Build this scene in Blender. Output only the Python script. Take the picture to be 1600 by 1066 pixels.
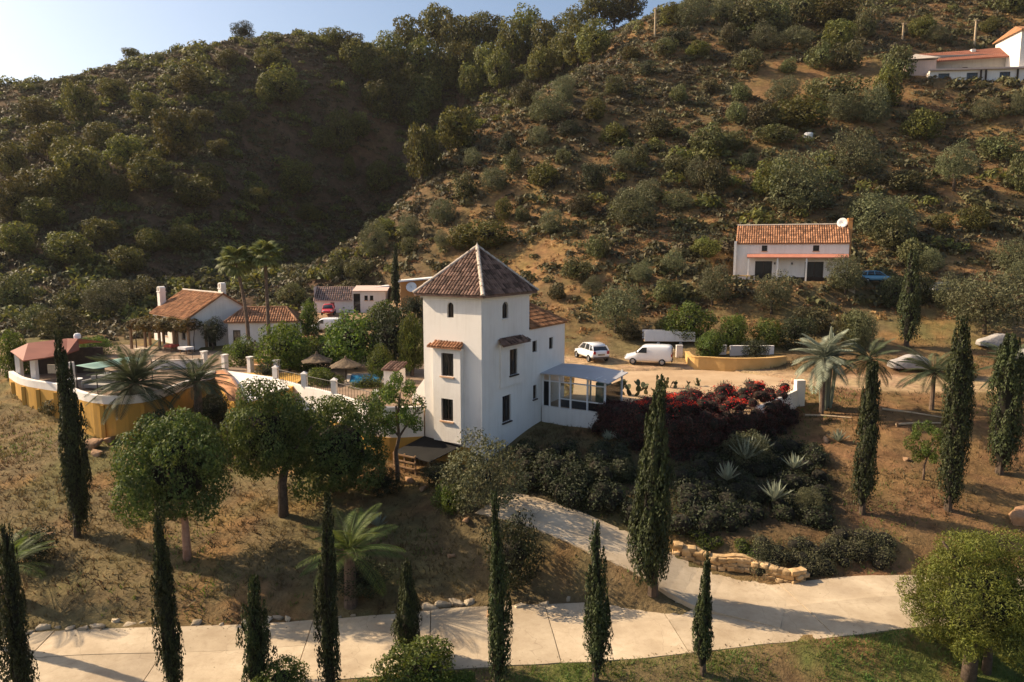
import bpy, bmesh, math, random
import numpy as np
from mathutils import Vector, Matrix

R = math.radians
scene = bpy.context.scene
for o in list(bpy.data.objects):
    bpy.data.objects.remove(o, do_unlink=True)
COL = scene.collection

# ------------------------------------------------------------------ camera
CAM_Z = 12.2
PITCH = R(7.4)
F = 1067.0            # focal length in pixels of a 1600 px wide picture
cam_d = bpy.data.cameras.new('camera')
cam_d.sensor_width = 36.0
cam_d.lens = 36.0 * F / 1600.0
cam_d.clip_start = 0.5
cam_d.clip_end = 6000
cam = bpy.data.objects.new('camera', cam_d)
COL.objects.link(cam)
cam.location = (0, 0, CAM_Z)
cam.rotation_euler = (math.pi / 2 - PITCH, 0, 0)
scene.camera = cam

# ------------------------------------------------------------------ sky, sun, exposure
SUN_EL = R(34.5)
SUN_AZ = R(-73.0)      # compass-like, from +Y towards +X
world = bpy.data.worlds.new('World')
scene.world = world
world.use_nodes = True
wt = world.node_tree
wt.nodes.clear()
w_out = wt.nodes.new('ShaderNodeOutputWorld')
w_bg = wt.nodes.new('ShaderNodeBackground')
w_sky = wt.nodes.new('ShaderNodeTexSky')
w_sky.sky_type = 'NISHITA'
w_sky.sun_disc = False
w_sky.sun_elevation = SUN_EL
w_sky.sun_rotation = SUN_AZ
w_sky.altitude = 200
w_sky.air_density = 1.0
w_sky.dust_density = 2.8
w_sky.ozone_density = 1.0
w_bg.inputs['Strength'].default_value = 0.095
wt.links.new(w_sky.outputs[0], w_bg.inputs['Color'])
wt.links.new(w_bg.outputs[0], w_out.inputs['Surface'])
sun_d = bpy.data.lights.new('sun', 'SUN')
sun_d.energy = 5.0
sun_d.angle = R(0.55)
sun_d.color = (1.0, 0.80, 0.56)
sun = bpy.data.objects.new('sun', sun_d)
COL.objects.link(sun)
to_sun = Vector((math.sin(SUN_AZ) * math.cos(SUN_EL), math.cos(SUN_AZ) * math.cos(SUN_EL), math.sin(SUN_EL)))
sun.rotation_euler = (-to_sun).to_track_quat('-Z', 'Y').to_euler()
sun.location = (-60, 40, 90)
scene.view_settings.view_transform = 'Standard'
scene.view_settings.look = 'None'
scene.view_settings.exposure = 0.78
scene.view_settings.gamma = 1.0
scene.view_settings.use_curve_mapping = False

# ------------------------------------------------------------------ pixel <-> place
CP, SP = math.cos(PITCH), math.sin(PITCH)
def ray(u, v):
    a = (u - 800.0) / F
    b = (533.0 - v) / F
    return Vector((a, CP + b * SP, -SP + b * CP))
def at(u, v, Y):
    d = ray(u, v)
    t = Y / d.y
    return Vector((d.x * t, Y, CAM_Z + d.z * t))
def atz(u, v, Z):
    d = ray(u, v)
    t = (Z - CAM_Z) / d.z
    return Vector((d.x * t, d.y * t, Z))

# ------------------------------------------------------------------ terrain height
CTRL = [  # (u, v, Y) : points of the ground seen in the photograph, with their distance
 # lower road and foreground
 (50,1040,26.5),(700,990,29.0),(1250,940,31.2),(1400,935,31.3),(700,945,31.8),(40,1000,28.3),(1200,1040,27.1),(800,1066,26.1),
 (1500,1050,27.2),(300,980,29.5),(1590,930,32.0),(1000,960,30.5),
 # left slope
 (60,700,46),(60,760,41),(60,850,35.5),(60,950,30.5),(130,655,52),(10,640,54),(293,870,34.5),(443,805,38),(520,760,41.5),
 (250,760,41),(200,690,47.5),(330,690,48.5),(620,758,42.6),(660,765,41.8),(600,850,36),(620,950,31.3),(760,800,37.5),(700,900,33.3),
 # driveway branch
 (800,780,37.6),(940,840,35.2),(1060,890,33.5),(870,900,33),
 # right slope
 (1000,700,44.5),(850,700,44.5),(1240,665,50),(1345,800,38.5),(1478,795,38.5),(1560,740,43),(1300,830,36.3),(1300,900,33),
 (1560,680,47),(1150,760,40.5),(1400,690,46),(1580,850,36),(1450,870,34.8),
 # parking plateau and track
 (924,562,71),(1013,572,67),(1420,600,57.7),(1250,600,58),(1560,600,58),(1560,560,66),(1150,580,64),(1400,575,64),(1330,600,58),
 # courtyard side
 (560,592,58),(250,560,69),(330,545,74),(120,575,60),(450,540,76),(500,520,86),(540,495,100),(600,500,95),(50,540,75),
 # right hill
 (1236,440,85),(1160,440,85),(1320,440,86),(1236,470,80),(1236,520,75),(1240,560,68),(1500,540,70),(1540,470,80),(1580,430,88),(1400,430,87),
 (1000,520,77),(950,480,82),(900,400,95),(1000,330,108),(1250,300,108),(1450,300,108),(1100,400,94),(1590,300,108),(1250,200,125),(1500,200,127),
 (1500,135,140),(1590,133,140),(1480,134,135.5),(1560,131,135.5),(1600,128,135),(1590,20,165),(1430,60,158),(1300,60,165),(1100,120,150),(1000,200,132),(1100,10,185),(800,330,112),(800,420,98),(650,430,104),(700,480,92),
 # crest of the right spur
 (1010,40,178),(930,100,165),(850,130,155),(700,240,140),(600,350,125),(500,445,112),
 # left hill
 (50,500,92),(100,400,118),(250,400,124),(100,250,150),(300,250,150),(250,170,172),(450,430,125),(500,400,150),(600,300,185),(450,300,168),
 (700,200,205),(550,150,196),(0,145,190),(200,108,205),(380,68,215),(600,80,225),(740,110,215),(740,180,192),(900,70,232),(400,160,182),(0,320,132),(0,430,108),
]
CTRL_W = [  # places the camera does not see, in metres
 (-26,143,14),(-14,158,26),(-3,172,38),(8,190,55),(-34,135,9),
 (-150,260,48),(-80,290,58),(0,310,62),(60,300,92),(120,280,112),(190,260,112),(-60,250,70),(20,260,80),
 (0,15,-7.5),(-40,15,-8),(40,15,-7.5),(0,0,-11),(-60,0,-12),(60,0,-11),
 (-60,40,-4),(-75,70,0),(-100,110,14),(60,40,-2),(75,65,3),(90,95,14),(110,140,45),(150,190,78),(-140,160,38),(-90,50,-4),(90,40,-2),
]
def _ctrl():
    pts = [at(u, v, y) for (u, v, y) in CTRL] + [Vector(p) for p in CTRL_W]
    return np.array([tuple(p) for p in pts])
_cp = _ctrl()
def _phi(r2):
    return np.where(r2 > 1e-9, 0.5 * r2 * np.log(np.maximum(r2, 1e-9)), 0.0)
_S = 60.0
_n = len(_cp)
_xy = _cp[:, :2] / _S
_K = _phi(((_xy[:, None, :] - _xy[None, :, :]) ** 2).sum(-1)) + np.eye(_n) * 0.0006
_P = np.hstack([np.ones((_n, 1)), _xy])
_A = np.vstack([np.hstack([_K, _P]), np.hstack([_P.T, np.zeros((3, 3))])])
_wt = np.linalg.solve(_A, np.concatenate([_cp[:, 2], np.zeros(3)]))

def _hash(ix, iy, seed):
    h = (ix * 374761393 + iy * 668265263 + seed * 1442695041) & 0xffffffff
    h = ((h ^ (h >> 13)) * 1274126177) & 0xffffffff
    return ((h ^ (h >> 16)) & 0xffff) / 65535.0
def vnoise(x, y, seed=0):
    x = np.asarray(x, float); y = np.asarray(y, float)
    ix = np.floor(x).astype(np.int64); iy = np.floor(y).astype(np.int64)
    fx = x - ix; fy = y - iy
    fx = fx * fx * (3 - 2 * fx); fy = fy * fy * (3 - 2 * fy)
    a = _hash(ix, iy, seed); b = _hash(ix + 1, iy, seed); c = _hash(ix, iy + 1, seed); d = _hash(ix + 1, iy + 1, seed)
    return (a * (1 - fx) + b * fx) * (1 - fy) + (c * (1 - fx) + d * fx) * fy - 0.5
def fbm(x, y, sc, seed=0, octs=4):
    s = 0; amp = 1.0
    for k in range(octs):
        s = s + amp * vnoise(np.asarray(x) / sc + 17.3 * k, np.asarray(y) / sc - 9.1 * k, seed + k)
        sc = sc / 2.03; amp *= 0.5
    return s
def smooth(e0, e1, x):
    t = np.clip((x - e0) / (e1 - e0), 0, 1)
    return t * t * (3 - 2 * t)
def seg_dist(x, y, path):
    """distance to a polyline and the position along it"""
    best = np.full(np.shape(x), 1e9)
    for (p, q) in zip(path[:-1], path[1:]):
        dx, dy = q[0] - p[0], q[1] - p[1]
        t = np.clip(((x - p[0]) * dx + (y - p[1]) * dy) / (dx * dx + dy * dy), 0, 1)
        best = np.minimum(best, np.hypot(x - p[0] - t * dx, y - p[1] - t * dy))
    return best
def in_poly(x, y, poly):
    x = np.asarray(x, float); y = np.asarray(y, float)
    inside = np.zeros(x.shape, bool)
    n = len(poly)
    for i in range(n):
        x0, y0 = poly[i][:2]; x1, y1 = poly[(i + 1) % n][:2]
        if y0 == y1: continue
        c = ((y0 > y) != (y1 > y)) & (x < (x1 - x0) * (y - y0) / (y1 - y0) + x0)
        inside ^= c
    return inside

def base_h(x, y):
    x = np.atleast_1d(np.asarray(x, float)); y = np.atleast_1d(np.asarray(y, float))
    xc = np.clip(x, -170, 200); yc = np.clip(y, 2, 300)
    out = np.zeros(x.shape)
    fx = xc.ravel() / _S; fy = yc.ravel() / _S
    res = _wt[_n] + _wt[_n + 1] * fx + _wt[_n + 2] * fy
    for i in range(_n):
        res = res + _wt[i] * _phi((fx - _xy[i, 0]) ** 2 + (fy - _xy[i, 1]) ** 2)
    out = res.reshape(x.shape)
    dist = np.hypot(x - xc, y - yc)
    out = out - 0.28 * dist * (dist < 400) - 112 * (dist >= 400)
    hill = smooth(78, 120, y)
    out = out + hill * (2.6 * fbm(x, y, 26, 3) + 0.9 * fbm(x, y, 6, 9, 3)) + (1 - hill) * 0.16 * fbm(x, y, 3.0, 5, 3)
    return out

# ------------------------------------------------------------------ object helpers
def tag(o, label=None, cat=None, group=None, kind=None):
    if label: o['label'] = label
    if cat: o['category'] = cat
    if group: o['group'] = group
    if kind: o['kind'] = kind
    return o
def empty(name, loc=(0, 0, 0), rz=0.0, label=None, cat=None, group=None):
    o = bpy.data.objects.new(name, None)
    o.empty_display_size = 0.2
    COL.objects.link(o)
    o.location = loc
    o.rotation_euler = (0, 0, rz)
    return tag(o, label, cat, group, 'thing' if cat else None)
def link(name, me, parent=None, loc=None, rot=None, scale=None):
    o = bpy.data.objects.new(name, me)
    COL.objects.link(o)
    if parent is not None: o.parent = parent
    if loc is not None: o.location = loc
    if rot is not None: o.rotation_euler = rot
    if scale is not None: o.scale = scale
    return o
def np_mesh(name, verts, quads, mat=None, smooth_=False):
    """mesh from numpy arrays, all faces with the same number of corners"""
    me = bpy.data.meshes.new(name)
    verts = np.asarray(verts, np.float32); quads = np.asarray(quads, np.int32)
    nf, k = quads.shape
    me.vertices.add(len(verts)); me.vertices.foreach_set('co', verts.ravel())
    me.loops.add(nf * k); me.loops.foreach_set('vertex_index', quads.ravel())
    me.polygons.add(nf)
    me.polygons.foreach_set('loop_start', np.arange(0, nf * k, k, dtype=np.int32))
    me.polygons.foreach_set('loop_total', np.full(nf, k, np.int32))
    if smooth_: me.polygons.foreach_set('use_smooth', np.ones(nf, bool))
    me.update(calc_edges=True)
    if mat is not None: me.materials.append(mat)
    return me

class MB:
    def __init__(s):
        s.v = []; s.f = []
    def add(s, vs, fs):
        b = len(s.v)
        s.v += [tuple(p) for p in vs]
        s.f += [tuple(i + b for i in f) for f in fs]
        return s
    def box(s, x0, x1, y0, y1, z0, z1):
        return s.add([(x0,y0,z0),(x1,y0,z0),(x1,y1,z0),(x0,y1,z0),(x0,y0,z1),(x1,y0,z1),(x1,y1,z1),(x0,y1,z1)],
                     [(3,2,1,0),(4,5,6,7),(0,1,5,4),(1,2,6,5),(2,3,7,6),(3,0,4,7)])
    def hexa(s, b4, t4):
        return s.add(list(b4) + list(t4), [(3,2,1,0),(4,5,6,7),(0,1,5,4),(1,2,6,5),(2,3,7,6),(3,0,4,7)])
    def prism(s, poly, z0, z1):
        n = len(poly)
        return s.add([(p[0], p[1], z0) for p in poly] + [(p[0], p[1], z1) for p in poly],
                     [tuple(range(n - 1, -1, -1)), tuple(range(n, 2 * n))] + [(i, (i + 1) % n, n + (i + 1) % n, n + i) for i in range(n)])
    def slab(s, quad, t):
        """quad of 3D points thickened downward by t"""
        q = [Vector(p) for p in quad]
        n = len(q)
        return s.add(q + [p - Vector((0, 0, t)) for p in q],
                     [tuple(range(n)), tuple(range(2 * n - 1, n - 1, -1))] + [((i + 1) % n, i, n + i, n + (i + 1) % n) for i in range(n)])
    def tube(s, pts, rad, seg=8, cap=True):
        pts = [Vector(p) for p in pts]
        n = len(pts)
        if not hasattr(rad, '__len__'): rad = [rad] * n
        b = len(s.v)
        up = Vector((0, 0, 1))
        for i, p in enumerate(pts):
            d = (pts[min(i + 1, n - 1)] - pts[max(i - 1, 0)]).normalized()
            ref = up if abs(d.z) < 0.9 else Vector((1, 0, 0))
            a = d.cross(ref).normalized(); c = d.cross(a).normalized()
            for k in range(seg):
                t = 2 * math.pi * k / seg
                s.v.append(tuple(p + (a * math.cos(t) + c * math.sin(t)) * rad[i]))
        for i in range(n - 1):
            for k in range(seg):
                k2 = (k + 1) % seg
                s.f.append((b + i * seg + k, b + i * seg + k2, b + (i + 1) * seg + k2, b + (i + 1) * seg + k))
        if cap:
            s.f.append(tuple(b + k for k in range(seg))[::-1])
            s.f.append(tuple(b + (n - 1) * seg + k for k in range(seg)))
        return s
    def lathe(s, prof, seg=16, c=(0, 0, 0)):
        b = len(s.v); n = len(prof)
        for (r, z) in prof:
            for k in range(seg):
                t = 2 * math.pi * k / seg
                s.v.append((c[0] + r * math.cos(t), c[1] + r * math.sin(t), c[2] + z))
        for i in range(n - 1):
            for k in range(seg):
                k2 = (k + 1) % seg
                s.f.append((b + i * seg + k, b + i * seg + k2, b + (i + 1) * seg + k2, b + (i + 1) * seg + k))
        return s
    def wall(s, o, dx, w, z0, z1, holes=(), depth=0.2):
        """upright wall face from o along unit dx; holes (x0,x1,z0,z1) with reveals going inwards"""
        o = Vector((o[0], o[1], 0)); dx = Vector((dx[0], dx[1], 0)).normalized()
        inn = Vector((-dx.y, dx.x, 0))           # inward, to the left of dx
        xs = sorted(set([0.0, w] + [h[0] for h in holes] + [h[1] for h in holes]))
        zs = sorted(set([z0, z1] + [h[2] for h in holes] + [h[3] for h in holes]))
        P = lambda x, z, d=0.0: o + dx * x + inn * d + Vector((0, 0, z))
        for i in range(len(xs) - 1):
            for j in range(len(zs) - 1):
                mx = (xs[i] + xs[i + 1]) / 2; mz = (zs[j] + zs[j + 1]) / 2
                if any(h[0] < mx < h[1] and h[2] < mz < h[3] for h in holes): continue
                s.add([P(xs[i], zs[j]), P(xs[i + 1], zs[j]), P(xs[i + 1], zs[j + 1]), P(xs[i], zs[j + 1])], [(0, 1, 2, 3)])
        for (a, b_, c, d) in [h[:4] for h in holes]:
            s.add([P(a, c), P(a, d), P(a, d, depth), P(a, c, depth)], [(0, 1, 2, 3)])
            s.add([P(b_, c), P(b_, c, depth), P(b_, d, depth), P(b_, d)], [(0, 1, 2, 3)])
            s.add([P(a, c), P(a, c, depth), P(b_, c, depth), P(b_, c)], [(0, 1, 2, 3)])
            s.add([P(a, d), P(b_, d), P(b_, d, depth), P(a, d, depth)], [(0, 1, 2, 3)])
        return s
    def mesh(s, name, mat, smooth_=False):
        me = bpy.data.meshes.new(name)
        me.from_pydata(s.v, [], s.f)
        if mat is not None: me.materials.append(mat)
        if smooth_: me.polygons.foreach_set('use_smooth', [True] * len(me.polygons))
        me.update()
        return me
    def build(s, name, mat, parent=None, smooth_=False, loc=None, bevel=0):
        o = link(name, s.mesh(name, mat, smooth_), parent, loc)
        if bevel:
            m = o.modifiers.new('bevel', 'BEVEL'); m.width = bevel; m.segments = 2; m.limit_method = 'ANGLE'
        return o
def copy_tree(o, parent=None):
    c = o.copy(); COL.objects.link(c); c.parent = parent
    for ch in list(o.children): copy_tree(ch, c)
    return c

# ------------------------------------------------------------------ materials
class NT:
    def __init__(s, name):
        s.m = bpy.data.materials.new(name); s.m.use_nodes = True
        s.t = s.m.node_tree; s.t.nodes.clear()
        s.out = s.t.nodes.new('ShaderNodeOutputMaterial')
    def n(s, kind, **kw):
        nd = s.t.nodes.new('ShaderNode' + kind)
        for k, v in kw.items():
            if k in nd.inputs: nd.inputs[k].default_value = v
            else: setattr(nd, k, v)
        return nd
    def l(s, a, b): s.t.links.new(a, b)
    def noise(s, vec, scale, detail=4, rough=0.55):
        nd = s.n('TexNoise'); nd.inputs['Scale'].default_value = scale; nd.inputs['Detail'].default_value = detail
        nd.inputs['Roughness'].default_value = rough
        if vec is not None: s.l(vec, nd.inputs['Vector'])
        return nd.outputs['Fac']
    def ramp(s, fac, stops):
        nd = s.n('ValToRGB'); e = nd.color_ramp.elements
        while len(e) < len(stops): e.new(0.5)
        for k, (p, c) in enumerate(stops):
            e[k].position = p; e[k].color = (*c, 1) if len(c) == 3 else c
        s.l(fac, nd.inputs['Fac'])
        return nd.outputs['Color']
    def mix(s, fac, a, b, mode='MIX'):
        nd = s.n('Mix', data_type='RGBA', blend_type=mode)
        for i, x in ((0, fac), (6, a), (7, b)):
            if isinstance(x, (int, float)): nd.inputs[i].default_value = x
            elif isinstance(x, tuple): nd.inputs[i].default_value = (*x, 1) if len(x) == 3 else x
            else: s.l(x, nd.inputs[i])
        return nd.outputs[2]
    def hsv(s, col, h=0.5, sat=1.0, v=1.0):
        nd = s.n('HueSaturation')
        for nm, x in (('Hue', h), ('Saturation', sat), ('Value', v)):
            if isinstance(x, (int, float)): nd.inputs[nm].default_value = x
            else: s.l(x, nd.inputs[nm])
        s.l(col, nd.inputs['Color'])
        return nd.outputs['Color']
    def maprange(s, x, a, b, c, d):
        nd = s.n('MapRange'); s.l(x, nd.inputs[0])
        for i, v in enumerate((a, b, c, d)): nd.inputs[i + 1].default_value = v
        return nd.outputs[0]
    def bump(s, h, strength, dist):
        nd = s.n('Bump'); nd.inputs['Strength'].default_value = strength; nd.inputs['Distance'].default_value = dist
        s.l(h, nd.inputs['Height'])
        return nd.outputs['Normal']
    def principled(s, col, rough=0.8, normal=None, spec=0.3, metal=0.0, coat=0.0):
        p = s.n('BsdfPrincipled')
        if isinstance(col, tuple): p.inputs['Base Color'].default_value = (*col, 1)
        else: s.l(col, p.inputs['Base Color'])
        p.inputs['Roughness'].default_value = rough
        p.inputs['Specular IOR Level'].default_value = spec
        p.inputs['Metallic'].default_value = metal
        p.inputs['Coat Weight'].default_value = coat
        if normal is not None: s.l(normal, p.inputs['Normal'])
        s.l(p.outputs[0], s.out.inputs['Surface'])
        return p
M = {}
def m_noise(name, c1, c2, scale, rough=0.85, bump=0.0, bscale=None, spec=0.25, metal=0.0, island=0.0, stretch=None, objvar=0.0, coat=0.0):
    t = NT(name)
    vec = t.n('NewGeometry').outputs['Position']
    if stretch:
        mp = t.n('Mapping'); mp.inputs['Scale'].default_value = stretch; t.l(vec, mp.inputs['Vector']); vec2 = mp.outputs[0]
    else: vec2 = vec
    f = t.noise(vec2, scale, 5, 0.6)
    col = t.ramp(f, [(0.3, c1), (0.7, c2)])
    if island:
        g = t.n('NewGeometry').outputs['Random Per Island']
        col = t.hsv(col, 0.5, 1.0, t.maprange(g, 0, 1, 1 - island, 1 + island))
    if objvar:
        g = t.n('ObjectInfo').outputs['Random']
        col = t.hsv(col, 0.5, 1.0, t.maprange(g, 0, 1, 1 - objvar, 1 + objvar))
    nrm = t.bump(t.noise(vec, bscale or scale * 4, 4), 1.0, bump) if bump else None
    t.principled(col, rough, nrm, spec, metal, coat)
    M[name] = t.m
    return t.m
def m_leaf(name, dark, light, trans=0.25, hue=0.02, val=0.3, objval=0.25, clump=0.0):
    t = NT(name)
    geo = t.n('NewGeometry')
    col = t.mix(geo.outputs['Random Per Island'], dark, light)
    if clump:
        f = t.noise(geo.outputs['Position'], 1.0 / clump, 3)
        col = t.hsv(col, t.maprange(f, 0.3, 0.7, 0.5 - hue, 0.5 + hue), 1.0, t.maprange(f, 0.3, 0.7, 1 - val, 1 + val))
    r = t.n('ObjectInfo').outputs['Random']
    col = t.hsv(col, t.maprange(r, 0, 1, 0.5 - hue, 0.5 + hue), 1.0, t.maprange(r, 0, 1, 1 - objval, 1 + objval))
    d = t.n('BsdfPrincipled'); t.l(col, d.inputs['Base Color']); d.inputs['Roughness'].default_value = 0.65; d.inputs['Specular IOR Level'].default_value = 0.25
    tr = t.n('BsdfTranslucent'); t.l(t.hsv(col, 0.48, 1.1, 1.5), tr.inputs['Color'])
    mx = t.n('MixShader'); mx.inputs[0].default_value = trans
    t.l(d.outputs[0], mx.inputs[1]); t.l(tr.outputs[0], mx.inputs[2]); t.l(mx.outputs[0], t.out.inputs['Surface'])
    M[name] = t.m
    return t.m
def m_wall(name, base, stain, grime=0.5):
    """painted render with faint blotches and vertical rain streaks"""
    t = NT(name)
    pos = t.n('NewGeometry').outputs['Position']
    mp = t.n('Mapping'); mp.inputs['Scale'].default_value = (2.2, 2.2, 0.16); t.l(pos, mp.inputs['Vector'])
    streak = t.noise(mp.outputs[0], 1.6, 5, 0.65)
    blot = t.noise(pos, 0.55, 4)
    f = t.mix(0.5, streak, blot)
    col = t.mix(t.maprange(f, 0.48, 0.72, 0, grime), base, stain)
    t.principled(col, 0.85, t.bump(t.noise(pos, 3.0, 6, 0.7), 0.6, 0.02), 0.2)
    M[name] = t.m
m_wall('whitewash', (0.81, 0.755, 0.69), (0.56, 0.49, 0.41), 0.45)
m_wall('ochre', (0.54, 0.30, 0.065), (0.36, 0.21, 0.065), 0.9)
m_wall('greywall', (0.34, 0.32, 0.29), (0.22, 0.2, 0.18), 0.8)
m_wall('pinkwall', (0.62, 0.47, 0.40), (0.42, 0.31, 0.25), 0.7)
m_wall('orangewall', (0.56, 0.27, 0.10), (0.4, 0.2, 0.08), 0.8)
m_noise('tile_dark', (0.10, 0.058, 0.042), (0.25, 0.155, 0.115), 2.2, 0.9, 0.01, 14, island=0.6)
m_noise('tile_orange', (0.24, 0.11, 0.055), (0.40, 0.205, 0.11), 1.3, 0.9, 0.01, 14, island=0.45)
m_noise('tile_brown', (0.24, 0.105, 0.05), (0.40, 0.20, 0.095), 1.3, 0.9, 0.01, 14, island=0.45)
m_noise('mortar', (0.42, 0.35, 0.28), (0.58, 0.5, 0.42), 2.0, 0.95)
m_noise('redsheet', (0.21, 0.070, 0.045), (0.27, 0.095, 0.060), 0.6, 0.7)
m_noise('redroof', (0.20, 0.075, 0.048), (0.29, 0.12, 0.078), 1.0, 0.8)
m_noise('salmon', (0.38, 0.15, 0.10), (0.46, 0.20, 0.135), 1.0, 0.7)
m_noise('dark_wood', (0.03, 0.02, 0.014), (0.065, 0.042, 0.03), 2.0, 0.7)
m_noise('wood', (0.22, 0.13, 0.07), (0.33, 0.21, 0.12), 3.0, 0.8)
m_noise('post_wood', (0.42, 0.31, 0.19), (0.55, 0.42, 0.28), 3.0, 0.8)
m_noise('black', (0.010, 0.010, 0.011), (0.016, 0.016, 0.017), 2.0, 0.6)
m_noise('dark_cloth', (0.010, 0.0095, 0.009), (0.017, 0.016, 0.015), 1.0, 0.9)
m_noise('sill', (0.50, 0.29, 0.17), (0.60, 0.38, 0.24), 2.0, 0.8)
m_noise('dirt_track', (0.36, 0.24, 0.135), (0.50, 0.36, 0.22), 0.35, 0.95, 0.05, 2)
m_noise('terracotta_paving', (0.17, 0.115, 0.075), (0.30, 0.21, 0.14), 0.9, 0.9)
m_noise('stone', (0.40, 0.25, 0.11), (0.60, 0.42, 0.23), 1.4, 0.9, 0.05, 5, objvar=0.3)
m_noise('palestone', (0.30, 0.235, 0.155), (0.56, 0.46, 0.33), 1.4, 0.9, 0.06, 5, objvar=0.25)
m_noise('rock', (0.28, 0.15, 0.075), (0.46, 0.29, 0.17), 1.2, 0.9, 0.06, 5)
m_noise('ochre_stone', (0.50, 0.30, 0.10), (0.60, 0.38, 0.15), 0.9, 0.9)
m_noise('bark', (0.05, 0.036, 0.026), (0.12, 0.085, 0.06), 6.0, 0.95, 0.02, 20)
m_noise('pink_bark', (0.28, 0.15, 0.10), (0.40, 0.24, 0.17), 5.0, 0.9)
m_noise('palm_trunk', (0.10, 0.065, 0.045), (0.20, 0.14, 0.10), 4.0, 0.95, 0.03, 14)
m_noise('thatch', (0.10, 0.07, 0.045), (0.19, 0.14, 0.09), 6.0, 0.95, 0.03, 22)
m_noise('canopy_white', (0.40, 0.39, 0.40), (0.48, 0.47, 0.47), 0.8, 0.6)
m_noise('shade_net', (0.10, 0.19, 0.165), (0.17, 0.27, 0.235), 1.2, 0.8)
m_noise('car_white', (0.78, 0.78, 0.78), (0.82, 0.82, 0.82), 0.5, 0.28, spec=0.5, coat=0.6)
m_noise('car_blue', (0.12, 0.30, 0.42), (0.13, 0.32, 0.45), 0.5, 0.28, spec=0.5, coat=0.6)
m_noise('car_red', (0.50, 0.025, 0.03), (0.56, 0.03, 0.035), 0.5, 0.3, spec=0.5, coat=0.6)
m_noise('car_dark', (0.03, 0.028, 0.03), (0.035, 0.033, 0.035), 0.5, 0.28, spec=0.5, coat=0.6)
m_noise('tyre', (0.015, 0.015, 0.015), (0.022, 0.022, 0.022), 3.0, 0.85)
m_noise('rim', (0.35, 0.35, 0.36), (0.45, 0.45, 0.46), 3.0, 0.4, metal=0.8)
m_noise('lamp_red', (0.28, 0.015, 0.015), (0.33, 0.02, 0.02), 3.0, 0.3)
m_noise('lamp_clear', (0.6, 0.6, 0.6), (0.7, 0.7, 0.7), 3.0, 0.15)
m_noise('tarp', (0.26, 0.24, 0.225), (0.40, 0.37, 0.345), 1.2, 0.9, 0.08, 4)
m_noise('white_paint', (0.74, 0.72, 0.70), (0.80, 0.78, 0.76), 1.0, 0.6)
m_noise('red_cloth', (0.36, 0.07, 0.05), (0.45, 0.10, 0.07), 1.0, 0.9)
m_noise('iron', (0.03, 0.028, 0.026), (0.06, 0.05, 0.045), 3.0, 0.6)
def m_glass(name, col, rough=0.08):
    t = NT(name); t.principled(col, rough, None, 0.6); M[name] = t.m
m_glass('dark_glass', (0.018, 0.018, 0.02))
m_glass('car_glass', (0.03, 0.035, 0.04), 0.06)
def m_clear():
    t = NT('clear_glass')
    g = t.n('BsdfGlossy'); g.inputs['Roughness'].default_value = 0.05
    tr = t.n('BsdfTransparent'); tr.inputs['Color'].default_value = (0.86, 0.9, 0.9, 1)
    fr = t.n('Fresnel'); fr.inputs['IOR'].default_value = 1.5
    mx = t.n('MixShader'); t.l(fr.outputs[0], mx.inputs[0]); t.l(tr.outputs[0], mx.inputs[1]); t.l(g.outputs[0], mx.inputs[2])
    t.l(mx.outputs[0], t.out.inputs['Surface']); M['clear_glass'] = t.m
m_clear()
def m_water():
    t = NT('pool_water'); pos = t.n('NewGeometry').outputs['Position']
    t.principled((0.03, 0.20, 0.42), 0.06, t.bump(t.noise(pos, 3.0, 3), 0.5, 0.03), 0.5); M['pool_water'] = t.m
m_water()
def m_concrete():
    t = NT('concrete'); pos = t.n('NewGeometry').outputs['Position']
    f = t.noise(pos, 0.5, 6, 0.65); f2 = t.noise(pos, 3.0, 5, 0.7)
    col = t.ramp(f, [(0.28, (0.36, 0.275, 0.18)), (0.72, (0.58, 0.475, 0.335))])
    col = t.mix(t.maprange(f2, 0.52, 0.75, 0, 0.5), col, (0.30, 0.22, 0.14))
    st = t.noise(pos, 0.22, 3); col = t.mix(t.maprange(st, 0.55, 0.75, 0, 0.45), col, (0.26, 0.2, 0.14))
    wob = t.n('VectorMath', operation='ADD'); t.l(pos, wob.inputs[0]); nz = t.n('TexNoise'); nz.inputs['Scale'].default_value = 0.8; t.l(pos, nz.inputs['Vector']); t.l(nz.outputs['Color'], wob.inputs[1])
    vo = t.n('TexVoronoi', feature='DISTANCE_TO_EDGE'); vo.inputs['Scale'].default_value = 0.32; t.l(wob.outputs[0], vo.inputs['Vector'])
    col = t.mix(t.maprange(vo.outputs['Distance'], 0.0, 0.004, 0.4, 0), col, (0.14, 0.10, 0.07))
    r = t.n('ObjectInfo').outputs['Random']; col = t.hsv(col, 0.5, 1.0, t.maprange(r, 0, 1, 0.88, 1.1))
    t.principled(col, 0.9, t.bump(t.noise(pos, 9.0, 5, 0.7), 0.7, 0.02), 0.2); M['concrete'] = t.m
m_concrete()
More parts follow.
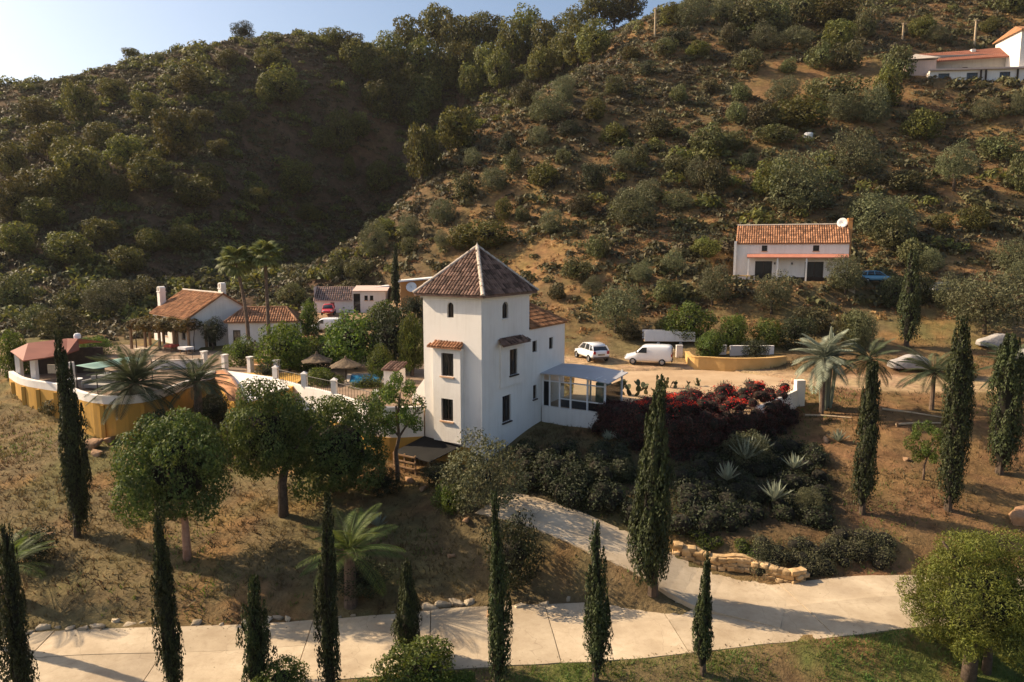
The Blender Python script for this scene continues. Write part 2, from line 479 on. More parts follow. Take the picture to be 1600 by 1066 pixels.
# foliage
m_noise('shade_core', (0.012, 0.011, 0.008), (0.026, 0.022, 0.014), 3.0, 0.95)  # near-black colour of the solid cores, standing for the shade inside foliage
m_leaf('leaf_fan', (0.07, 0.09, 0.025), (0.20, 0.22, 0.07), 0.3, 0.012, 0.15, 0.1)
m_leaf('leaf_round', (0.030, 0.056, 0.012), (0.118, 0.140, 0.038), 0.26, 0.010, 0.42, 0.10, 0.9)
m_leaf('leaf_cypress', (0.013, 0.019, 0.008), (0.062, 0.074, 0.022), 0.12, 0.015, 0.25, 0.22, 0.8)
m_leaf('leaf_pine', (0.050, 0.070, 0.012), (0.185, 0.205, 0.040), 0.28, 0.015, 0.40, 0.1, 0.8)
m_leaf('leaf_hillpine', (0.042, 0.048, 0.013), (0.165, 0.160, 0.040), 0.28, 0.022, 0.25, 0.30, 3.0)
m_leaf('leaf_shrub', (0.042, 0.045, 0.017), (0.140, 0.134, 0.050), 0.22, 0.03, 0.25, 0.32, 3.0)
m_leaf('leaf_olive', (0.052, 0.060, 0.028), (0.165, 0.165, 0.078), 0.2, 0.018, 0.2, 0.22, 2.0)
m_leaf('leaf_lush', (0.030, 0.052, 0.011), (0.125, 0.165, 0.032), 0.3, 0.02, 0.25, 0.22, 1.5)
m_leaf('leaf_dark', (0.014, 0.019, 0.009), (0.048, 0.058, 0.022), 0.15, 0.02, 0.2, 0.2, 1.2)
m_leaf('leaf_palm', (0.040, 0.068, 0.016), (0.125, 0.165, 0.040), 0.25, 0.015, 0.15, 0.18)
m_leaf('leaf_datepalm', (0.036, 0.048, 0.024), (0.090, 0.105, 0.050), 0.2, 0.015, 0.15, 0.15)
m_leaf('leaf_silver', (0.12, 0.14, 0.10), (0.30, 0.32, 0.23), 0.15, 0.015, 0.2, 0.15)
m_leaf('leaf_vine', (0.060, 0.058, 0.018), (0.180, 0.150, 0.042), 0.25, 0.03, 0.25, 0.15, 1.5)
m_leaf('leaf_yellow', (0.16, 0.15, 0.02), (0.32, 0.28, 0.05), 0.3, 0.01, 0.2, 0.1)
m_leaf('leaf_maroon', (0.024, 0.010, 0.010), (0.100, 0.026, 0.024), 0.2, 0.015, 0.3, 0.1, 1.0)
m_leaf('blossom_red', (0.50, 0.018, 0.010), (0.80, 0.06, 0.03), 0.3, 0.01, 0.2, 0.1)
m_leaf('blossom_white', (0.6, 0.58, 0.5), (0.75, 0.72, 0.65), 0.3)
m_leaf('scrub', (0.045, 0.036, 0.022), (0.150, 0.122, 0.062), 0.15, 0.035, 0.4, 0.0, 7.0)
m_leaf('dry_grass', (0.150, 0.090, 0.034), (0.320, 0.200, 0.080), 0.25, 0.02, 0.35, 0.0, 4.0)
m_leaf('weeds', (0.075, 0.060, 0.026), (0.165, 0.128, 0.055), 0.25, 0.03, 0.35, 0.0, 2.5)
m_leaf('grass', (0.055, 0.090, 0.018), (0.140, 0.185, 0.042), 0.3, 0.03, 0.3, 0.0, 1.2)

# ------------------------------------------------------------------ places that shape the ground
COURT_Z = 1.4
def _zpts(lst, z): return [tuple(atz(u, v, z))[:2] for (u, v) in lst]
YARD_FRONT = _zpts([(20, 580), (33, 588), (50, 593), (75, 597), (104, 602), (137, 614), (182, 619)], 2.0) + [(-26.4, 49.6), (-26.0, 58.4)]
YARD_FRONT2 = _zpts([(347, 581), (433, 592), (478, 603), (525, 614), (590, 634)], 1.75) + [(-6.1, 46.0)]
COURT = YARD_FRONT + YARD_FRONT2 + [(-3.0, 55), (-4, 64), (-14, 68), (-20, 70), (-46, 80), (-52, 66)]
# terrace right of the tower, held by the white wall
TERR_Z = 0.85
T_C = Vector((-1.95, 43.3, 0)); T_RZ = R(-32)
T_EX = Vector((math.cos(T_RZ), math.sin(T_RZ), 0)); T_EY = Vector((-math.sin(T_RZ), math.cos(T_RZ), 0))
def tw(x, y, z=0.0): return T_C + T_EX * x + T_EY * y + Vector((0, 0, z))
TERR_FRONT = [tuple(tw(0, 8.0))[:2], tuple(tw(2.2, 8.0))[:2]] + _zpts([(930, 643), (965, 652), (1005, 659), (1060, 662), (1120, 658), (1180, 646), (1243, 618)], TERR_Z)
TERR = TERR_FRONT + [(26, 60), (20, 66), (6, 64), tuple(tw(0, 13))[:2]]
# concrete road and its branch: centre lines with half widths
ROAD = [(-46, 24.2), (-32, 25.4), (-20, 26.9), (-8, 28.3), (0, 29.1), (8, 29.9), (14, 30.7), (19, 31.4), (26, 31.7), (36, 31.2), (48, 30)]
BRANCH = [(14.2, 30.2), (11.4, 31.6), (7.9, 33.6), (5.2, 35.0), (2.6, 36.3), (0.4, 37.4), (-1.2, 38.2)]
ROAD_HW, BR_HW = 2.4, 1.9
TRACK = [(-1, 66), (6, 69.5), (14, 66), (22, 62), (32, 58.5), (44, 57.5), (58, 58.5)]
HOUSES = []          # flattened pads: polygon, level
HOUSE_PADS = [((36, 87.5), 11, 7.0, 8.7), ((-38, 80), 13, 9, 1.6), ((-26, 101), 8, 6, 3.4)]

def road_profile(path, hw):
    """smooth height along a road: averaged ground under its centre line"""
    dense = []
    for p, q in zip(path[:-1], path[1:]):
        L = math.hypot(q[0] - p[0], q[1] - p[1]); n = max(1, int(L / 0.6))
        for k in range(n): dense.append((p[0] + (q[0] - p[0]) * k / n, p[1] + (q[1] - p[1]) * k / n))
    dense.append(path[-1])
    d = np.array(dense)
    for _ in range(12): d[1:-1] = 0.25 * d[:-2] + 0.5 * d[1:-1] + 0.25 * d[2:]
    z = base_h(d[:, 0], d[:, 1])
    for _ in range(25): z[1:-1] = 0.25 * z[:-2] + 0.5 * z[1:-1] + 0.25 * z[2:]
    return d, z
RD, RZ_ = road_profile(ROAD, ROAD_HW)
BD, BZ_ = road_profile(BRANCH, BR_HW)
_j = np.argmin(np.hypot(RD[:, 0] - BD[0, 0], RD[:, 1] - BD[0, 1]))
_k = smooth(6, 13, np.arange(len(BZ_)))
BZ_ = RZ_[_j] * (1 - _k) + BZ_ * _k

def near_path(x, y, d):
    """index of the closest sample and the distance"""
    x = np.ravel(x); y = np.ravel(y)
    best = np.full(x.shape, 1e9); idx = np.zeros(x.shape, int)
    for k in range(len(d)):
        r = np.hypot(x - d[k, 0], y - d[k, 1])
        m = r < best; best[m] = r[m]; idx[m] = k
    return best, idx
def height(x, y):
    x = np.atleast_1d(np.asarray(x, float)); y = np.atleast_1d(np.asarray(y, float))
    shp = x.shape; x = x.ravel(); y = y.ravel()
    h = base_h(x, y)
    for (c, rx, ry, z) in HOUSE_PADS:
        q = np.hypot((x - c[0]) / rx, (y - c[1]) / ry)
        k = 1 - smooth(0.75, 1.25, q)
        h = h * (1 - k) + z * k
    k = 1 - smooth(2.5, 5.0, seg_dist(x, y, TRACK))
    zt = 0.95 + 0.022 * np.clip(y - 62, -10, 20)
    h = h * (1 - 0.85 * k) + zt * 0.85 * k
    b, i = near_path(x, y, RD); k = 1 - smooth(ROAD_HW + 0.1, ROAD_HW + 2.2, b)
    h = h * (1 - k) + RZ_[i] * k
    b, i = near_path(x, y, BD); k = 1 - smooth(BR_HW + 0.1, BR_HW + 1.6, b)
    h = h * (1 - k) + BZ_[i] * k
    ins = in_poly(x, y, COURT); h = np.where(ins, np.minimum(h, COURT_Z - 0.3), h)
    ins = in_poly(x, y, TERR); h = np.where(ins, np.minimum(h, TERR_Z - 0.3), h)
    return h.reshape(shp)
def road_mask(x, y, grow=0.0):
    b, _ = near_path(x, y, RD); c, _ = near_path(x, y, BD)
    return (b < ROAD_HW + grow) | (c < BR_HW + grow)
def H(x, y): return float(height([x], [y])[0])
def G(u, v, tmax=320):
    """where the line of sight of a pixel meets the ground"""
    d = ray(u, v); ts = np.concatenate([np.arange(18, 80, 0.25), np.arange(80, tmax, 0.6)]) / 1.0
    x = d.x * ts; y = d.y * ts; z = CAM_Z + d.z * ts
    under = z < height(x, y)
    if not under.any(): return None
    t = ts[int(np.argmax(under))] - 0.1
    p = Vector((d.x * t, d.y * t, 0)); p.z = H(p.x, p.y)
    return p

# ------------------------------------------------------------------ ground sheet
def axis(lo, hi, fine_lo, fine_hi, f, mid_lo, mid_hi, m, c):
    a = list(np.arange(fine_lo, fine_hi, f)) + list(np.arange(fine_hi, mid_hi, m)) + [mid_hi + (hi - mid_hi) * (k / 8) ** 2 for k in range(9)]
    b = list(np.arange(fine_lo, mid_lo, -m))[1:] + [mid_lo - (mid_lo - lo) * (k / 8) ** 2 for k in range(9)]
    return np.array(sorted(set(np.round(a + b, 4))))
gx = axis(-2600, 2600, -46, 48, 0.5, -170, 200, 1.6, 0)
gy = axis(-2600, 2600, 14, 76, 0.5, -30, 300, 1.6, 0)
GX, GY = np.meshgrid(gx, gy)
GZ = height(GX, GY)
b1, i1 = near_path(GX, GY, RD); b2, i2 = near_path(GX, GY, BD)
GZ = GZ - 0.22 * (np.minimum(b1 - ROAD_HW, b2 - BR_HW) < -0.35).reshape(GX.shape)
nx, ny = len(gx), len(gy)
ii, jj = np.meshgrid(np.arange(nx - 1), np.arange(ny - 1))
q0 = (jj * nx + ii).ravel()
gq = np.stack([q0, q0 + 1, q0 + nx + 1, q0 + nx], -1)
g_me = np_mesh('ground', np.stack([GX, GY, GZ], -1).reshape(-1, 3), gq, None, True)
# soil and dry-grass colour of each part of the ground
def soil(x, y):
    x = np.ravel(x); y = np.ravel(y)
    n1 = fbm(x, y, 9, 21); n2 = fbm(x, y, 2.6, 33); n3 = fbm(x, y, 30, 41)
    c = np.zeros((x.size, 3))
    A = lambda v: np.array(v)
    lerp = lambda c, col, k: c * (1 - k[:, None]) + A(col) * k[:, None]
    c[:] = A((0.172, 0.128, 0.062))                                   # dull dry grass
    c = lerp(c, (0.140, 0.128, 0.048), smooth(-0.1, 0.35, n1) * 0.8)       # olive patches
    c = lerp(c, (0.270, 0.150, 0.060), smooth(0.05, 0.45, n2 + 0.4 * n1) * 0.7)
    right = smooth(8, 16, x) * (1 - smooth(62, 75, y))
    c = lerp(c, (0.215, 0.118, 0.052), right * 0.8)                    # redder soil by the right cypresses
    c = lerp(c, (0.130, 0.085, 0.042), right * smooth(0.0, 0.4, n2) * 0.7)
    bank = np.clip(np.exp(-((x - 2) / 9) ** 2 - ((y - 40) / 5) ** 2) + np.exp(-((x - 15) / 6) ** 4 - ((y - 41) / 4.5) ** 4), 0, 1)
    c = lerp(c, (0.060, 0.048, 0.030), bank * 0.9)                     # leaf litter, and the shade below the tower put into the colour
    near_lawn = (1 - smooth(27.6, 29.3, y - 0.10 * x)) * smooth(-6, 4, x)
    c = lerp(c, (0.095, 0.125, 0.032), near_lawn * smooth(-0.35, 0.15, n2 + n1) * 0.9)
    hillr = smooth(74, 84, y) * smooth(-30, -5, x - 0.30 * (y - 110))
    c = lerp(c, (0.140, 0.094, 0.044), hillr)
    low = np.exp(-((x - 22) / 26) ** 2 - ((y - 104) / 16) ** 2) + np.exp(-((x - 1) / 12) ** 2 - ((y - 92) / 14) ** 2) + np.exp(-((x - 60) / 16) ** 2 - ((y - 150) / 26) ** 2)
    crest = np.exp(-(seg_dist(x, y, [(-30, 112), (-23, 124), (-13, 138), (8, 154), (20, 165), (36, 180)]) / 7) ** 2)
    c = lerp(c, (0.255, 0.150, 0.062), hillr * np.clip(low + 0.8 * crest + 0.75 * smooth(0.0, 0.45, n1 + n3), 0, 1) * (0.55 + 0.45 * smooth(-0.3, 0.2, n2)))
    c = lerp(c, (0.120, 0.088, 0.044), hillr * smooth(0.05, 0.4, n2 - n3) * 0.8)
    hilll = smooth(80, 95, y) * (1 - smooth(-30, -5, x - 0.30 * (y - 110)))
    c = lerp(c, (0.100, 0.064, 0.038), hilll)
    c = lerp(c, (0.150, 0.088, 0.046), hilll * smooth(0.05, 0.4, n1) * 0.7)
    tr = 1 - smooth(2.2, 4.2, seg_dist(x, y, TRACK) + 1.5 * n2)
    c = lerp(c, (0.40, 0.275, 0.155), tr)
    yard = np.exp(-((x + 24) / 10) ** 4 - ((y - 92) / 10) ** 4)
    c = lerp(c, (0.34, 0.23, 0.14), np.clip(yard * 1.4, 0, 1))
    return c
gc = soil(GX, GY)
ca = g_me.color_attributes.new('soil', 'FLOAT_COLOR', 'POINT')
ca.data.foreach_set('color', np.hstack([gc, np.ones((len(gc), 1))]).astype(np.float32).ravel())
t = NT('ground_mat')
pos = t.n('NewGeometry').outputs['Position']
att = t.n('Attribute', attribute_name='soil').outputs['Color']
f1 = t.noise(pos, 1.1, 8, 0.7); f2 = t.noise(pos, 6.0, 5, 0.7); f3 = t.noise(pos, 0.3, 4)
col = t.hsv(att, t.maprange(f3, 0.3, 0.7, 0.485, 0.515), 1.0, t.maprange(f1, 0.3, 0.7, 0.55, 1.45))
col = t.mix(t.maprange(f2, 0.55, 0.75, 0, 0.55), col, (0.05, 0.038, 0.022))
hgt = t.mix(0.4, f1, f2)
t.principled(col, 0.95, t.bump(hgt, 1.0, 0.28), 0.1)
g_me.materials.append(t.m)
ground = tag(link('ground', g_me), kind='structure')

# ------------------------------------------------------------------ concrete road in slabs
def strip_slabs(root, d, z, w0, w1, step, zoff, name='slab', jitter=0.02):
    """cut a strip between offsets w0..w1 along path d into separate slabs"""
    n = len(d); k = 0; rng = random.Random(5)
    tan = np.gradient(d, axis=0); tan /= np.linalg.norm(tan, axis=1)[:, None]
    nor = np.stack([-tan[:, 1], tan[:, 0]], -1)
    while k < n - 1:
        e = min(n - 1, k + step + rng.randint(-1, 1))
        if n - 1 - e < 3: e = n - 1
        mb = MB(); tilt = rng.uniform(-jitter, jitter); up = rng.uniform(0, jitter)
        idx = list(range(k, e + 1))
        vs = []
        for q, i in enumerate(idx):
            tt = 0.0
            if q == 0: tt = 0.02
            if q == len(idx) - 1: tt = -0.02
            for w in (w0 + 0.012, w0 * 0.5 + w1 * 0.5, w1 - 0.012):
                p = d[i] + nor[i] * w + tan[i] * tt
                wob = 0.0
                if abs(w) > 1.0: p = p + nor[i] * math.copysign(0.16 * float(vnoise(p[0] * 0.9, p[1] * 0.9, 7)), w)
                vs.append((p[0], p[1], z[i] + zoff + up + tilt * (w - w0)))
        m = len(idx); top = vs; bot = [(a, b, c - 0.25) for (a, b, c) in vs]
        fs = []
        for q in range(m - 1):
            for c in range(2):
                fs.append((q * 3 + c, (q + 1) * 3 + c, (q + 1) * 3 + c + 1, q * 3 + c + 1)[::-1])
            fs.append((q * 3, q * 3 + 3 * m, (q + 1) * 3 + 3 * m, (q + 1) * 3)[::-1])
            fs.append((q * 3 + 2, (q + 1) * 3 + 2, (q + 1) * 3 + 2 + 3 * m, q * 3 + 2 + 3 * m)[::-1])
        fs.append((0, 1, 2, 3 * m + 2, 3 * m + 1, 3 * m)[::-1]); b = 3 * (m - 1)
        fs.append((b, b + 1, b + 2, b + 2 + 3 * m, b + 1 + 3 * m, b + 3 * m))
        mb.add(top + bot, fs)
        mb.build(name, M['concrete'], root)
        k = e
road = tag(empty('road'), kind='structure')
strip_slabs(road, RD, RZ_, -ROAD_HW, 0.3, 10, 0.02)
strip_slabs(road, RD, RZ_, 0.3, ROAD_HW, 10, 0.02)
driveway = tag(empty('driveway'), kind='structure')
strip_slabs(driveway, BD[2:], BZ_[2:], -BR_HW, BR_HW, 9, 0.012, 'slab', 0.003)
mb = MB()                                                   # widened mouth where the branch leaves the road
mouth = [(6.6, 31.4), (12.0, 31.0), (17.5, 31.8), (19.5, 33.9), (13.4, 34.0), (11.2, 34.5), (9.0, 34.0), (7.6, 33.0)]
mz = float(RZ_[_j])
mb.prism(mouth, mz - 0.4, mz + 0.004)
mb.build('slab', M['concrete'], driveway)
# courtyard and terrace paving
def deck(name, poly, z, mat, zb):
    cx = sum(p[0] for p in poly) / len(poly)
    mb = MB(); mb.prism(poly if sum((poly[i][0] * poly[(i + 1) % len(poly)][1] - poly[(i + 1) % len(poly)][0] * poly[i][1]) for i in range(len(poly))) > 0 else poly[::-1], zb, z)
    return tag(mb.build(name, mat), kind='structure')
deck('courtyard', COURT, COURT_Z, M['terracotta_paving'], -2.5)
deck('terrace', TERR, TERR_Z, M['dirt_track'], -2.0)

# ------------------------------------------------------------------ building pieces
def tile_face(mb, p0, p1, p2, p3, col_w=0.24, course=0.42, rng=None, r=0.095, sag=0.0):
    """barrel tiles laid on a roof face; p0->p1 is the eave, p3->p2 the ridge (p2 may equal p3)"""
    rng = rng or random.Random(1)
    p0, p1, p2, p3 = [Vector(p) for p in (p0, p1, p2, p3)]
    ex = (p1 - p0); W = ex.length; ex = ex / W
    mid_top = (p2 + p3) / 2
    up = mid_top - p0; up = up - ex * up.dot(ex); S = up.length; up = up / S
    nrm = ex.cross(up).normalized()
    def lim(s_):
        """left and right end of the face at height s_ up the slope"""
        k = s_ / S
        a = p0.lerp(p3, k); b = p1.lerp(p2, k)
        return (a - p0).dot(ex), (b - p0).dot(ex)
    n = max(2, int(W / col_w)); cw = W / n
    for i in range(n):
        x = (i + 0.5) * cw
        s_ = 0.0
        while s_ < S - 0.05:
            l0, r0 = lim(min(S, s_ + course * 0.5))
            if l0 - 0.02 <= x <= r0 + 0.02:
                e = min(S, s_ + course + 0.05)
                j = rng.uniform(-0.014, 0.014); lift = 0.03 + rng.uniform(0, 0.022)
                a = p0 + ex * (x + j) + up * s_ + nrm * lift
                b = p0 + ex * (x + j * 0.3) + up * e + nrm * (lift - 0.02)
                vs = []
                for (c, rr) in ((a, r), (b, r * 0.8)):
                    for q in range(5):
                        t_ = math.pi * q / 4
                        vs.append(c + ex * (-math.cos(t_) * rr) + nrm * (math.sin(t_) * rr * 0.8))
                mb.add(vs, [(q, q + 1, q + 6, q + 5) for q in range(4)] + [(4, 3, 2, 1, 0)])
            s_ += course
    return mb
def ridge_tiles(mb, a, b, r=0.13, step=0.4, rng=None):
    rng = rng or random.Random(2)
    a, b = Vector(a), Vector(b); d = b - a; L = d.length; d = d / L
    side = d.cross(Vector((0, 0, 1))).normalized(); up = side.cross(d).normalized()
    n = max(1, int(L / step))
    for i in range(n):
        s0, s1 = L * i / n, L * (i + 1) / n + 0.05
        vs = []
        for (s_, rr) in ((s0, r * 1.06), (s1, r * 0.92)):
            c = a + d * s_ + up * (0.03 + rng.uniform(0, 0.015))
            for q in range(6):
                t_ = math.pi * q / 5
                vs.append(c + side * (math.cos(t_) * rr) + up * (math.sin(t_) * rr))
        mb.add(vs, [(q, q + 1, q + 7, q + 6) for q in range(5)] + [(5, 4, 3, 2, 1, 0)])
    return mb
def stuff(o): o['kind'] = 'stuff'; return o

def window(parent, o, dx, x0, x1, z0, z1, depth=0.16, sill=True, bars=0, frame_m='dark_wood', sill_m='sill', pane_m='dark_glass', mull=1, sd=0.07):
    """a window set back in a wall opening, as child of the building: frame (own mesh) > pane, sill, bars"""
    o = Vector((o[0], o[1], 0)); dx = Vector((dx[0], dx[1], 0)).normalized(); inn = Vector((-dx.y, dx.x, 0))
    def bx(mb, a, b, c, d, e, f):        # a..b along, c..d inward, e..f up
        P = lambda x, y, z: o + dx * x + inn * y + Vector((0, 0, z))
        mb.hexa([P(a, c, e), P(b, c, e), P(b, d, e), P(a, d, e)], [P(a, c, f), P(b, c, f), P(b, d, f), P(a, d, f)])
    fw = min(0.07, (x1 - x0) * 0.14); y0, y1 = depth - 0.06, depth - 0.005
    mb = MB()
    bx(mb, x0, x0 + fw, y0, y1, z0, z1); bx(mb, x1 - fw, x1, y0, y1, z0, z1)
    bx(mb, x0 + fw, x1 - fw, y0, y1, z0, z0 + fw); bx(mb, x0 + fw, x1 - fw, y0, y1, z1 - fw, z1)
    for k in range(1, mull + 1):
        xm = x0 + (x1 - x0) * k / (mull + 1)
        bx(mb, xm - fw * 0.4, xm + fw * 0.4, y0 + 0.005, y1, z0 + fw, z1 - fw)
    w = mb.build('window', M[frame_m], parent)
    mb = MB(); bx(mb, x0 + fw, x1 - fw, y1 - 0.02, y1 + 0.02, z0 + fw, z1 - fw); mb.build('pane', M[pane_m], w)
    if sill:
        mb = MB(); bx(mb, x0 - 0.07, x1 + 0.07, -sd, depth - 0.07, z0 - 0.09, z0 - 0.003); mb.build('sill', M[sill_m], w)
    if bars:
        mb = MB()
        for k in range(bars):
            xm = x0 + (x1 - x0) * (k + 0.5) / bars
            mb.tube([o + dx * xm + inn * 0.03 + Vector((0, 0, z0)), o + dx * xm + inn * 0.03 + Vector((0, 0, z1))], 0.012, 5)
        mb.build('grille', M['iron'], w)
    return w
def arch_fill(mb, o, dx, x0, x1, z1, depth=0.16):
    """rounds the top of a rectangular opening"""
    o = Vector((o[0], o[1], 0)); dx = Vector((dx[0], dx[1], 0)).normalized(); inn = Vector((-dx.y, dx.x, 0))
    r = (x1 - x0) / 2; cx = (x0 + x1) / 2; cz = z1 - r
    P = lambda x, z, d=0.0: o + dx * x + inn * d + Vector((0, 0, z))
    for s_ in (-1, 1):
        arc = [(cx + s_ * r * math.cos(a), cz + r * math.sin(a)) for a in [math.pi / 2 * k / 6 for k in range(7)]]
        for (a, b) in zip(arc[:-1], arc[1:]):
            f = [P(a[0], a[1]), P(b[0], b[1]), P(b[0], z1), P(a[0], z1)]
            mb.add(f, [(0, 1, 2, 3) if s_ < 0 else (3, 2, 1, 0)])
            f = [P(a[0], a[1]), P(b[0], b[1]), P(b[0], b[1], depth), P(a[0], a[1], depth)]
            mb.add(f, [(0, 1, 2, 3)])

# ------------------------------------------------------------------ the tower house
tower = empty('tower_house', tuple(T_C), T_RZ, 'tall square white tower house with pyramid tiled roof at the centre', 'house')
TX, TY, TH = -4.75, 6.0, 9.5
mb = MB()
DXL, DXR = (1, 0), (0, 1)
left_holes = [(TX * -1 - 2.72, TX * -1 - 2.2, 7.95, 8.95)]
mb.wall((TX, 0), (1, 0), -TX, -3.2, TH, left_holes, 0.22)
right_holes = [(2.47, 3.22, 7.80, 8.92), (3.19, 4.18, 3.84, 5.62), (2.45, 3.51, 0.66, 2.50)]
mb.wall((0, 0), (0, 1), TY, -3.2, TH, right_holes, 0.22)
wing_holes = [(0.46, 1.12, 5.02, 5.84), (2.94, 3.56, 4.96, 5.84), (0.58, 1.12, 1.54, 2.58)]
mb.wall((0, TY), (0, 1), 5.45, -3.2, 6.76, wing_holes, 0.22)
mb.wall((0, TY), (-1, 0), -TX, 6.0, TH)
mb.wall((TX, TY + 5.45), (0, -1), 5.45, -3.2, 6.76)
mb.wall((TX, TY), (0, -1), TY, -3.2, TH)
mb.wall((0, TY + 5.45), (-1, 0), -TX, -3.2, 6.76)
arch_fill(mb, (TX, 0), (1, 0), left_holes[0][0], left_holes[0][1], 8.95, 0.22)
arch_fill(mb, (0, 0), (0, 1), 2.47, 3.22, 8.92, 0.22)
mb.add([(TX, 0, TH), (0, 0, TH), (0, TY, TH), (TX, TY, TH)], [(0, 1, 2, 3)])
mb.build('wall', M['whitewash'], tower)
mb = MB(); mb.box(TX - 0.02, -0.9, -0.025, -0.003, -3.2, -0.62); mb.build('plinth', M['ochre'], tower)
# projecting window bay of the lit face
bay = MB()
bx0, bx1, by = -3.68, -1.42, -0.38
bh = [(-2.98 - bx0, -1.98 - bx0, 4.10, 5.64), (-3.02 - bx0, -2.05 - bx0, 1.08, 2.58)]
bay.wall((bx0, by), (1, 0), bx1 - bx0, -0.35, 5.98, bh, 0.22)
bay.wall((bx1, by), (0, 1), -by, -0.35, 5.98)
bay.wall((bx0, 0), (0, -1), -by, -0.35, 5.98)
bay.add([(bx0, by, -0.35), (bx0, 0, -0.35), (bx1, 0, -0.35), (bx1, by, -0.35)], [(0, 1, 2, 3)])
bay.build('bay', M['whitewash'], tower)
def cap_roof(pts_low, pts_high, mat):
    """little tiled hood: low front edge, high back edge"""
    a, b = [Vector(p) for p in pts_low]; c, d = [Vector(p) for p in pts_high]
    m = MB(); m.slab([a, b, d, c], 0.07)
    o = m.build('hood', M[mat], tower)
    m = MB(); tile_face(m, a + Vector((0, 0, .01)), b + Vector((0, 0, .01)), d + Vector((0, 0, .01)), c + Vector((0, 0, .01)), 0.22, 0.3, random.Random(3), 0.085)
    stuff(m.build('hood_tiles', M[mat], o))
cap_roof([(-4.0, -0.62, 6.02), (-1.18, -0.62, 6.02)], [(-3.7, -0.01, 6.36), (-1.45, -0.01, 6.36)], 'tile_orange')
# shallow bay of the shaded face
sb = MB()
sh_ = [(3.19 - 2.1, 4.18 - 2.1, 3.84, 5.62)]
sb.wall((0.13, 2.1), (0, 1), 2.75, 3.15, 6.1, sh_, 0.14)
sb.wall((0, 2.1), (1, 0), 0.13, 3.15, 6.1); sb.wall((0.13, 4.85), (-1, 0), 0.13, 3.15, 6.1)
sb.add([(0, 2.1, 3.15), (0.13, 2.1, 3.15), (0.13, 4.85, 3.15), (0, 4.85, 3.15)], [(3, 2, 1, 0)])
sb.build('bay', M['whitewash'], tower)
cap_roof([(0.62, 1.6, 6.08), (0.62, 5.2, 6.08)], [(0.01, 2.0, 6.46), (0.01, 4.8, 6.46)], 'tile_dark')
# windows
window(tower, (TX, 0), DXL, left_holes[0][0], left_holes[0][1], 7.95, 8.95, 0.2, False)
window(tower, (bx0, by), DXL, *bh[0], 0.2, True, 4, sd=0.12); window(tower, (bx0, by), DXL, *bh[1], 0.2, True, 4, sd=0.12)
window(tower, (0, 0), DXR, 2.47, 3.22, 7.80, 8.92, 0.2, True, 0, sill_m='whitewash')
window(tower, (0.13, 2.1), DXR, *sh_[0], 0.2, True, 4, sill_m='dark_wood', sd=0.12)
window(tower, (0, 0), DXR, *right_holes[2], 0.2, True, 4, sill_m='dark_wood', sd=0.12)
for k, h in enumerate(wing_holes): window(tower, (0, TY), DXR, *h, 0.2, k == 2, 2, mull=0, sill_m='dark_wood')
# pyramid roof
ov = 0.42; apex = Vector((TX / 2, TY / 2, 12.55)); ez0 = TH - 0.04
E = [Vector((TX - ov, -ov, ez0)), Vector((ov, -ov, ez0)), Vector((ov, TY + ov, ez0)), Vector((TX - ov, TY + ov, ez0))]
mb = MB(); mb.add(E + [apex] + [e - Vector((0, 0, 0.12)) for e in E], [(0, 1, 4), (1, 2, 4), (2, 3, 4), (3, 0, 4), (0, 5, 6, 1), (1, 6, 7, 2), (2, 7, 8, 3), (3, 8, 5, 0), (8, 7, 6, 5)])
roof = mb.build('roof', M['tile_dark'], tower)
mb = MB()
for k in range(4): tile_face(mb, E[k], E[(k + 1) % 4], apex, apex, 0.25, 0.42, random.Random(20 + k), 0.105)
stuff(mb.build('roof_tiles', M['tile_dark'], roof))
mb = MB()
for k in range(4): ridge_tiles(mb, E[k], apex, 0.14, 0.42)
stuff(mb.build('hip_tiles', M['mortar'], roof))
mb = MB(); mb.lathe([(0.16, -0.1), (0.13, 0.1), (0.05, 0.2), (0.0, 0.34)], 8, tuple(apex)); mb.build('finial', M['mortar'], roof)
mb = MB(); mb.box(TX - 0.12, 0.12, -0.12, TY + 0.12, TH - 0.30, TH - 0.17); mb.build('cornice', M['whitewash'], tower)
# wing roof: hipped, behind the wall top
W0, W1 = TY, TY + 5.45
e = [Vector((0.12, W0 + 0.02, 6.80)), Vector((0.12, W1 + 0.15, 6.80)), Vector((TX - .12, W1 + .15, 6.8)), Vector((TX - .12, W0 + .02, 6.8))]
ra, rb = Vector((TX / 2, W0 + 0.02, 8.35)), Vector((TX / 2, W1 - 2.0, 8.35))
mb = MB(); mb.add(e + [ra, rb] + [p - Vector((0, 0, .07)) for p in e], [(0, 1, 5, 4), (1, 2, 5), (2, 3, 4, 5), (0, 6, 7, 1), (1, 7, 8, 2), (2, 8, 9, 3), (9, 8, 7, 6)])
wr = mb.build('wing_roof', M['tile_brown'], tower)
mb = MB(); tile_face(mb, e[0], e[1], rb, ra, 0.25, 0.42, random.Random(31), 0.1); tile_face(mb, e[1], e[2], rb, rb, 0.25, 0.42, random.Random(32), 0.1)
stuff(mb.build('roof_tiles', M['tile_brown'], wr))
mb = MB(); ridge_tiles(mb, ra, rb); ridge_tiles(mb, e[1], rb); stuff(mb.build('ridge_tiles', M['tile_brown'], wr))
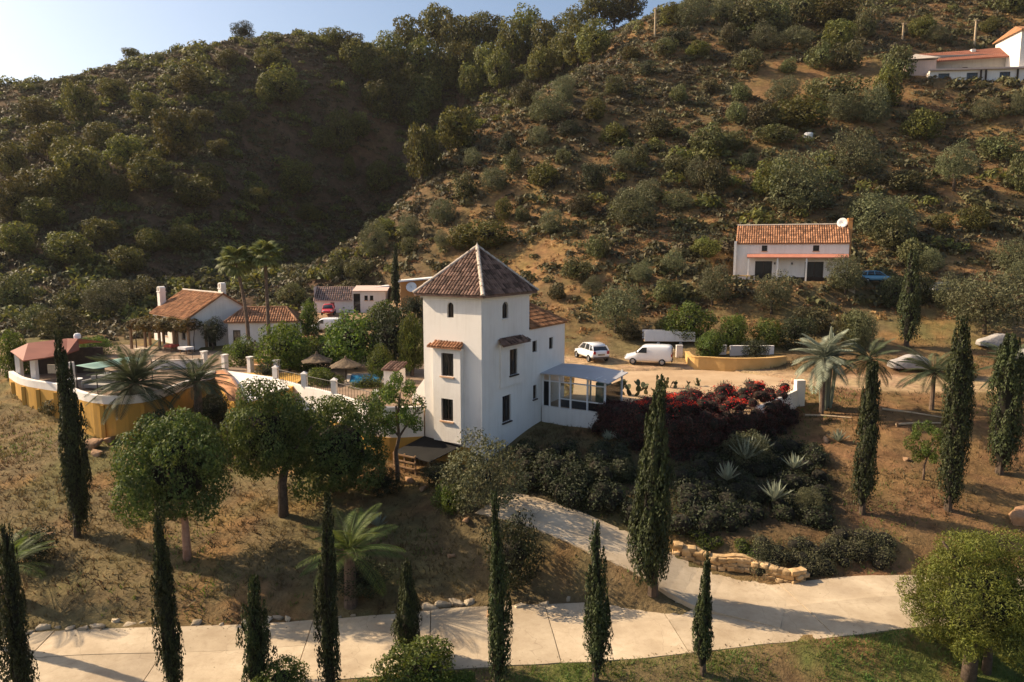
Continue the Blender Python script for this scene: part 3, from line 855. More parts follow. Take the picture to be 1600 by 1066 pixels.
# lean-to of dark cloth at the foot of the lit face, on poles
lean = empty('lean_to', tuple(tw(-4.6, -0.1, 0)), T_RZ, 'dark cloth lean-to awning on poles beside the ochre wall below the tower', 'awning')
q = [(-1.3, -1.9, -1.15), (1.9, -2.0, -1.30), (3.0, -0.06, -0.55), (-0.1, -0.06, -0.30)]
m_ = MB(); m_.slab(q, 0.05); m_.build('awning_cloth', M['dark_cloth'], lean)
for (x, y, z) in ((-1.25, -1.85, -1.2), (0.4, -1.9, -1.27), (1.85, -1.95, -1.35)):
    wpos = tw(-4.6 + x, -0.1 + y); gz = H(wpos.x, wpos.y) - 0.2
    m_ = MB(); m_.tube([(x, y, gz), (x, y, z)], 0.045, 6); m_.build('pole', M['dark_wood'], lean)
rail = empty('fence', tuple(tw(-5.8, -2.15, 0)), T_RZ, 'short wooden rail fence under the dark awning below the tower', 'fence')
gz = H(*tuple(tw(-5.0, -2.15))[:2])
for z in (0.3, 0.7, 1.1):
    m_ = MB(); m_.box(0, 1.9, -0.03, 0.03, gz + z - 0.05, gz + z + 0.04); m_.build('rail', M['wood'], rail)
for x in (0.02, 0.95, 1.88):
    m_ = MB(); m_.box(x - 0.05, x + 0.05, 0.035, 0.12, gz - 0.2, gz + 1.2); m_.build('post', M['wood'], rail)

# ------------------------------------------------------------------ glazed veranda on the terrace
ver = empty('veranda', tuple(tw(0.0, 8.0, 0)), T_RZ, 'glazed veranda with pale curved canopy joined to the tower wing', 'veranda')
VW, VD, VZ = 5.2, 3.1, 3.25
mb = MB()      # canopy, slightly arched
nseg = 10
top, bot = [], []
for i in range(nseg + 1):
    x = -0.05 + (VW + 0.35) * i / nseg; z = VZ + 0.16 * math.sin(math.pi * min(1, (i / nseg) * 0.8 + 0.2)) - 0.10 * (i / nseg) ** 2
    top += [(x, -0.45, z), (x, VD, z + 0.25)]
n2 = len(top)
fs = [(2 * i, 2 * i + 2, 2 * i + 3, 2 * i + 1) for i in range(nseg)] + [(2 * i + n2, 2 * i + 1 + n2, 2 * i + 3 + n2, 2 * i + 2 + n2) for i in range(nseg)]
fs += [(2 * i, 2 * i + n2, 2 * i + 2 + n2, 2 * i + 2) for i in range(nseg)] + [(2 * i + 1, 2 * i + 3, 2 * i + 3 + n2, 2 * i + 1 + n2) for i in range(nseg)] + [(2 * nseg, 2 * nseg + n2, 2 * nseg + 1 + n2, 2 * nseg + 1), (0, 1, 1 + n2, n2)]
mb.add(top + [(a, b, c - 0.07) for (a, b, c) in top], fs)
mb.build('canopy', M['canopy_white'], ver)
mb = MB()
for k in range(1, 7): 
    x = VW * k / 7
    mb.box(x - 0.02, x + 0.02, -0.3, VD - 0.1, VZ + 0.02, VZ + 0.10)
mb.build('rafters', M['white_paint'], ver)
bays_x = [0.05, 0.62, 1.45, 2.35, 3.7, 5.05]
for x in bays_x:
    mb = MB(); mb.box(x - 0.06, x + 0.06, -0.06, 0.06, 0.86, VZ + 0.05); mb.build('post', M['white_paint'], ver)
for x in (2.5, VW - 0.15):
    mb = MB(); mb.box(x - 0.06, x + 0.06, VD - 0.16, VD - 0.04, 0.86, VZ + 0.3); mb.build('post', M['white_paint'], ver)
mb = MB(); mb.box(0, 5.11, -0.05, 0.05, 2.72, 2.80); mb.build('transom', M['white_paint'], ver)
mb = MB(); mb.box(1.45, 5.11, -0.055, 0.055, 1.50, 1.58); mb.build('transom', M['white_paint'], ver)
for k, (a, b) in enumerate(zip(bays_x[1:-1], bays_x[2:])):
    mb = MB(); mb.box(a + 0.063, b - 0.063, -0.012, 0.012, 1.585 if k else 0.9, 2.715); mb.build('pane', M['clear_glass'], ver)
    if k:
        mb = MB(); mb.box(a + 0.1, b - 0.1, -0.02, 0.02, 0.93, 1.495); mb.build('pane', M['dark_glass'], ver)
mb = MB(); mb.box(0.12, 0.56, -0.02, 0.03, 0.88, 2.70); mb.build('door', M['black'], ver)
mb = MB(); mb.box(5.04, 5.06, 0.07, VD - 0.2, 0.9, 2.8); mb.build('pane', M['clear_glass'], ver)
# things inside: a cupboard, a lamp and hanging frames
cb = empty('cupboard', tuple(tw(3.3, 10.2, TERR_Z)), T_RZ, 'teal cupboard standing inside the glazed veranda', 'cupboard')
mb = MB(); mb.box(0, 1.1, 0, 0.45, 0.08, 1.7); mb.build('carcass', M['shade_net'], cb)
for x in (0.03, 0.56):
    mb = MB(); mb.box(x, x + 0.51, -0.03, 0.0, 0.12, 1.66); d_ = mb.build('door', M['shade_net'], cb)
    mb = MB(); mb.box(x + (0.44 if x < 0.1 else 0.05), x + (0.47 if x < 0.1 else 0.08), -0.06, -0.03, 0.8, 0.95); mb.build('handle', M['iron'], d_)
lamp = empty('hanging_lamp', tuple(tw(1.1, 9.0, 2.35)), T_RZ, 'small hanging lamp with cream shade inside the veranda by its door', 'lamp')
mb = MB(); mb.lathe([(0.08, 0.2), (0.22, 0.0), (0.22, -0.02), (0.0, -0.02)], 12); mb.build('shade', M['palestone'], lamp)
mb = MB(); mb.tube([(0, 0, 0.18), (0, 0, 0.9)], 0.012, 5); mb.build('cord', M['iron'], lamp)

# white terrace wall curving to the right, with end pillar
tw_root = empty('terrace_wall', (TERR_FRONT[1][0], TERR_FRONT[1][1], 0), 0, 'curved white retaining wall running right from the veranda under the bougainvillea', 'wall')
def ribbon_wall(mb, path, z0, z1, th, off=(0, 0)):
    """wall of thickness th along a plan path; z0/z1 may be lists"""
    p = [Vector((a[0] - off[0], a[1] - off[1], 0)) for a in path]; n = len(p)
    z0 = z0 if hasattr(z0, '__len__') else [z0] * n; z1 = z1 if hasattr(z1, '__len__') else [z1] * n
    L, Rr = [], []
    for i in range(n):
        d = (p[min(i + 1, n - 1)] - p[max(i - 1, 0)]).normalized(); nn = Vector((-d.y, d.x, 0))
        L.append(p[i] + nn * th / 2); Rr.append(p[i] - nn * th / 2)
    vs = []
    for i in range(n):
        vs += [(L[i].x, L[i].y, z0[i]), (Rr[i].x, Rr[i].y, z0[i]), (Rr[i].x, Rr[i].y, z1[i]), (L[i].x, L[i].y, z1[i])]
    fs = [(3, 2, 1, 0), (4 * n - 4, 4 * n - 3, 4 * n - 2, 4 * n - 1)]
    for i in range(n - 1):
        for k in range(4):
            fs.append((4 * i + k, 4 * i + (k + 1) % 4, 4 * i + 4 + (k + 1) % 4, 4 * i + 4 + k))
    return mb.add(vs, fs)
def refine(path, n=6):
    """Catmull-Rom refinement of a plan path"""
    P = [Vector((p[0], p[1], 0)) for p in path]; out = []
    for i in range(len(P) - 1):
        a = P[max(i - 1, 0)]; b = P[i]; c = P[i + 1]; d = P[min(i + 2, len(P) - 1)]
        for k in range(n):
            s_ = k / n
            out.append(tuple(0.5 * ((2 * b) + (c - a) * s_ + (2 * a - 5 * b + 4 * c - d) * s_ ** 2 + (3 * b - a - 3 * c + d) * s_ ** 3))[:2])
    return out + [tuple(P[-1])[:2]]
tpath = refine([tuple(tw(0.12, 7.86))[:2], tuple(tw(2.2, 7.86))[:2]] + [(p[0] + 0.05, p[1] - 0.2) for p in TERR_FRONT[2:]], 5)
mb = MB(); ribbon_wall(mb, tpath, -3.0, TERR_Z + 0.03, 0.3, TERR_FRONT[1]); mb.build('wall', M['whitewash'], tw_root)
mb = MB(); ribbon_wall(mb, tpath[-6:], TERR_Z + 0.033, TERR_Z + 0.55, 0.24, TERR_FRONT[1]); mb.build('parapet', M['whitewash'], tw_root)
pe = Vector((tpath[-1][0], tpath[-1][1], 0))
mb = MB(); mb.box(-0.35, 0.35, -0.3, 0.3, -2.5, TERR_Z + 1.3); 
pil = mb.build('pillar', M['whitewash'], tw_root, loc=(pe.x - TERR_FRONT[1][0] + 0.15, pe.y - TERR_FRONT[1][1], 0))

# ------------------------------------------------------------------ generic small house
def gable_house(name, loc, rz, L, W, h, rise, label, tile='tile_orange', ov=0.3, front=(), right=(), back=(), left=(), foot=-1.5, wall_m='whitewash', cat='house', hip=0.0, win_kw=None):
    """L along local x (ridge direction), W along local y; front is the -y side, right the +x gable"""
    root = empty(name, loc, rz, label, cat)
    mb = MB()
    mb.wall((0, 0), (1, 0), L, foot, h, front, 0.2); mb.wall((L, 0), (0, 1), W, foot, h, right, 0.2)
    mb.wall((L, W), (-1, 0), L, foot, h, back, 0.2); mb.wall((0, W), (0, -1), W, foot, h, left, 0.2)
    if hip == 0:
        mb.add([(L, 0, h), (L, W, h), (L, W / 2, h + rise)], [(0, 1, 2)]); mb.add([(0, 0, h), (0, W, h), (0, W / 2, h + rise)], [(2, 1, 0)])
    mb.build('wall', M[wall_m], root)
    k = rise / (W / 2)
    e0, e1 = Vector((-ov, -ov, h - k * ov + 0.03)), Vector((L + ov, -ov, h - k * ov + 0.03))
    f0, f1 = Vector((-ov, W + ov, h - k * ov + 0.03)), Vector((L + ov, W + ov, h - k * ov + 0.03))
    r0, r1 = Vector((-ov + hip, W / 2, h + rise + 0.03)), Vector((L + ov - hip, W / 2, h + rise + 0.03))
    mb = MB(); mb.slab([e0, e1, r1, r0], 0.1); mb.slab([f1, f0, r0, r1], 0.1)
    if hip: mb.slab([e1, f1, r1], 0.1); mb.slab([f0, e0, r0], 0.1)
    roof = mb.build('roof', M[tile], root)
    mb = MB(); tile_face(mb, e0, e1, r1, r0, 0.27, 0.5, random.Random(4), 0.11); tile_face(mb, f1, f0, r0, r1, 0.27, 0.5, random.Random(5), 0.11)
    if hip: tile_face(mb, e1, f1, r1, r1, 0.27, 0.5, random.Random(6), 0.11); tile_face(mb, f0, e0, r0, r0, 0.27, 0.5, random.Random(7), 0.11)
    stuff(mb.build('roof_tiles', M[tile], roof))
    mb = MB(); ridge_tiles(mb, r0, r1, 0.14)
    if hip:
        for (a, b) in ((e0, r0), (f0, r0), (e1, r1), (f1, r1)): ridge_tiles(mb, a, b, 0.13)
    stuff(mb.build('ridge_tiles', M[tile if hip else 'mortar'], roof))
    kw = win_kw or {}
    for (o, dx, hs) in (((0, 0), (1, 0), front), ((L, 0), (0, 1), right), ((L, W), (-1, 0), back), ((0, W), (0, -1), left)):
        for hh in hs:
            door = hh[2] < 0.15
            w_ = window(root, o, dx, *hh[:4], 0.19, not door, 0 if door else 3, **kw)
            if door: w_.name = 'door'
    return root
def chimney(root, x, y, z0, z1, w=0.7, d=0.55, arch=True):
    mb = MB()
    mb.box(x - w / 2, x + w / 2, y - d / 2, y + d / 2, z0, z1)
    mb.box(x - w / 2 - 0.06, x + w / 2 + 0.06, y - d / 2 - 0.06, y + d / 2 + 0.06, z1 + 0.002, z1 + 0.1)
    hw = w / 2 - 0.02
    for sx in (-1, 1): mb.box(x + sx * hw - 0.08, x + sx * hw + 0.08, y - d / 2 + 0.02, y + d / 2 - 0.02, z1 + 0.102, z1 + 0.5)
    prev = None
    for k in range(9):
        a = math.pi * k / 8; p = (x + (hw + 0.08) * math.cos(a), z1 + 0.5 + 0.22 * math.sin(a)); q_ = (x + (hw - 0.08) * math.cos(a), z1 + 0.5 + 0.10 * math.sin(a))
        if prev:
            (a0, b0) = prev
            mb.hexa([(b0[0], y - d / 2 + 0.02, b0[1]), (q_[0], y - d / 2 + 0.02, q_[1]), (q_[0], y + d / 2 - 0.02, q_[1]), (b0[0], y + d / 2 - 0.02, b0[1])],
                    [(a0[0], y - d / 2 + 0.02, a0[1]), (p[0], y - d / 2 + 0.02, p[1]), (p[0], y + d / 2 - 0.02, p[1]), (a0[0], y + d / 2 - 0.02, a0[1])])
        prev = (p, q_)
    return mb.build('chimney', M['whitewash'], root)

# ------------------------------------------------------------------ farmhouse on the left
fc = atz(298, 546, 1.5)
FR = R(-44)
ex_ = Vector((math.cos(FR), math.sin(FR), 0)); ey_ = Vector((-math.sin(FR), math.cos(FR), 0))
FL, FW, FHT, FRI = 11.2, 7.7, 3.55, 2.45
farm = gable_house('farmhouse', tuple(fc - ex_ * FL), FR, FL, FW, FHT, FRI, 'white farmhouse with orange-brown tiled gable roof and two chimneys behind the vine pergola', 'tile_brown',
    front=[(1.2, 2.2, 0.1, 2.2), (3.4, 4.5, 0.9, 2.1), (6.0, 7.1, 0.1, 2.2), (8.9, 9.9, 1.0, 2.0)], right=[(2.0, 2.9, 0.1, 2.1)], win_kw=dict(bars=0) if False else None)
chimney(farm, 10.6, FW / 2 + 0.25, FHT + FRI - 0.5, FHT + FRI + 0.55, 0.75, 0.6)
chimney(farm, -0.2, 1.2, FHT - 0.2, FHT + 2.3, 0.85, 0.7)
mb = MB(); mb.tube([(0.6, 1.6, FHT + 0.5), (0.6, 1.6, FHT + 4.4)], 0.025, 5)
mb.tube([(0.2, 1.6, FHT + 4.0), (1.0, 1.6, FHT + 4.0)], 0.015, 5); mb.tube([(0.3, 1.6, FHT + 4.25), (0.9, 1.6, FHT + 4.25)], 0.015, 5)
mb.build('aerial', M['iron'], farm)
mb = MB(); mb.tube([(5.2, FW / 2, FHT + FRI), (5.2, FW / 2, FHT + FRI + 0.55)], 0.06, 6); mb.lathe([(0.14, 0.55), (0.0, 0.72)], 8, (5.2, FW / 2, FHT + FRI)); mb.build('flue', M['iron'], farm)
# low side room on the far left of the farmhouse
mb = MB(); mb.wall((-3.2, 1.5), (1, 0), 3.2, -1.0, 2.9); mb.wall((-3.2, 5.0), (0, -1), 3.5, -1.0, 2.9); mb.build('side_wall', M['whitewash'], farm)
mb = MB(); q = [(-3.5, 1.2, 2.95), (-0.01, 1.2, 2.95), (-0.01, 5.0, 4.0), (-3.5, 5.0, 4.0)]; mb.slab(q, 0.1); sr = mb.build('side_roof', M['redroof'], farm)
mb = MB(); tile_face(mb, *q, 0.27, 0.5, random.Random(8), 0.11); stuff(mb.build('roof_tiles', M['redroof'], sr))
# lower annex to the right
ac = at(357, 530, 75.5); ac.z = 1.5
annex = gable_house('annex', tuple(ac), R(9), 7.2, 5.2, 3.1, 1.25, 'low white annex with bright orange hipped tile roof behind the two tall palms', 'tile_orange', hip=1.6,
    front=[(5.7, 6.1, 1.4, 2.2), (0.5, 1.3, 0.1, 2.1)], right=[(1.5, 2.1, 1.2, 2.0)])

# ------------------------------------------------------------------ vine pergola
pg0 = atz(206, 545, COURT_Z); pg1 = atz(296, 550, COURT_Z)
perg = empty('pergola', tuple(pg0), math.atan2(pg1.y - pg0.y, pg1.x - pg0.x), 'timber pergola in front of the farmhouse carrying the browning vine', 'pergola')
PL = (pg1 - pg0).length
for k in range(5):
    for y in (0.0, 2.6):
        mb = MB(); mb.box(PL * k / 4 - 0.11, PL * k / 4 + 0.11, y - 0.11, y + 0.11, -0.1, 2.5); mb.build('post', M['wood'], perg)
for y in (0.0, 2.6):
    mb = MB(); mb.box(-0.4, PL + 0.4, y - 0.06, y + 0.06, 2.503, 2.65); mb.build('beam', M['wood'], perg)
for k in range(12):
    x = PL * k / 11
    mb = MB(); mb.box(x - 0.04, x + 0.04, -0.5, 3.1, 2.653, 2.75); mb.build('rafter', M['wood'], perg)

# ------------------------------------------------------------------ courtyard retaining walls
cw = empty('courtyard_wall', (YARD_FRONT[0][0], YARD_FRONT[0][1], 0), 0, 'curved ochre retaining wall with white parapet round the courtyard at left', 'wall')
yp = refine(YARD_FRONT, 3)
off = YARD_FRONT[0]
def outward(path, k):
    out = []
    for i in range(len(path)):
        a = Vector((*path[max(i - 1, 0)], 0)); b = Vector((*path[min(i + 1, len(path) - 1)], 0)); d = (b - a).normalized()
        out.append((path[i][0] + d.y * k, path[i][1] - d.x * k))
    return out
mb = MB(); ribbon_wall(mb, outward(yp, 0.16), -3.0, COURT_Z + 0.05, 0.3, off); mb.build('wall', M['ochre'], cw)
mb = MB(); ribbon_wall(mb, outward(yp, 0.13), COURT_Z + 0.053, COURT_Z + 0.62, 0.36, off); mb.build('parapet', M['whitewash'], cw)
for i in range(2, len(yp) - 1, 3):
    a = outward(yp, 0.36)[i]
    mb = MB(); mb.box(-0.14, 0.14, -0.1, 0.1, -3.0, COURT_Z); mb.build('buttress', M['ochre'], cw, loc=(a[0] - off[0], a[1] - off[1], 0))
cw2 = empty('courtyard_wall', (YARD_FRONT2[0][0], YARD_FRONT2[0][1], 0), 0, 'white over ochre retaining wall left of the tower with pillars on top', 'wall')
yp2 = refine(YARD_FRONT2, 4); off2 = YARD_FRONT2[0]
mb = MB(); ribbon_wall(mb, outward(yp2, 0.18), -3.2, -0.35, 0.34, off2); mb.build('lower_wall', M['ochre'], cw2)
mb = MB(); ribbon_wall(mb, outward(yp2, 0.13), -0.347, COURT_Z + 0.35, 0.3, off2); mb.build('upper_wall', M['whitewash'], cw2)
for i in (4, 8, 12, 16):
    a = outward(yp2, 0.13)[i]
    mb = MB(); mb.box(-0.2, 0.2, -0.2, 0.2, COURT_Z + 0.353, COURT_Z + 1.35)
    mb.add([(-0.26, -0.26, COURT_Z + 1.353), (0.26, -0.26, COURT_Z + 1.353), (0.26, 0.26, COURT_Z + 1.353), (-0.26, 0.26, COURT_Z + 1.353), (0, 0, COURT_Z + 1.55)], [(3, 2, 1, 0), (0, 1, 4), (1, 2, 4), (2, 3, 4), (3, 0, 4)])
    mb.build('pillar', M['whitewash'], cw2, loc=(a[0] - off2[0], a[1] - off2[1], 0))
for (i, j) in ((4, 8), (8, 12), (12, 16)):
    a, b = Vector((*outward(yp2, 0.13)[i], 0)), Vector((*outward(yp2, 0.13)[j], 0))
    mb = MB(); n = 14; o_ = Vector((off2[0], off2[1], 0))
    mb.tube([a - o_ + Vector((0, 0, COURT_Z + 1.2)), b - o_ + Vector((0, 0, COURT_Z + 1.2))], 0.025, 5)
    for k in range(1, n):
        p = a.lerp(b, k / n) - o_
        mb.tube([p + Vector((0, 0, COURT_Z + 0.3)), p + Vector((0, 0, COURT_Z + 1.2))], 0.014, 4)
    mb.build('railing', M['iron'], cw2)
# white gable-like stair wall against the tower
st = empty('stair_wall', tuple(tw(-4.9, 1.6, 0)), T_RZ, 'white sloping stair wall against the left side of the tower', 'wall')
mb = MB(); mb.add([(0, 0, -1), (-2.3, 0, -1), (-2.3, 0, 2.0), (-0.0, 0, 4.6), (0, 0.3, -1), (-2.3, 0.3, -1), (-2.3, 0.3, 2.0), (0, 0.3, 4.6)],
    [(0, 3, 2, 1), (4, 5, 6, 7), (1, 2, 6, 5), (2, 3, 7, 6), (0, 4, 7, 3)]); mb.build('wall', M['whitewash'], st)
# inner white pillars and low wall of the courtyard (behind the palms)
def pillar(u, v, z=COURT_Z, hgt=1.35, label='', w=0.42):
    p = atz(u, v, z)
    r_ = empty('pillar', tuple(p), R(-30), label, 'pillar', 'white pillars of the courtyard')
    mb = MB(); mb.box(-w / 2, w / 2, -w / 2, w / 2, -0.1, hgt); mb.build('shaft', M['whitewash'], r_)
    mb = MB(); mb.box(-w / 2 - 0.06, w / 2 + 0.06, -w / 2 - 0.06, w / 2 + 0.06, hgt + 0.002, hgt + 0.1); mb.build('cap', M['whitewash'], r_)
pillar(320, 572, label='white pillar in the courtyard left of the lit sloping roof, farthest left')
pillar(352, 578, label='white pillar standing just above the sloping white roof')
pillar(392, 582, label='white pillar beside the ochre bench right of the sloping roof')
pillar(433, 588, label='rounded white pillar nearest the thatched parasols')
lw0, lw1 = atz(240, 577, COURT_Z), atz(318, 574, COURT_Z)
lw = empty('low_wall', tuple(lw0), math.atan2(lw1.y - lw0.y, lw1.x - lw0.x), 'low white courtyard wall with dark rail right of the green awning', 'wall')
LL = (lw1 - lw0).length
mb = MB(); mb.box(0, LL, -0.15, 0.15, -0.1, 0.75); mb.build('wall', M['whitewash'], lw)
mb = MB(); mb.box(-0.1, LL + 0.05, -0.2, 0.2, 0.753, 0.82); mb.build('coping', M['mortar'], lw)
mb = MB(); mb.tube([(0.2, 0, 1.2), (LL - .1, 0, 1.2)], 0.02, 5)
for k in range(6): mb.tube([(0.2 + (LL - 0.3) * k / 5, 0, 0.8), (0.2 + (LL - 0.3) * k / 5, 0, 1.2)], 0.018, 5)
mb.build('railing', M['iron'], lw)

# ------------------------------------------------------------------ sloping white roof store below the courtyard
s0, s1, s2, s3 = at(352, 579, 58.6), at(433, 590, 56.0), at(452, 606, 52.6), at(385, 627, 51.0)
store = empty('store_room', (s3.x, s3.y, -1.5), 0, 'ochre store room with sloping white roof and curved tiled edge below the courtyard', 'outbuilding')
o_ = Vector((s3.x, s3.y, -1.5))
mb = MB(); mb.slab([s3 - o_, s2 - o_, s1 - o_, s0 - o_], 0.14); mb.build('roof', M['whitewash'], store)
cur = []
for k in range(9):
    t_ = k / 8; p = s3.lerp(s0, t_) - o_; p.z += 0.35 * math.sin(math.pi * t_); cur.append(p + Vector((-0.1, 0, 0.05)))
mb = MB(); mb.tube(cur, 0.11, 6); mb.build('edge_trim', M['tile_dark'], store)
mb = MB()
inner = [c + Vector((-1.35, 0.4, -0.15 - 0.5 * (1 - abs(i - 4) / 4))) for i, c in enumerate(cur)]
for i in range(8): mb.add([cur[i], cur[i + 1], inner[i + 1], inner[i]], [(0, 1, 2, 3)])
mb.build('verge_tiles', M['tile_brown'], store)
mb = MB(); a = s3 - o_; b = s0 - o_; c = s2 - o_
mb.hexa([(a.x + .1, a.y + .1, -1), (c.x - .1, c.y + .1, -1), (c.x - .1, b.y, -1), (b.x + .1, b.y, -1)], [(a.x + .1, a.y + .1, a.z - .16), (c.x - .1, c.y + .1, c.z - .16), (c.x - .1, b.y, b.z - .2), (b.x + .1, b.y, b.z - .2)])
mb.hexa([(a.x - 1.2, a.y + .5, -1), (a.x + .1, a.y + .1, -1), (b.x + .1, b.y, -1), (b.x - 1.2, b.y, -1)], [(a.x - 1.2, a.y + .5, a.z - .7), (a.x + .1, a.y + .1, a.z - .16), (b.x + .1, b.y, b.z - .2), (b.x - 1.2, b.y, b.z - .5)])
mb.build('wall', M['ochre'], store)

# ------------------------------------------------------------------ red-roofed pavilion
pv = empty('pavilion', tuple(atz(70, 592, COURT_Z)), 0, 'open corner pavilion with terracotta-red sheet roof on white posts at far left', 'pavilion')
o_ = Vector(pv.location)
rim = [atz(u, v, 3.75) - o_ for (u, v) in ((16, 549), (36, 563.5), (70, 559), (104, 553), (124, 546))]
hi = [atz(u, v, 4.55) - o_ for (u, v) in ((44, 536), (105, 529), (122, 529))]
mb = MB()
V_ = [tuple(p) for p in rim + hi]
mb.add(V_, [(0, 1, 5), (1, 2, 6, 5), (2, 3, 6), (3, 4, 7, 6)])
back = [tuple(Vector(p) + Vector((0.2, 3.2, -0.7))) for p in V_[5:]]
mb.add([V_[0], V_[5], V_[6], V_[7], back[0], back[1], back[2]], [(0, 1, 4), (1, 2, 5, 4), (2, 3, 6, 5)])
pr = mb.build('roof', M['redsheet'], pv)
md = pr.modifiers.new('thickness', 'SOLIDIFY'); md.thickness = 0.10; md.offset = -1
mb = MB(); mb.lathe([(0.28, 0), (0.30, 0.25), (0.22, 0.42), (0.0, 0.5)], 10, tuple(Vector(hi[1]) + Vector((0.6, 0.5, -0.05)))); mb.build('cowl', M['white_paint'], pr)
for (u, v) in ((28, 585.5), (52, 593), (30, 572)):
    p = atz(u, v, COURT_Z + 0.5) - o_
    mb = MB(); mb.box(-0.2, 0.2, -0.2, 0.2, 0, 2.2); mb.build('post', M['whitewash'], pv, loc=(p.x, p.y + 0.25, 0.0))
p = atz(110, 600, COURT_Z + 0.5) - o_
mb = MB(); mb.box(-0.15, 0.15, -0.15, 0.15, 0, 2.2); mb.build('post', M['whitewash'], pv, loc=(p.x, p.y + 0.3, 0.0))
bw0, bw1 = Vector(rim[0]) + Vector((0.6, 1.9, 0)), Vector(rim[4]) + Vector((0.9, 1.9, 0))
mb = MB(); ribbon_wall(mb, [(bw0.x, bw0.y), (bw1.x, bw1.y)], -0.1, 2.3, 0.2); mb.build('shade_backing', M['dark_wood'], pv)  # dark sheet added so the open interior reads as deep shade
p = atz(75, 575, COURT_Z + 2.0) - o_
mb = MB(); mb.box(-0.7, 0.7, -0.05, 0.05, -0.35, 0.35); mb.build('sign_board', M['palestone'], pv, loc=(p.x, p.y + 1.0, 1.75))
# furniture round the pavilion
def garden_table(u, v, label, cat='table'):
    p = atz(u, v, COURT_Z); r_ = empty('garden_table', tuple(p), R(20), label, cat)
    mb = MB(); mb.lathe([(0.0, 0.70), (0.55, 0.70), (0.55, 0.74), (0.0, 0.74)], 16); mb.build('table_top', M['white_paint'], r_)
    mb = MB(); mb.tube([(0, 0, 0), (0, 0, 0.7)], 0.05, 6); mb.build('leg', M['iron'], r_)
    mb = MB(); mb.lathe([(0.3, 0.0), (0.28, 0.05), (0.06, 0.07)], 12); mb.build('base', M['iron'], r_)
garden_table(118, 606, 'round white table in the pavilion beside the tall left cypress')
garden_table(165, 598, 'round white table under the green awning')
sofa = empty('garden_sofa', tuple(atz(160, 608, COURT_Z)), R(-8), 'grey garden sofa with low back under the green awning', 'sofa')
mb = MB(); mb.box(-1.3, 1.3, -0.4, 0.4, 0.1, 0.42); mb.build('seat', M['greywall'], sofa, bevel=0.04)
mb = MB(); mb.box(-1.3, 1.3, 0.42, 0.62, 0.1, 1.0); mb.build('backrest', M['greywall'], sofa, bevel=0.04)
for x in (-1.42, 1.42):
    mb = MB(); mb.box(x - 0.1, x + 0.1, -0.4, 0.62, 0.1, 0.7); mb.build('armrest', M['greywall'], sofa, bevel=0.03)
for k in range(2):
    bt = empty('bottle', tuple(atz(91 + 7 * k, 599 + k, COURT_Z + 0.62) + Vector((0, 0.15, 0))), 0, ['white bottle on the pavilion parapet', 'dark red bottle on the pavilion parapet'][k], 'bottle')
    mb = MB(); mb.lathe([(0.0, 0), (0.12, 0), (0.13, 0.35), (0.05, 0.5), (0.05, 0.65), (0.0, 0.66)], 10); mb.build('body', M[['white_paint', 'red_cloth'][k]], bt)
    mb = MB(); mb.lathe([(0.055, 0.62), (0.055, 0.72), (0, 0.73)], 8); mb.build('stopper', M['iron'], bt)
# green shade canopy
sc_ = empty('shade_canopy', tuple(atz(178, 600, COURT_Z)), 0, 'flat green netting shade canopy on thin poles beside the red-roofed pavilion', 'awning')
o_ = Vector(sc_.location)
q = [atz(118, 571, 3.5) - o_, atz(150, 577, 3.5) - o_, atz(236, 561, 3.5) - o_, atz(205, 557, 3.6) - o_]
mb = MB(); nn = 6
G4 = [[q[0].lerp(q[1], i / nn).lerp(q[3].lerp(q[2], i / nn), j / nn) - Vector((0, 0, 0.18 * math.sin(math.pi * i / nn) * math.sin(math.pi * j / nn))) for i in range(nn + 1)] for j in range(nn + 1)]
mb.add([p for r_ in G4 for p in r_], [(j * (nn + 1) + i, j * (nn + 1) + i + 1, (j + 1) * (nn + 1) + i + 1, (j + 1) * (nn + 1) + i) for j in range(nn) for i in range(nn)])
cl = mb.build('netting', M['shade_net'], sc_, True); md = cl.modifiers.new('thickness', 'SOLIDIFY'); md.thickness = 0.03
for p in q:
    mb = MB(); mb.tube([(p.x, p.y, -0.3), (p.x, p.y, p.z)], 0.04, 6); mb.build('pole', M['iron'], sc_)
# dining sets under the pergola
def dining(u, v, label, cloth):
    p = atz(u, v, COURT_Z); r_ = empty('dining_table', tuple(p), R(-30), label, 'table')
    mb = MB(); mb.box(-0.6, 0.6, -0.45, 0.45, 0.72, 0.76); mb.build('table_top', M['wood'], r_)
    mb = MB(); mb.box(-0.66, 0.66, -0.51, 0.51, 0.50, 0.775)
    mb.build('tablecloth', M[cloth], r_)
    for x in (-0.5, 0.5):
        for y in (-0.35, 0.35):
            mb = MB(); mb.box(x - 0.03, x + 0.03, y - 0.03, y + 0.03, 0, 0.499); mb.build('leg', M['wood'], r_)
dining(268, 549, 'table with red cloth under the pergola near the farmhouse corner', 'red_cloth')
dining(291, 553, 'small table with pale cloth at the right end of the pergola', 'white_paint')
dining(222, 556, 'table with pale cloth at the left end of the pergola', 'palestone')
# ochre bench in the courtyard
bn = empty('bench', tuple(atz(412, 579, COURT_Z)), R(-14), 'built ochre bench with seat slab between the white courtyard pillars', 'bench')
mb = MB(); mb.box(-1.6, 1.6, -0.25, 0.25, 0, 0.45); mb.build('base', M['ochre_stone'], bn)
mb = MB(); mb.box(-1.65, 1.65, -0.3, 0.3, 0.453, 0.52); mb.build('seat', M['sill'], bn)
mb = MB(); mb.box(-1.6, 1.6, 0.303, 0.45, 0, 0.95); mb.build('backrest', M['ochre_stone'], bn)

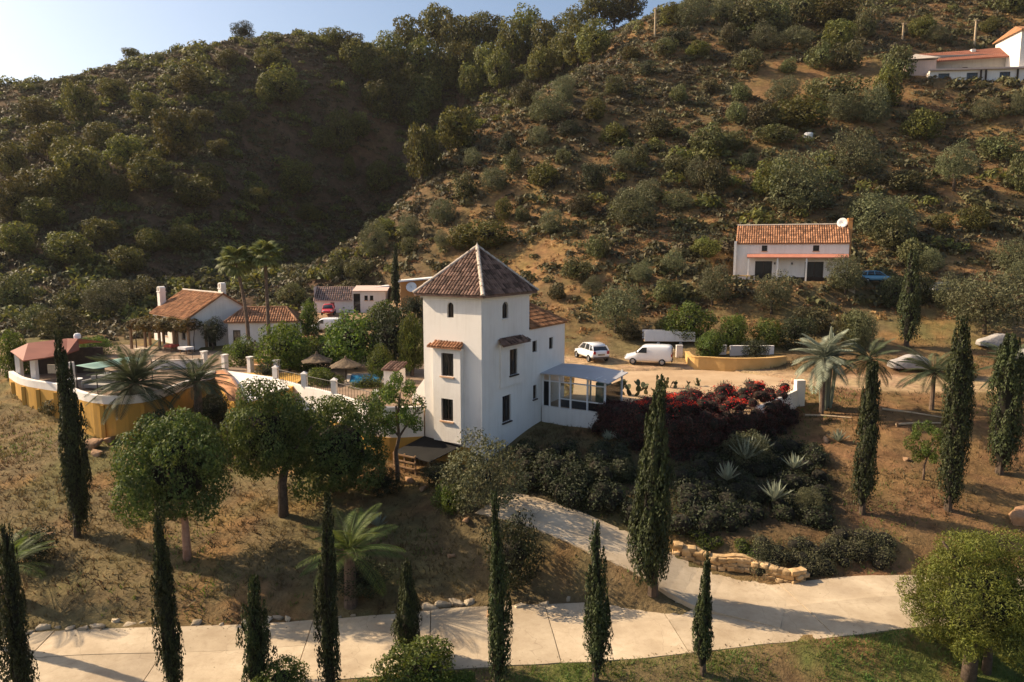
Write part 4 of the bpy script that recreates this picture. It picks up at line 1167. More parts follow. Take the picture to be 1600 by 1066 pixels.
# ------------------------------------------------------------------ pool, parasols, pool hut
pp = [tuple(atz(u, v, COURT_Z + 0.03))[:2] for (u, v) in ((541, 600), (598, 599), (604, 583), (546, 586))]
pool = empty('swimming_pool', (*pp[0], 0), 0, 'small blue swimming pool behind the wall left of the tower', 'pool')
loc_ = [(a[0] - pp[0][0], a[1] - pp[0][1]) for a in pp]
mb = MB(); mb.prism(loc_, COURT_Z - 0.1, COURT_Z + 0.03); mb.build('water', M['pool_water'], pool)
mb = MB(); ribbon_wall(mb, loc_ + [loc_[0]], COURT_Z - 0.1, COURT_Z + 0.10, 0.4); mb.build('coping', M['mortar'], pool)
def parasol(u, v, label):
    p = atz(u, v, COURT_Z); r_ = empty('thatched_parasol', tuple(p), 0, label, 'parasol', 'thatched parasols by the pool')
    mb = MB(); mb.tube([(0, 0, -0.1), (0, 0, 2.5)], 0.06, 7); mb.build('pole', M['dark_wood'], r_)
    mb = MB(); rng = random.Random(u); n = 22
    prof = [(0.05, 2.75), (0.5, 2.5), (1.1, 2.2), (1.6, 1.95), (1.65, 1.82), (0.9, 2.1), (0.06, 2.4)]
    b = len(mb.v)
    for (r, z) in prof:
        for k in range(n):
            a = 2 * math.pi * k / n; j = 1 + rng.uniform(-0.06, 0.06)
            mb.v.append((r * j * math.cos(a), r * j * math.sin(a), z + rng.uniform(-0.05, 0.05)))
    for i in range(len(prof) - 1):
        for k in range(n): mb.f.append((i * n + k, i * n + (k + 1) % n, (i + 1) * n + (k + 1) % n, (i + 1) * n + k)[::-1])
    mb.build('thatch', M['thatch'], r_)
    mb = MB(); mb.lathe([(0.16, 2.6), (0.13, 2.85), (0.03, 3.0)], 10); mb.build('top_knot', M['thatch'], r_)
    r_.scale = (0.8, 0.8, 0.78)
parasol(541, 599, 'thatched straw parasol standing beside the pool')
parasol(496, 590, 'thatched straw parasol left of the one by the pool')
parasol(400, 568, 'thatched straw parasol far left near the courtyard bench')
hut = empty('pool_hut', tuple(atz(600, 606, COURT_Z)), R(-20), 'tiny cream pump hut with brown tiled roof beside the pool', 'hut')
mb = MB(); mb.box(0, 1.3, 0, 1.2, -0.1, 1.5); mb.build('wall', M['whitewash'], hut)
q = [(-0.15, -0.15, 1.5), (1.45, -0.15, 1.5), (1.45, 1.35, 1.95), (-0.15, 1.35, 1.95)]
mb = MB(); mb.slab(q, 0.08); hr = mb.build('roof', M['tile_dark'], hut)
mb = MB(); tile_face(mb, *q, 0.24, 0.4, random.Random(9)); stuff(mb.build('roof_tiles', M['tile_dark'], hr))

# ------------------------------------------------------------------ stable with the red vehicle, upper yard
sp_ = at(492, 497, 100); sp_.z = 3.2
shed = empty('stable', tuple(sp_), R(4), 'low white stable with weathered tile front and dark doorway in the upper yard', 'outbuilding')
mb = MB(); mb.wall((0, 0), (1, 0), 5.6, -1, 2.0, [(2.3, 2.9, 0.3, 1.7)], 0.2); mb.wall((0, 3.5), (0, -1), 3.5, -1, 4.0); mb.wall((5.6, -0.3), (1, 0), 4.8, -1, 3.4, [(0.1, 1.1, 0.1, 3.0), (1.7, 2.2, 2.0, 2.7), (2.5, 3.0, 2.0, 2.7)], 0.2)
mb.wall((10.4, -0.3), (0, 1), 3.8, -1, 3.4); mb.wall((5.6, 0), (0, -1), 0.3, -1, 3.4); mb.build('wall', M['whitewash'], shed)
q = [(-0.1, -0.25, 2.0), (5.59, -0.25, 2.0), (5.59, 2.4, 3.9), (-0.1, 2.4, 3.9)]
mb = MB(); mb.slab(q, 0.1); r1_ = mb.build('roof', M['pinkwall'], shed)
mb = MB(); tile_face(mb, *q, 0.3, 0.5, random.Random(10), 0.12); stuff(mb.build('roof_tiles', M['tile_dark'], r1_))
q = [(5.6, -0.55, 3.42), (10.7, -0.55, 3.42), (10.7, 3.6, 4.0), (5.6, 3.6, 4.0)]
mb = MB(); mb.slab(q, 0.1); mb.build('side_roof', M['pinkwall'], shed)
for (a, b) in (((0.1, 1.1, 0.1, 3.0), 0), ((1.7, 2.2, 2.0, 2.7), 1), ((2.5, 3.0, 2.0, 2.7), 1)):
    w_ = window(shed, (5.6, -0.3), (1, 0), *a, 0.19, b == 1, 0, mull=0); 
    if not b: w_.name = 'door'
w_ = window(shed, (0, 0), (1, 0), 2.3, 2.9, 0.3, 1.7, 0.19, False, 0, mull=0)
cp_ = at(549, 459, 103)
cpy = empty('carport', tuple(Vector((cp_.x, cp_.y, 3.4))), R(12), 'flat white carport roof on posts beside the stable', 'carport')
zc = at(575, 450, 103).z - 3.4
mb = MB(); mb.slab([(0, -1, zc - 0.2), (5.6, -1, zc + 0.35), (5.6, 2.5, zc + 0.4), (0, 2.5, zc - 0.1)], 0.18); mb.build('roof', M['white_paint'], cpy)
for x in (0.4, 2.6, 5.2):
    mb = MB(); mb.box(x - 0.1, x + 0.1, -0.7, -0.5, -0.5, zc - 0.38); mb.build('post', M['white_paint'], cpy)
gl = at(478, 503, 98)
gt = empty('gate_pier', (gl.x, gl.y, 3.2), 0, 'short white gate pier left of the stable yard', 'pier')
mb = MB(); mb.box(-0.5, 0.5, -0.3, 0.3, -0.6, 1.2); mb.build('shaft', M['whitewash'], gt); mb = MB(); mb.box(-.56, .56, -.36, .36, 1.203, 1.3); mb.build('cap', M['whitewash'], gt)
# small orange lean-to with white roof behind the tower roof
ol = at(626, 465, 96); ol.z = H(ol.x, ol.y)
orr = empty('garden_shed', tuple(ol), R(8), 'orange shed with white flat roof half hidden by the tower roof', 'shed')
zt = at(640, 437, 96).z - ol.z
mb = MB(); mb.box(0, 4.2, 0, 2.6, -1, zt - 0.2); mb.build('wall', M['orangewall'], orr)
mb = MB(); mb.slab([(-0.3, -0.5, zt - 0.2), (4.6, -0.5, zt + 0.25), (4.6, 2.9, zt + 0.3), (-0.3, 2.9, zt - 0.15)], 0.16); mb.build('roof', M['white_paint'], orr)
dsh = empty('satellite_dish', tuple(ol + Vector((1.6, -0.25, zt - 1.1))), 0, 'white satellite dish on the orange shed behind the tower', 'dish')
def dish_mesh(root, r=0.5, tilt=25, yaw=0):
    mb = MB(); mb.lathe([(0.0, 0.0), (r * 0.5, r * 0.06), (r * 0.85, r * 0.19), (r, r * 0.28), (r * 0.97, r * 0.31), (r * 0.5, r * 0.10), (0.0, r * 0.05)], 18)
    d_ = mb.build('reflector', M['white_paint'], root, True); d_.rotation_euler = (R(90 - tilt), 0, R(yaw))
    mb = MB(); mb.tube([(0, 0, 0.05), (0, 0, r * 0.9)], 0.02, 5); a_ = mb.build('feed_arm', M['iron'], root); a_.rotation_euler = (R(90 - tilt), 0, R(yaw))
    mb = MB(); mb.tube([(0, 0.05, 0), (0, 0.22, 0), (0, 0.22, -r * 1.1)], 0.025, 5); mb.build('mount', M['iron'], root)
dish_mesh(dsh, 0.75)

# ------------------------------------------------------------------ house on the hill
hp = at(1149, 437, 87.5); hz = 8.6
HL = 12.9; HR = R(-20)
def hw(x, y, z=0.0): return (hp.x + x * math.cos(HR) - y * math.sin(HR), hp.y + x * math.sin(HR) + y * math.cos(HR), hz + z)
hill = gable_house('hillside_house', hw(0, 0), HR, HL, 6.6, 4.75, 2.25, 'long white house with orange tiled roof on the right hillside', 'tile_orange', ov=0.12,
    front=[(3.0, 3.65, 3.75, 4.45), (8.9, 9.6, 3.75, 4.45), (2.3, 4.3, 0.1, 2.5), (8.1, 10.2, 0.1, 2.45)], right=[(2.2, 2.9, 1.5, 2.5)])
mb = MB(); mb.slab([(1.3, -1.25, 3.02), (HL - 0.05, -1.25, 3.02), (HL - 0.05, -0.01, 3.42), (1.3, -0.01, 3.42)], 0.12); mb.build('porch_roof', M['salmon'], hill)
for x in (1.5, 4.9, 8.2, HL - 0.3):
    mb = MB(); mb.box(x - 0.09, x + 0.09, -1.15, -0.97, -0.4, 2.9); mb.build('porch_post', M['whitewash'], hill)
mb = MB(); mb.box(-0.30, -0.003, -0.25, 6.6, -1.4, 5.0); mb.build('end_wall', M['whitewash'], hill)
mb = MB(); mb.box(HL + 0.003, HL + 0.5, 2.6, 4.0, -1, 7.6); mb.box(HL - 0.02, HL + 0.55, 2.5, 4.1, 7.603, 7.8); mb.build('chimney', M['orangewall'], hill)
for x in (4.6, 6.6):
    mb = MB(); mb.box(x - 0.07, x + 0.07, -0.12, -0.003, 2.1, 2.35); mb.build('wall_lamp', M['iron'], hill)
mb = MB(); mb.box(4.5, HL - 0.2, -0.06, -0.003, -0.3, 0.55); mb.build('plinth', M['dark_wood'], hill)
dsh = empty('satellite_dish', hw(HL - 0.6, 3.0, 7.2), HR, 'large white satellite dish on the roof end of the hillside house', 'dish')
dish_mesh(dsh, 0.62, 15, -15)
tr_ = empty('garden_terrace', hw(6.0, -1.9), HR, 'low grey stone terrace wall below the hillside house door', 'wall')
rng = random.Random(12)
for k in range(9):
    mb = MB(); x = k * 0.85; mb.box(x, x + 0.8, -0.25 + rng.uniform(-.05, .05), 0.3, -1.3, -0.35 + rng.uniform(-.08, .1)); mb.build('stone', M['palestone'], tr_, bevel=0.06)
lowp = empty('garden_pier', hw(-0.8, -1.4), HR, 'small cream pier at the left corner of the hillside house', 'pier')
mb = MB(); mb.box(-0.35, 0.35, -0.3, 0.3, -1.5, 0.6); mb.build('shaft', M['palestone'], lowp); mb = MB(); mb.box(-0.42, 2.6, -0.36, 0.36, 0.603, 0.75); mb.build('slab', M['ochre_stone'], lowp)

# ------------------------------------------------------------------ villa at the top right
VY = 138.0
va = at(1452, 131, VY)
villa = empty('villa', tuple(va), R(-6), 'large villa with long red roof and white glazed lower floor at top right', 'house')
s_ = VY / 1067
def vx(u): return (u - 1452) * s_ * 1.0
def vz(v): return (131 - v) * s_ * 1.03
hs = []
for (u0, u1) in ((1464, 1480), (1504, 1520), (1550, 1565), (1584, 1592), (1594, 1600)):
    hs.append((vx(u0), vx(u1), vz(130) + 0.3, vz(117)))
mb = MB(); mb.wall((0, 0), (1, 0), vx(1640), -3, vz(112.5), hs, 0.25); mb.wall((0, 6), (0, -1), 6, -3, vz(112.5)); mb.add([(0, 0, vz(112.5)), (vx(1640), 0, vz(112.5)), (vx(1640), 6, vz(112.5)), (0, 6, vz(112.5))], [(0, 1, 2, 3)]); mb.build('lower_wall', M['whitewash'], villa)
for h_ in hs: window(villa, (0, 0), (1, 0), *h_, 0.24, True, 0, mull=2, sill_m='whitewash')
mb = MB(); mb.box(-0.3, vx(1640), -0.5, -0.003, vz(113.5), vz(111)); mb.build('ledge', M['pinkwall'], villa)
for u in (1523, 1530, 1574):
    mb = MB(); mb.box(vx(u) - 0.12, vx(u) + 0.12, -0.35, -0.1, -2, vz(113.8)); mb.build('post', M['dark_wood'], villa)
hs2 = [(vx(1520) - vx(1467), vx(1528) - vx(1467), vz(110.0), vz(98))]
mb = MB(); mb.wall((vx(1467), 6), (1, 0), vx(1590) - vx(1467), vz(113), vz(80), hs2, 0.25); mb.wall((vx(1467), 12), (0, -1), 6, vz(113), vz(84)); mb.build('upper_wall', M['greywall'], villa)
w_ = window(villa, (vx(1467), 6), (1, 0), *hs2[0], 0.24, False, 0, mull=0); w_.name = 'door'
q = [(vx(1464), 4.9, vz(91)), (vx(1585), 4.9, vz(86)), (vx(1585), 8.5, vz(66)), (vx(1464), 8.5, vz(74))]
mb = MB(); mb.slab(q, 0.2); vr = mb.build('roof', M['redroof'], villa)
mb = MB(); tile_face(mb, *q, 0.4, 0.7, random.Random(14), 0.15); stuff(mb.build('roof_tiles', M['redroof'], vr))
mb = MB(); mb.box(vx(1538), vx(1544), 7.6, 8.5, vz(80), vz(69)); mb.build('chimney', M['whitewash'], vr)
mb = MB(); mb.wall((vx(1426), 2), (1, 0), vx(1467) - vx(1426), -3, vz(94), [], 0.2); mb.wall((vx(1426), 8), (0, -1), 6, -3, vz(94)); mb.wall((vx(1467), 2), (0, 1), 6, -3, vz(94)); mb.build('side_wall', M['pinkwall'], villa)
c_ = [(vx(1421), 1.4, vz(93.5)), (vx(1471), 1.4, vz(91.5)), (vx(1471), 8.6, vz(91.5)), (vx(1421), 8.6, vz(93.5)), ((vx(1421) + vx(1471)) / 2, 5, vz(79))]
mb = MB(); mb.add(c_, [(0, 1, 4), (1, 2, 4), (2, 3, 4), (3, 0, 4), (3, 2, 1, 0)]); mb.build('side_roof', M['mortar'], villa)
mb = MB(); mb.wall((vx(1582), 1.5), (1, 0), 9, -3, vz(57)); mb.wall((vx(1582), 10), (0, -1), 8.5, -3, vz(57)); mb.build('tower_wall', M['whitewash'], villa)
mb = MB(); mb.slab([(vx(1579), 0.9, vz(56)), (vx(1582) + 9.5, 0.9, vz(56)), (vx(1582) + 9, 5.5, vz(43)), (vx(1590), 5.5, vz(43))], 0.2); mb.slab([(vx(1579), 0.9, vz(56)), (vx(1590), 5.5, vz(43)), (vx(1590), 6, vz(43)), (vx(1579), 10.5, vz(56))], 0.2); mb.build('tower_roof', M['tile_brown'], villa)

# ------------------------------------------------------------------ vehicles
def loft(mb, secs):
    """secs: list of rings with equal point count"""
    b = len(mb.v); n = len(secs[0])
    for s_ in secs: mb.v += [tuple(p) for p in s_]
    for i in range(len(secs) - 1):
        for k in range(n):
            mb.f.append((b + i * n + k, b + i * n + (k + 1) % n, b + (i + 1) * n + (k + 1) % n, b + (i + 1) * n + k))
    mb.f.append(tuple(b + k for k in range(n))[::-1]); mb.f.append(tuple(b + (len(secs) - 1) * n + k for k in range(n)))
    return mb
def ring(x, z0, z1, w0, w1, c=0.12):
    """cross section at x: bottom z0 half width w0, top z1 half width w1"""
    return [(x, -w0 + c, z0), (x, w0 - c, z0), (x, w0, z0 + c), (x, (w0 + w1) / 2 + 0.02, (z0 + z1) / 2), (x, w1, z1 - c * 0.8), (x, w1 - c, z1), (x, -w1 + c, z1), (x, -w1, z1 - c * 0.8), (x, -(w0 + w1) / 2 - 0.02, (z0 + z1) / 2), (x, -w0, z0 + c)]
def wheel(root, x, y, r, side):
    wh = MB(); prof = [(r * 0.62, -0.1), (r * 0.92, -0.105), (r, -0.07), (r, 0.07), (r * 0.92, 0.105), (r * 0.62, 0.1)]
    wh.lathe(prof, 18); t_ = wh.build('wheel', M['tyre'], root, True, loc=(x, y, r)); t_.rotation_euler = (R(90), 0, 0)
    rm = MB(); rm.lathe([(0.0, 0.06), (r * 0.2, 0.075), (r * 0.6, 0.05), (r * 0.63, 0.09), (r * 0.63, -0.09), (r * 0.6, -0.05), (r * 0.2, -0.075), (0.0, -0.06)], 14); rm.build('rim', M['rim'], t_)
def car(name, loc, rz, label, paint, kind='hatch'):
    """+x is the front"""
    root = empty(name, loc, rz, label, 'van' if kind == 'van' else 'car')
    if kind == 'van':
        body = [(-2.15, .42, 1.70, .80, .74), (-2.05, .32, 1.84, .86, .80), (-1.5, .28, 1.86, .88, .82), (0.2, .28, 1.84, .88, .82), (0.55, .28, 1.78, .88, .80), (1.0, .28, 1.30, .88, .84), (1.15, .28, 1.05, .88, .84), (1.7, .30, .95, .87, .80), (2.05, .36, .82, .82, .72), (2.15, .45, .72, .74, .64)]
        glass = [((0.58, 1.72), (1.12, 1.12))]; roof_z = 1.86; wb = (1.35, -1.3)
    else:
        body = [(-2.0, .45, .95, .74, .70), (-1.92, .34, 1.02, .82, .76), (-1.4, .28, 1.0, .87, .80), (-0.4, .28, .98, .88, .82), (0.6, .28, .96, .88, .82), (1.1, .28, .92, .87, .80), (1.7, .30, .80, .84, .74), (1.98, .36, .70, .78, .66), (2.08, .45, .62, .70, .58)]
        wb = (1.3, -1.25)
    mb = MB(); loft(mb, [ring(*b) for b in body])
    bo = mb.build('body', M[paint], root, True)
    ms = bo.modifiers.new('sub', 'SUBSURF'); ms.levels = 1; ms.render_levels = 1
    if kind != 'van':
        cab = [(-1.86, .96, 1.00, .72, .68), (-1.55, .96, 1.36, .76, .60), (-0.9, .96, 1.46, .78, .62), (0.0, .96, 1.46, .78, .62), (0.35, .96, 1.36, .78, .62), (1.0, .90, .97, .74, .70)]
        mb = MB(); loft(mb, [ring(*c, 0.04) for c in cab]); mb.build('windows', M['car_glass'], root, True)
        mb = MB(); loft(mb, [ring(x, z - 0.05, z + 0.025, w, w - 0.03, 0.02) for (x, z, w) in ((-1.62, 1.32, .60), (-1.0, 1.455, .64), (-0.2, 1.47, .64), (0.3, 1.40, .63))]); mb.build('roof', M[paint], root, True)
        for s_ in (-1, 1):
            for (x0, z0, y0, x1, z1, y1) in ((1.0, .93, .76, 0.33, 1.39, .625), (-0.35, .95, .79, -0.38, 1.46, .635), (-1.3, .96, .79, -1.15, 1.42, .64), (-1.9, .98, .72, -1.6, 1.34, .61)):
                mb = MB(); mb.tube([(x0, s_ * y0, z0), (x1, s_ * y1, z1)], 0.05, 5); mb.build('pillar', M[paint], root)
        lamps_b = [(-2.0, .62, .82)]; lamps_f = [(1.95, .55, .64)]
        mb = MB(); mb.box(-2.06, -1.98, -0.3, 0.3, 0.60, 0.72); mb.build('number_plate', M['palestone'], root)
        mb = MB(); mb.box(-2.04, -1.9, -0.74, 0.74, 0.36, 0.48); mb.build('bumper', M['car_dark'], root)
    else:
        for s_ in (-1, 1):
            mb = MB(); mb.add([(0.98, s_ * .875, 1.12), (0.1, s_ * .89, 1.12), (0.1, s_ * .85, 1.62), (0.5, s_ * .835, 1.62), (0.98, s_ * .90, 1.12)], [(0, 1, 2, 3) if s_ < 0 else (3, 2, 1, 0)]); mb.build('side_window', M['car_glass'], root)
            mb = MB(); mb.box(0.95, 1.08, s_ * .98 - .09, s_ * .98 + .09, 1.1, 1.24); mb.build('mirror', M['car_dark'], root)
        mb = MB(); mb.add([(0.66, -.70, 1.74), (0.66, .70, 1.74), (1.16, .76, 1.14), (1.16, -.76, 1.14)], [(3, 2, 1, 0)]); mb.build('windscreen', M['car_glass'], root)
        mb = MB(); mb.box(-2.19, -2.14, -0.03, 0.03, 0.45, 1.65); mb.build('door_seam', M['car_dark'], root)
        for s_ in (-1, 1):
            mb = MB(); mb.box(-2.19, -2.15, s_ * .36 - .26, s_ * .36 + .26, 1.15, 1.55); mb.build('rear_window', M['car_glass'], root)
        lamps_b = [(-2.14, .70, .95)]; lamps_f = [(2.02, .60, .74)]
        mb = MB(); mb.box(-2.22, -2.1, -0.7, 0.7, 0.32, 0.46); mb.build('bumper', M['car_dark'], root)
    for (x, y, z) in lamps_b:
        for s_ in (-1, 1):
            mb = MB(); mb.box(x - 0.05, x + 0.06, s_ * y - 0.1, s_ * y + 0.1, z - 0.12, z + 0.12); mb.build('tail_light', M['lamp_red'], root, bevel=0.02)
    for (x, y, z) in lamps_f:
        for s_ in (-1, 1):
            mb = MB(); mb.box(x - 0.06, x + 0.08, s_ * y - 0.14, s_ * y + 0.14, z - 0.07, z + 0.07); mb.build('headlight', M['lamp_clear'], root, bevel=0.02)
    for x in wb:
        for s_ in (-1, 1): wheel(root, x, s_ * 0.80, 0.31, s_)
    return root
def put(u, v, Y, dz=0.02):
    p = at(u, v, Y); p.z = max(H(p.x, p.y), -99) + dz
    return tuple(p)
p = atz(924, 562, 1.1); p.z = H(p.x, p.y) + 0.02
c_ = car('parked_car', tuple(p), R(108), 'white hatchback parked rear towards us behind the veranda', 'car_white'); c_.scale = (1.2, 1.2, 1.25)
p = atz(1013, 570, 1.0); p.z = H(p.x, p.y) + 0.02
v_ = car('parked_van', tuple(p), R(163), 'white panel van parked with its nose towards the hatchback', 'car_white', 'van'); v_.scale = (1.08, 1.08, 1.08)
car('parked_car', put(1366, 436, 84.0, 0.05), R(0), 'light blue car parked right of the hillside house', 'car_blue')
car('parked_car', put(1471, 456, 82), R(200), 'dark car half hidden by olive trees right of the hillside house', 'car_dark')
car('red_car', put(514, 502, 97.0), R(-80), 'red car parked in front of the stable in the upper yard', 'car_red')
car('parked_van', put(512, 527, 86.5), R(170), 'white vehicle roof just showing over the shrubs below the stable', 'car_white', 'van')
# long pale trailer wall behind the van
tl = atz(1046, 556, 1.1)
tl.z = H(tl.x, tl.y)
trl = empty('flatbed_trailer', tuple(tl), R(-3), 'long low white boarded trailer standing behind the van', 'trailer')
for k in range(5):
    mb = MB(); x0 = -2.7 + k * 1.08; mb.box(x0, x0 + 1.06, -0.04, 0.04, 0.55, 1.75 - 0.04 * k); mb.build('panel', M['white_paint'], trl)
mb = MB(); mb.box(-2.72, 2.72, 0.045, 1.9, 0.5, 0.62); mb.build('bed', M['wood'], trl)
mb = MB(); mb.box(-2.7, 2.7, 1.9, 1.98, 0.62, 1.6); mb.build('rear_board', M['white_paint'], trl)
for x in (-1.2, 1.2): wheel(trl, x, 0.25, 0.3, 1); wheel(trl, x, 1.7, 0.3, 1)
# cars under pale covers on the right
def covered(loc, rz, label):
    root = empty('covered_car', loc, rz, label, 'car', 'cars under pale covers')
    secs = [(-2.1, .12, .85, .75, .62), (-1.95, .10, 1.0, .88, .70), (-1.5, .10, 1.38, .94, .66), (-0.6, .10, 1.52, .95, .64), (0.2, .10, 1.46, .95, .64), (0.9, .10, 1.0, .94, .76), (1.7, .10, .88, .90, .72), (2.1, .14, .66, .76, .6)]
    mb = MB(); loft(mb, [ring(*b, 0.1) for b in secs]); o = mb.build('cover', M['tarp'], root, True)
    ms = o.modifiers.new('sub', 'SUBSURF'); ms.levels = 2; ms.render_levels = 2
    for x in (1.3, -1.3):
        for s_ in (-1, 1): wheel(root, x, s_ * 0.74, 0.3, s_)
    return root
for (u, v, Y, rz, lb) in ((1418, 582, 63, 172, 'car under a pale cover beside the dirt track left of the tall cypress'), (1555, 549, 69, 168, 'car under a pale cover between the two rightmost tall cypresses'), (1598, 572, 64, 165, 'car under a pale cover cut by the right edge of the picture')):
    c_ = covered(put(u, v, Y), R(rz), lb); c_.scale = (0.82, 0.9, 0.95)

# ------------------------------------------------------------------ walls by the parking place
def curved_wall(name, pts, z0, z1, th, mat, label, cat='wall'):
    path = refine(pts, 5); r_ = empty(name, (path[0][0], path[0][1], 0), 0, label, cat)
    mb = MB(); ribbon_wall(mb, path, z0, z1, th, path[0]); mb.build('wall', M[mat], r_)
    mb = MB(); ribbon_wall(mb, path, z1 + 0.003, z1 + 0.09, th + 0.1, path[0]); mb.build('coping', M[mat], r_)
    return r_
pts = [tuple(atz(u, v, 1.0))[:2] for (u, v) in ((1073, 566), (1082, 574), (1110, 576), (1150, 578), (1200, 577), (1226, 574))]
curved_wall('planter_wall', pts, 0.2, 2.05, 0.35, 'ochre_stone', 'long low ochre planter wall beside the white van')
for (u0, u1, v, lb) in ((1096, 1134, 560, 'short white wall behind the ochre planter, left piece'), (1140, 1208, 561, 'long white wall behind the ochre planter under the trees'), (1056, 1066, 560, 'narrow white wall end right of the trailer')):
    a, b = atz(u0, v, 1.3), atz(u1, v, 1.3)
    curved_wall('white_wall', [tuple(a)[:2], tuple((a + b) / 2)[:2], tuple(b)[:2]], 0.3, 2.6, 0.25, 'whitewash', lb)

# ------------------------------------------------------------------ poles
def util_pole(u, v0, v1, Y, label):
    p = at(u, v1, Y); top_ = at(u, v0, Y).z
    r_ = empty('utility_pole', (p.x, p.y, p.z), 0, label, 'pole', 'wooden utility poles on the hill')
    L = top_ - p.z
    mb = MB(); mb.tube([(0, 0, -2.0), (0, 0, L)], [0.24, 0.17], 8); mb.build('shaft', M['post_wood'], r_)
    mb = MB(); mb.box(-0.5, 0.5, -0.27, -0.16, L - 0.35, L - 0.22); mb.build('crossarm', M['post_wood'], r_)
    for x in (-0.42, 0.42):
        mb = MB(); mb.lathe([(0.05, 0), (0.07, 0.08), (0.03, 0.2), (0, 0.2)], 7, (x, -0.215, L - 0.22)); mb.build('insulator', M['palestone'], r_)
for (u, v0, v1, lb) in ((1023, 12, 58, 'wooden utility pole on the bare ridge near the skyline'), (1410, 36, 64, 'short utility pole left of the villa'), (1521.5, 31, 80, 'tall utility pole rising behind the red villa roof')):
    g = G(u, v1); util_pole(u, v0, v1, g.y if g else 170, lb)
# white rocks / tanks on the hillside
for k, (u, v, lb) in enumerate(((1221, 217, 'small white tank on the hillside, left of a pair'), (1263, 216, 'small white tank on the hillside, right of a pair'))):
    p = G(u, v); r_ = empty('water_tank', tuple(p), 0, lb, 'tank', 'white tanks on the hillside')
    mb = MB(); mb.lathe([(0, -0.5), (0.75, -0.5), (0.78, 0.7), (0.6, 0.95), (0.0, 1.05)], 14); mb.build('body', M['white_paint'], r_)
    mb = MB(); mb.lathe([(0.25, 1.0), (0.25, 1.12), (0, 1.14)], 10); mb.build('lid', M['iron'], r_)

# ------------------------------------------------------------------ foliage meshes
def rdirs(rng, n):
    v = rng.normal(size=(n, 3)); return v / np.linalg.norm(v, axis=1)[:, None]
def leaf_quads(pos, nrm, rng, length, width, axis=None, ax_mix=0.0):
    """diamond leaves centred on pos, lying across nrm"""
    n = len(pos)
    r = rdirs(rng, n)
    if axis is not None: r = r * (1 - ax_mix) + axis * ax_mix
    t_ = r - nrm * (r * nrm).sum(1)[:, None]; t_ /= np.maximum(np.linalg.norm(t_, axis=1)[:, None], 1e-6)
    b_ = np.cross(nrm, t_)
    L = (length * rng.uniform(0.65, 1.35, n))[:, None]; W = (width * rng.uniform(0.65, 1.35, n))[:, None]
    V = np.stack([pos - t_ * L * 0.5, pos + b_ * W * 0.5 + nrm * W * 0.12, pos + t_ * L * 0.5, pos - b_ * W * 0.5 + nrm * W * 0.12], 1)
    return V.reshape(-1, 3), np.arange(4 * n).reshape(-1, 4)
def cube_sphere(k=3):
    V, Fq = [], []
    g = np.linspace(-1, 1, k + 1)
    for ax in range(3):
        for s_ in (-1, 1):
            b = len(V)
            for i in range(k + 1):
                for j in range(k + 1):
                    p = [0, 0, 0]; p[ax] = s_; p[(ax + 1) % 3] = g[i] * s_; p[(ax + 2) % 3] = g[j]
                    V.append(p)
            for i in range(k):
                for j in range(k): Fq.append((b + i * (k + 1) + j, b + (i + 1) * (k + 1) + j, b + (i + 1) * (k + 1) + j + 1, b + i * (k + 1) + j + 1))
    V = np.array(V, float); V /= np.linalg.norm(V, axis=1)[:, None]
    return V, np.array(Fq)
CS_V, CS_F = cube_sphere(3)
def join_np(parts):
    vs, fs, b = [], [], 0
    for (v, f) in parts:
        vs.append(v); fs.append(f + b); b += len(v)
    return np.concatenate(vs), np.concatenate(fs)
def lobes_for(rng, nl, spread, rr, squash=1.0, base_flat=0.45):
    """foliage clumps spread evenly over a crown, uneven in size and reach"""
    out = []; ph = rng.uniform(0, 6.28)
    for k in range(nl):
        z = 1 - 2 * (k + 0.5) / nl; r = math.sqrt(1 - z * z); a = k * 2.39996 + ph + rng.uniform(-0.3, 0.3)
        d = np.array([r * math.cos(a), r * math.sin(a), z]) * spread * rng.uniform(0.62, 1.16)
        if d[2] < -base_flat: d[2] = -base_flat * rng.uniform(0.5, 1)
        q = rng.uniform(*rr)
        out.append((d[0], d[1], d[2] * squash, q, q, q * rng.uniform(0.75, 1.0) * (0.5 + 0.5 * squash)))
    return np.array(out)
def leaves_on_lobes(lobes, n, leaf, rng, wr=0.55, core=0.74, rad=(0.82, 1.08), tilt=0.75, one_core=None):
    w = lobes[:, 3] * lobes[:, 5]; w = w / w.sum()
    pick = rng.choice(len(lobes), n, p=w)
    d = rdirs(rng, n)
    c = lobes[pick, :3]; r = lobes[pick, 3:6]
    pos = c + d * r * rng.uniform(rad[0], rad[1], n)[:, None]
    keep = np.ones(n, bool)                       # nothing deep inside another lobe
    for l in lobes:
        q = (((pos - l[:3]) / (l[3:6] * 0.62)) ** 2).sum(1)
        keep &= q > 0.98
    if one_core is not None: keep &= ((pos / one_core) ** 2).sum(1) > 0.95
    pos = pos[keep]; d = d[keep]
    nn = d + tilt * rdirs(rng, len(d)); nn /= np.linalg.norm(nn, axis=1)[:, None]
    parts = [leaf_quads(pos, nn, rng, leaf, leaf * wr)]
    if one_core is not None:
        parts.append((CS_V * one_core * rng.uniform(0.9, 1.0, (len(CS_V), 1)), CS_F))
    elif core:
        for l in lobes: parts.append((CS_V * l[3:6] * core + l[:3], CS_F))
    return join_np(parts)
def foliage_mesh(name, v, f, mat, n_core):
    """leaves first, then the dark core that paints the shade inside the crown"""
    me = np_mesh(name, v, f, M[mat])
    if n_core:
        me.materials.append(M['shade_core'])
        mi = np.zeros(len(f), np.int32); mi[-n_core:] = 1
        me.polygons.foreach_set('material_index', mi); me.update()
    return me
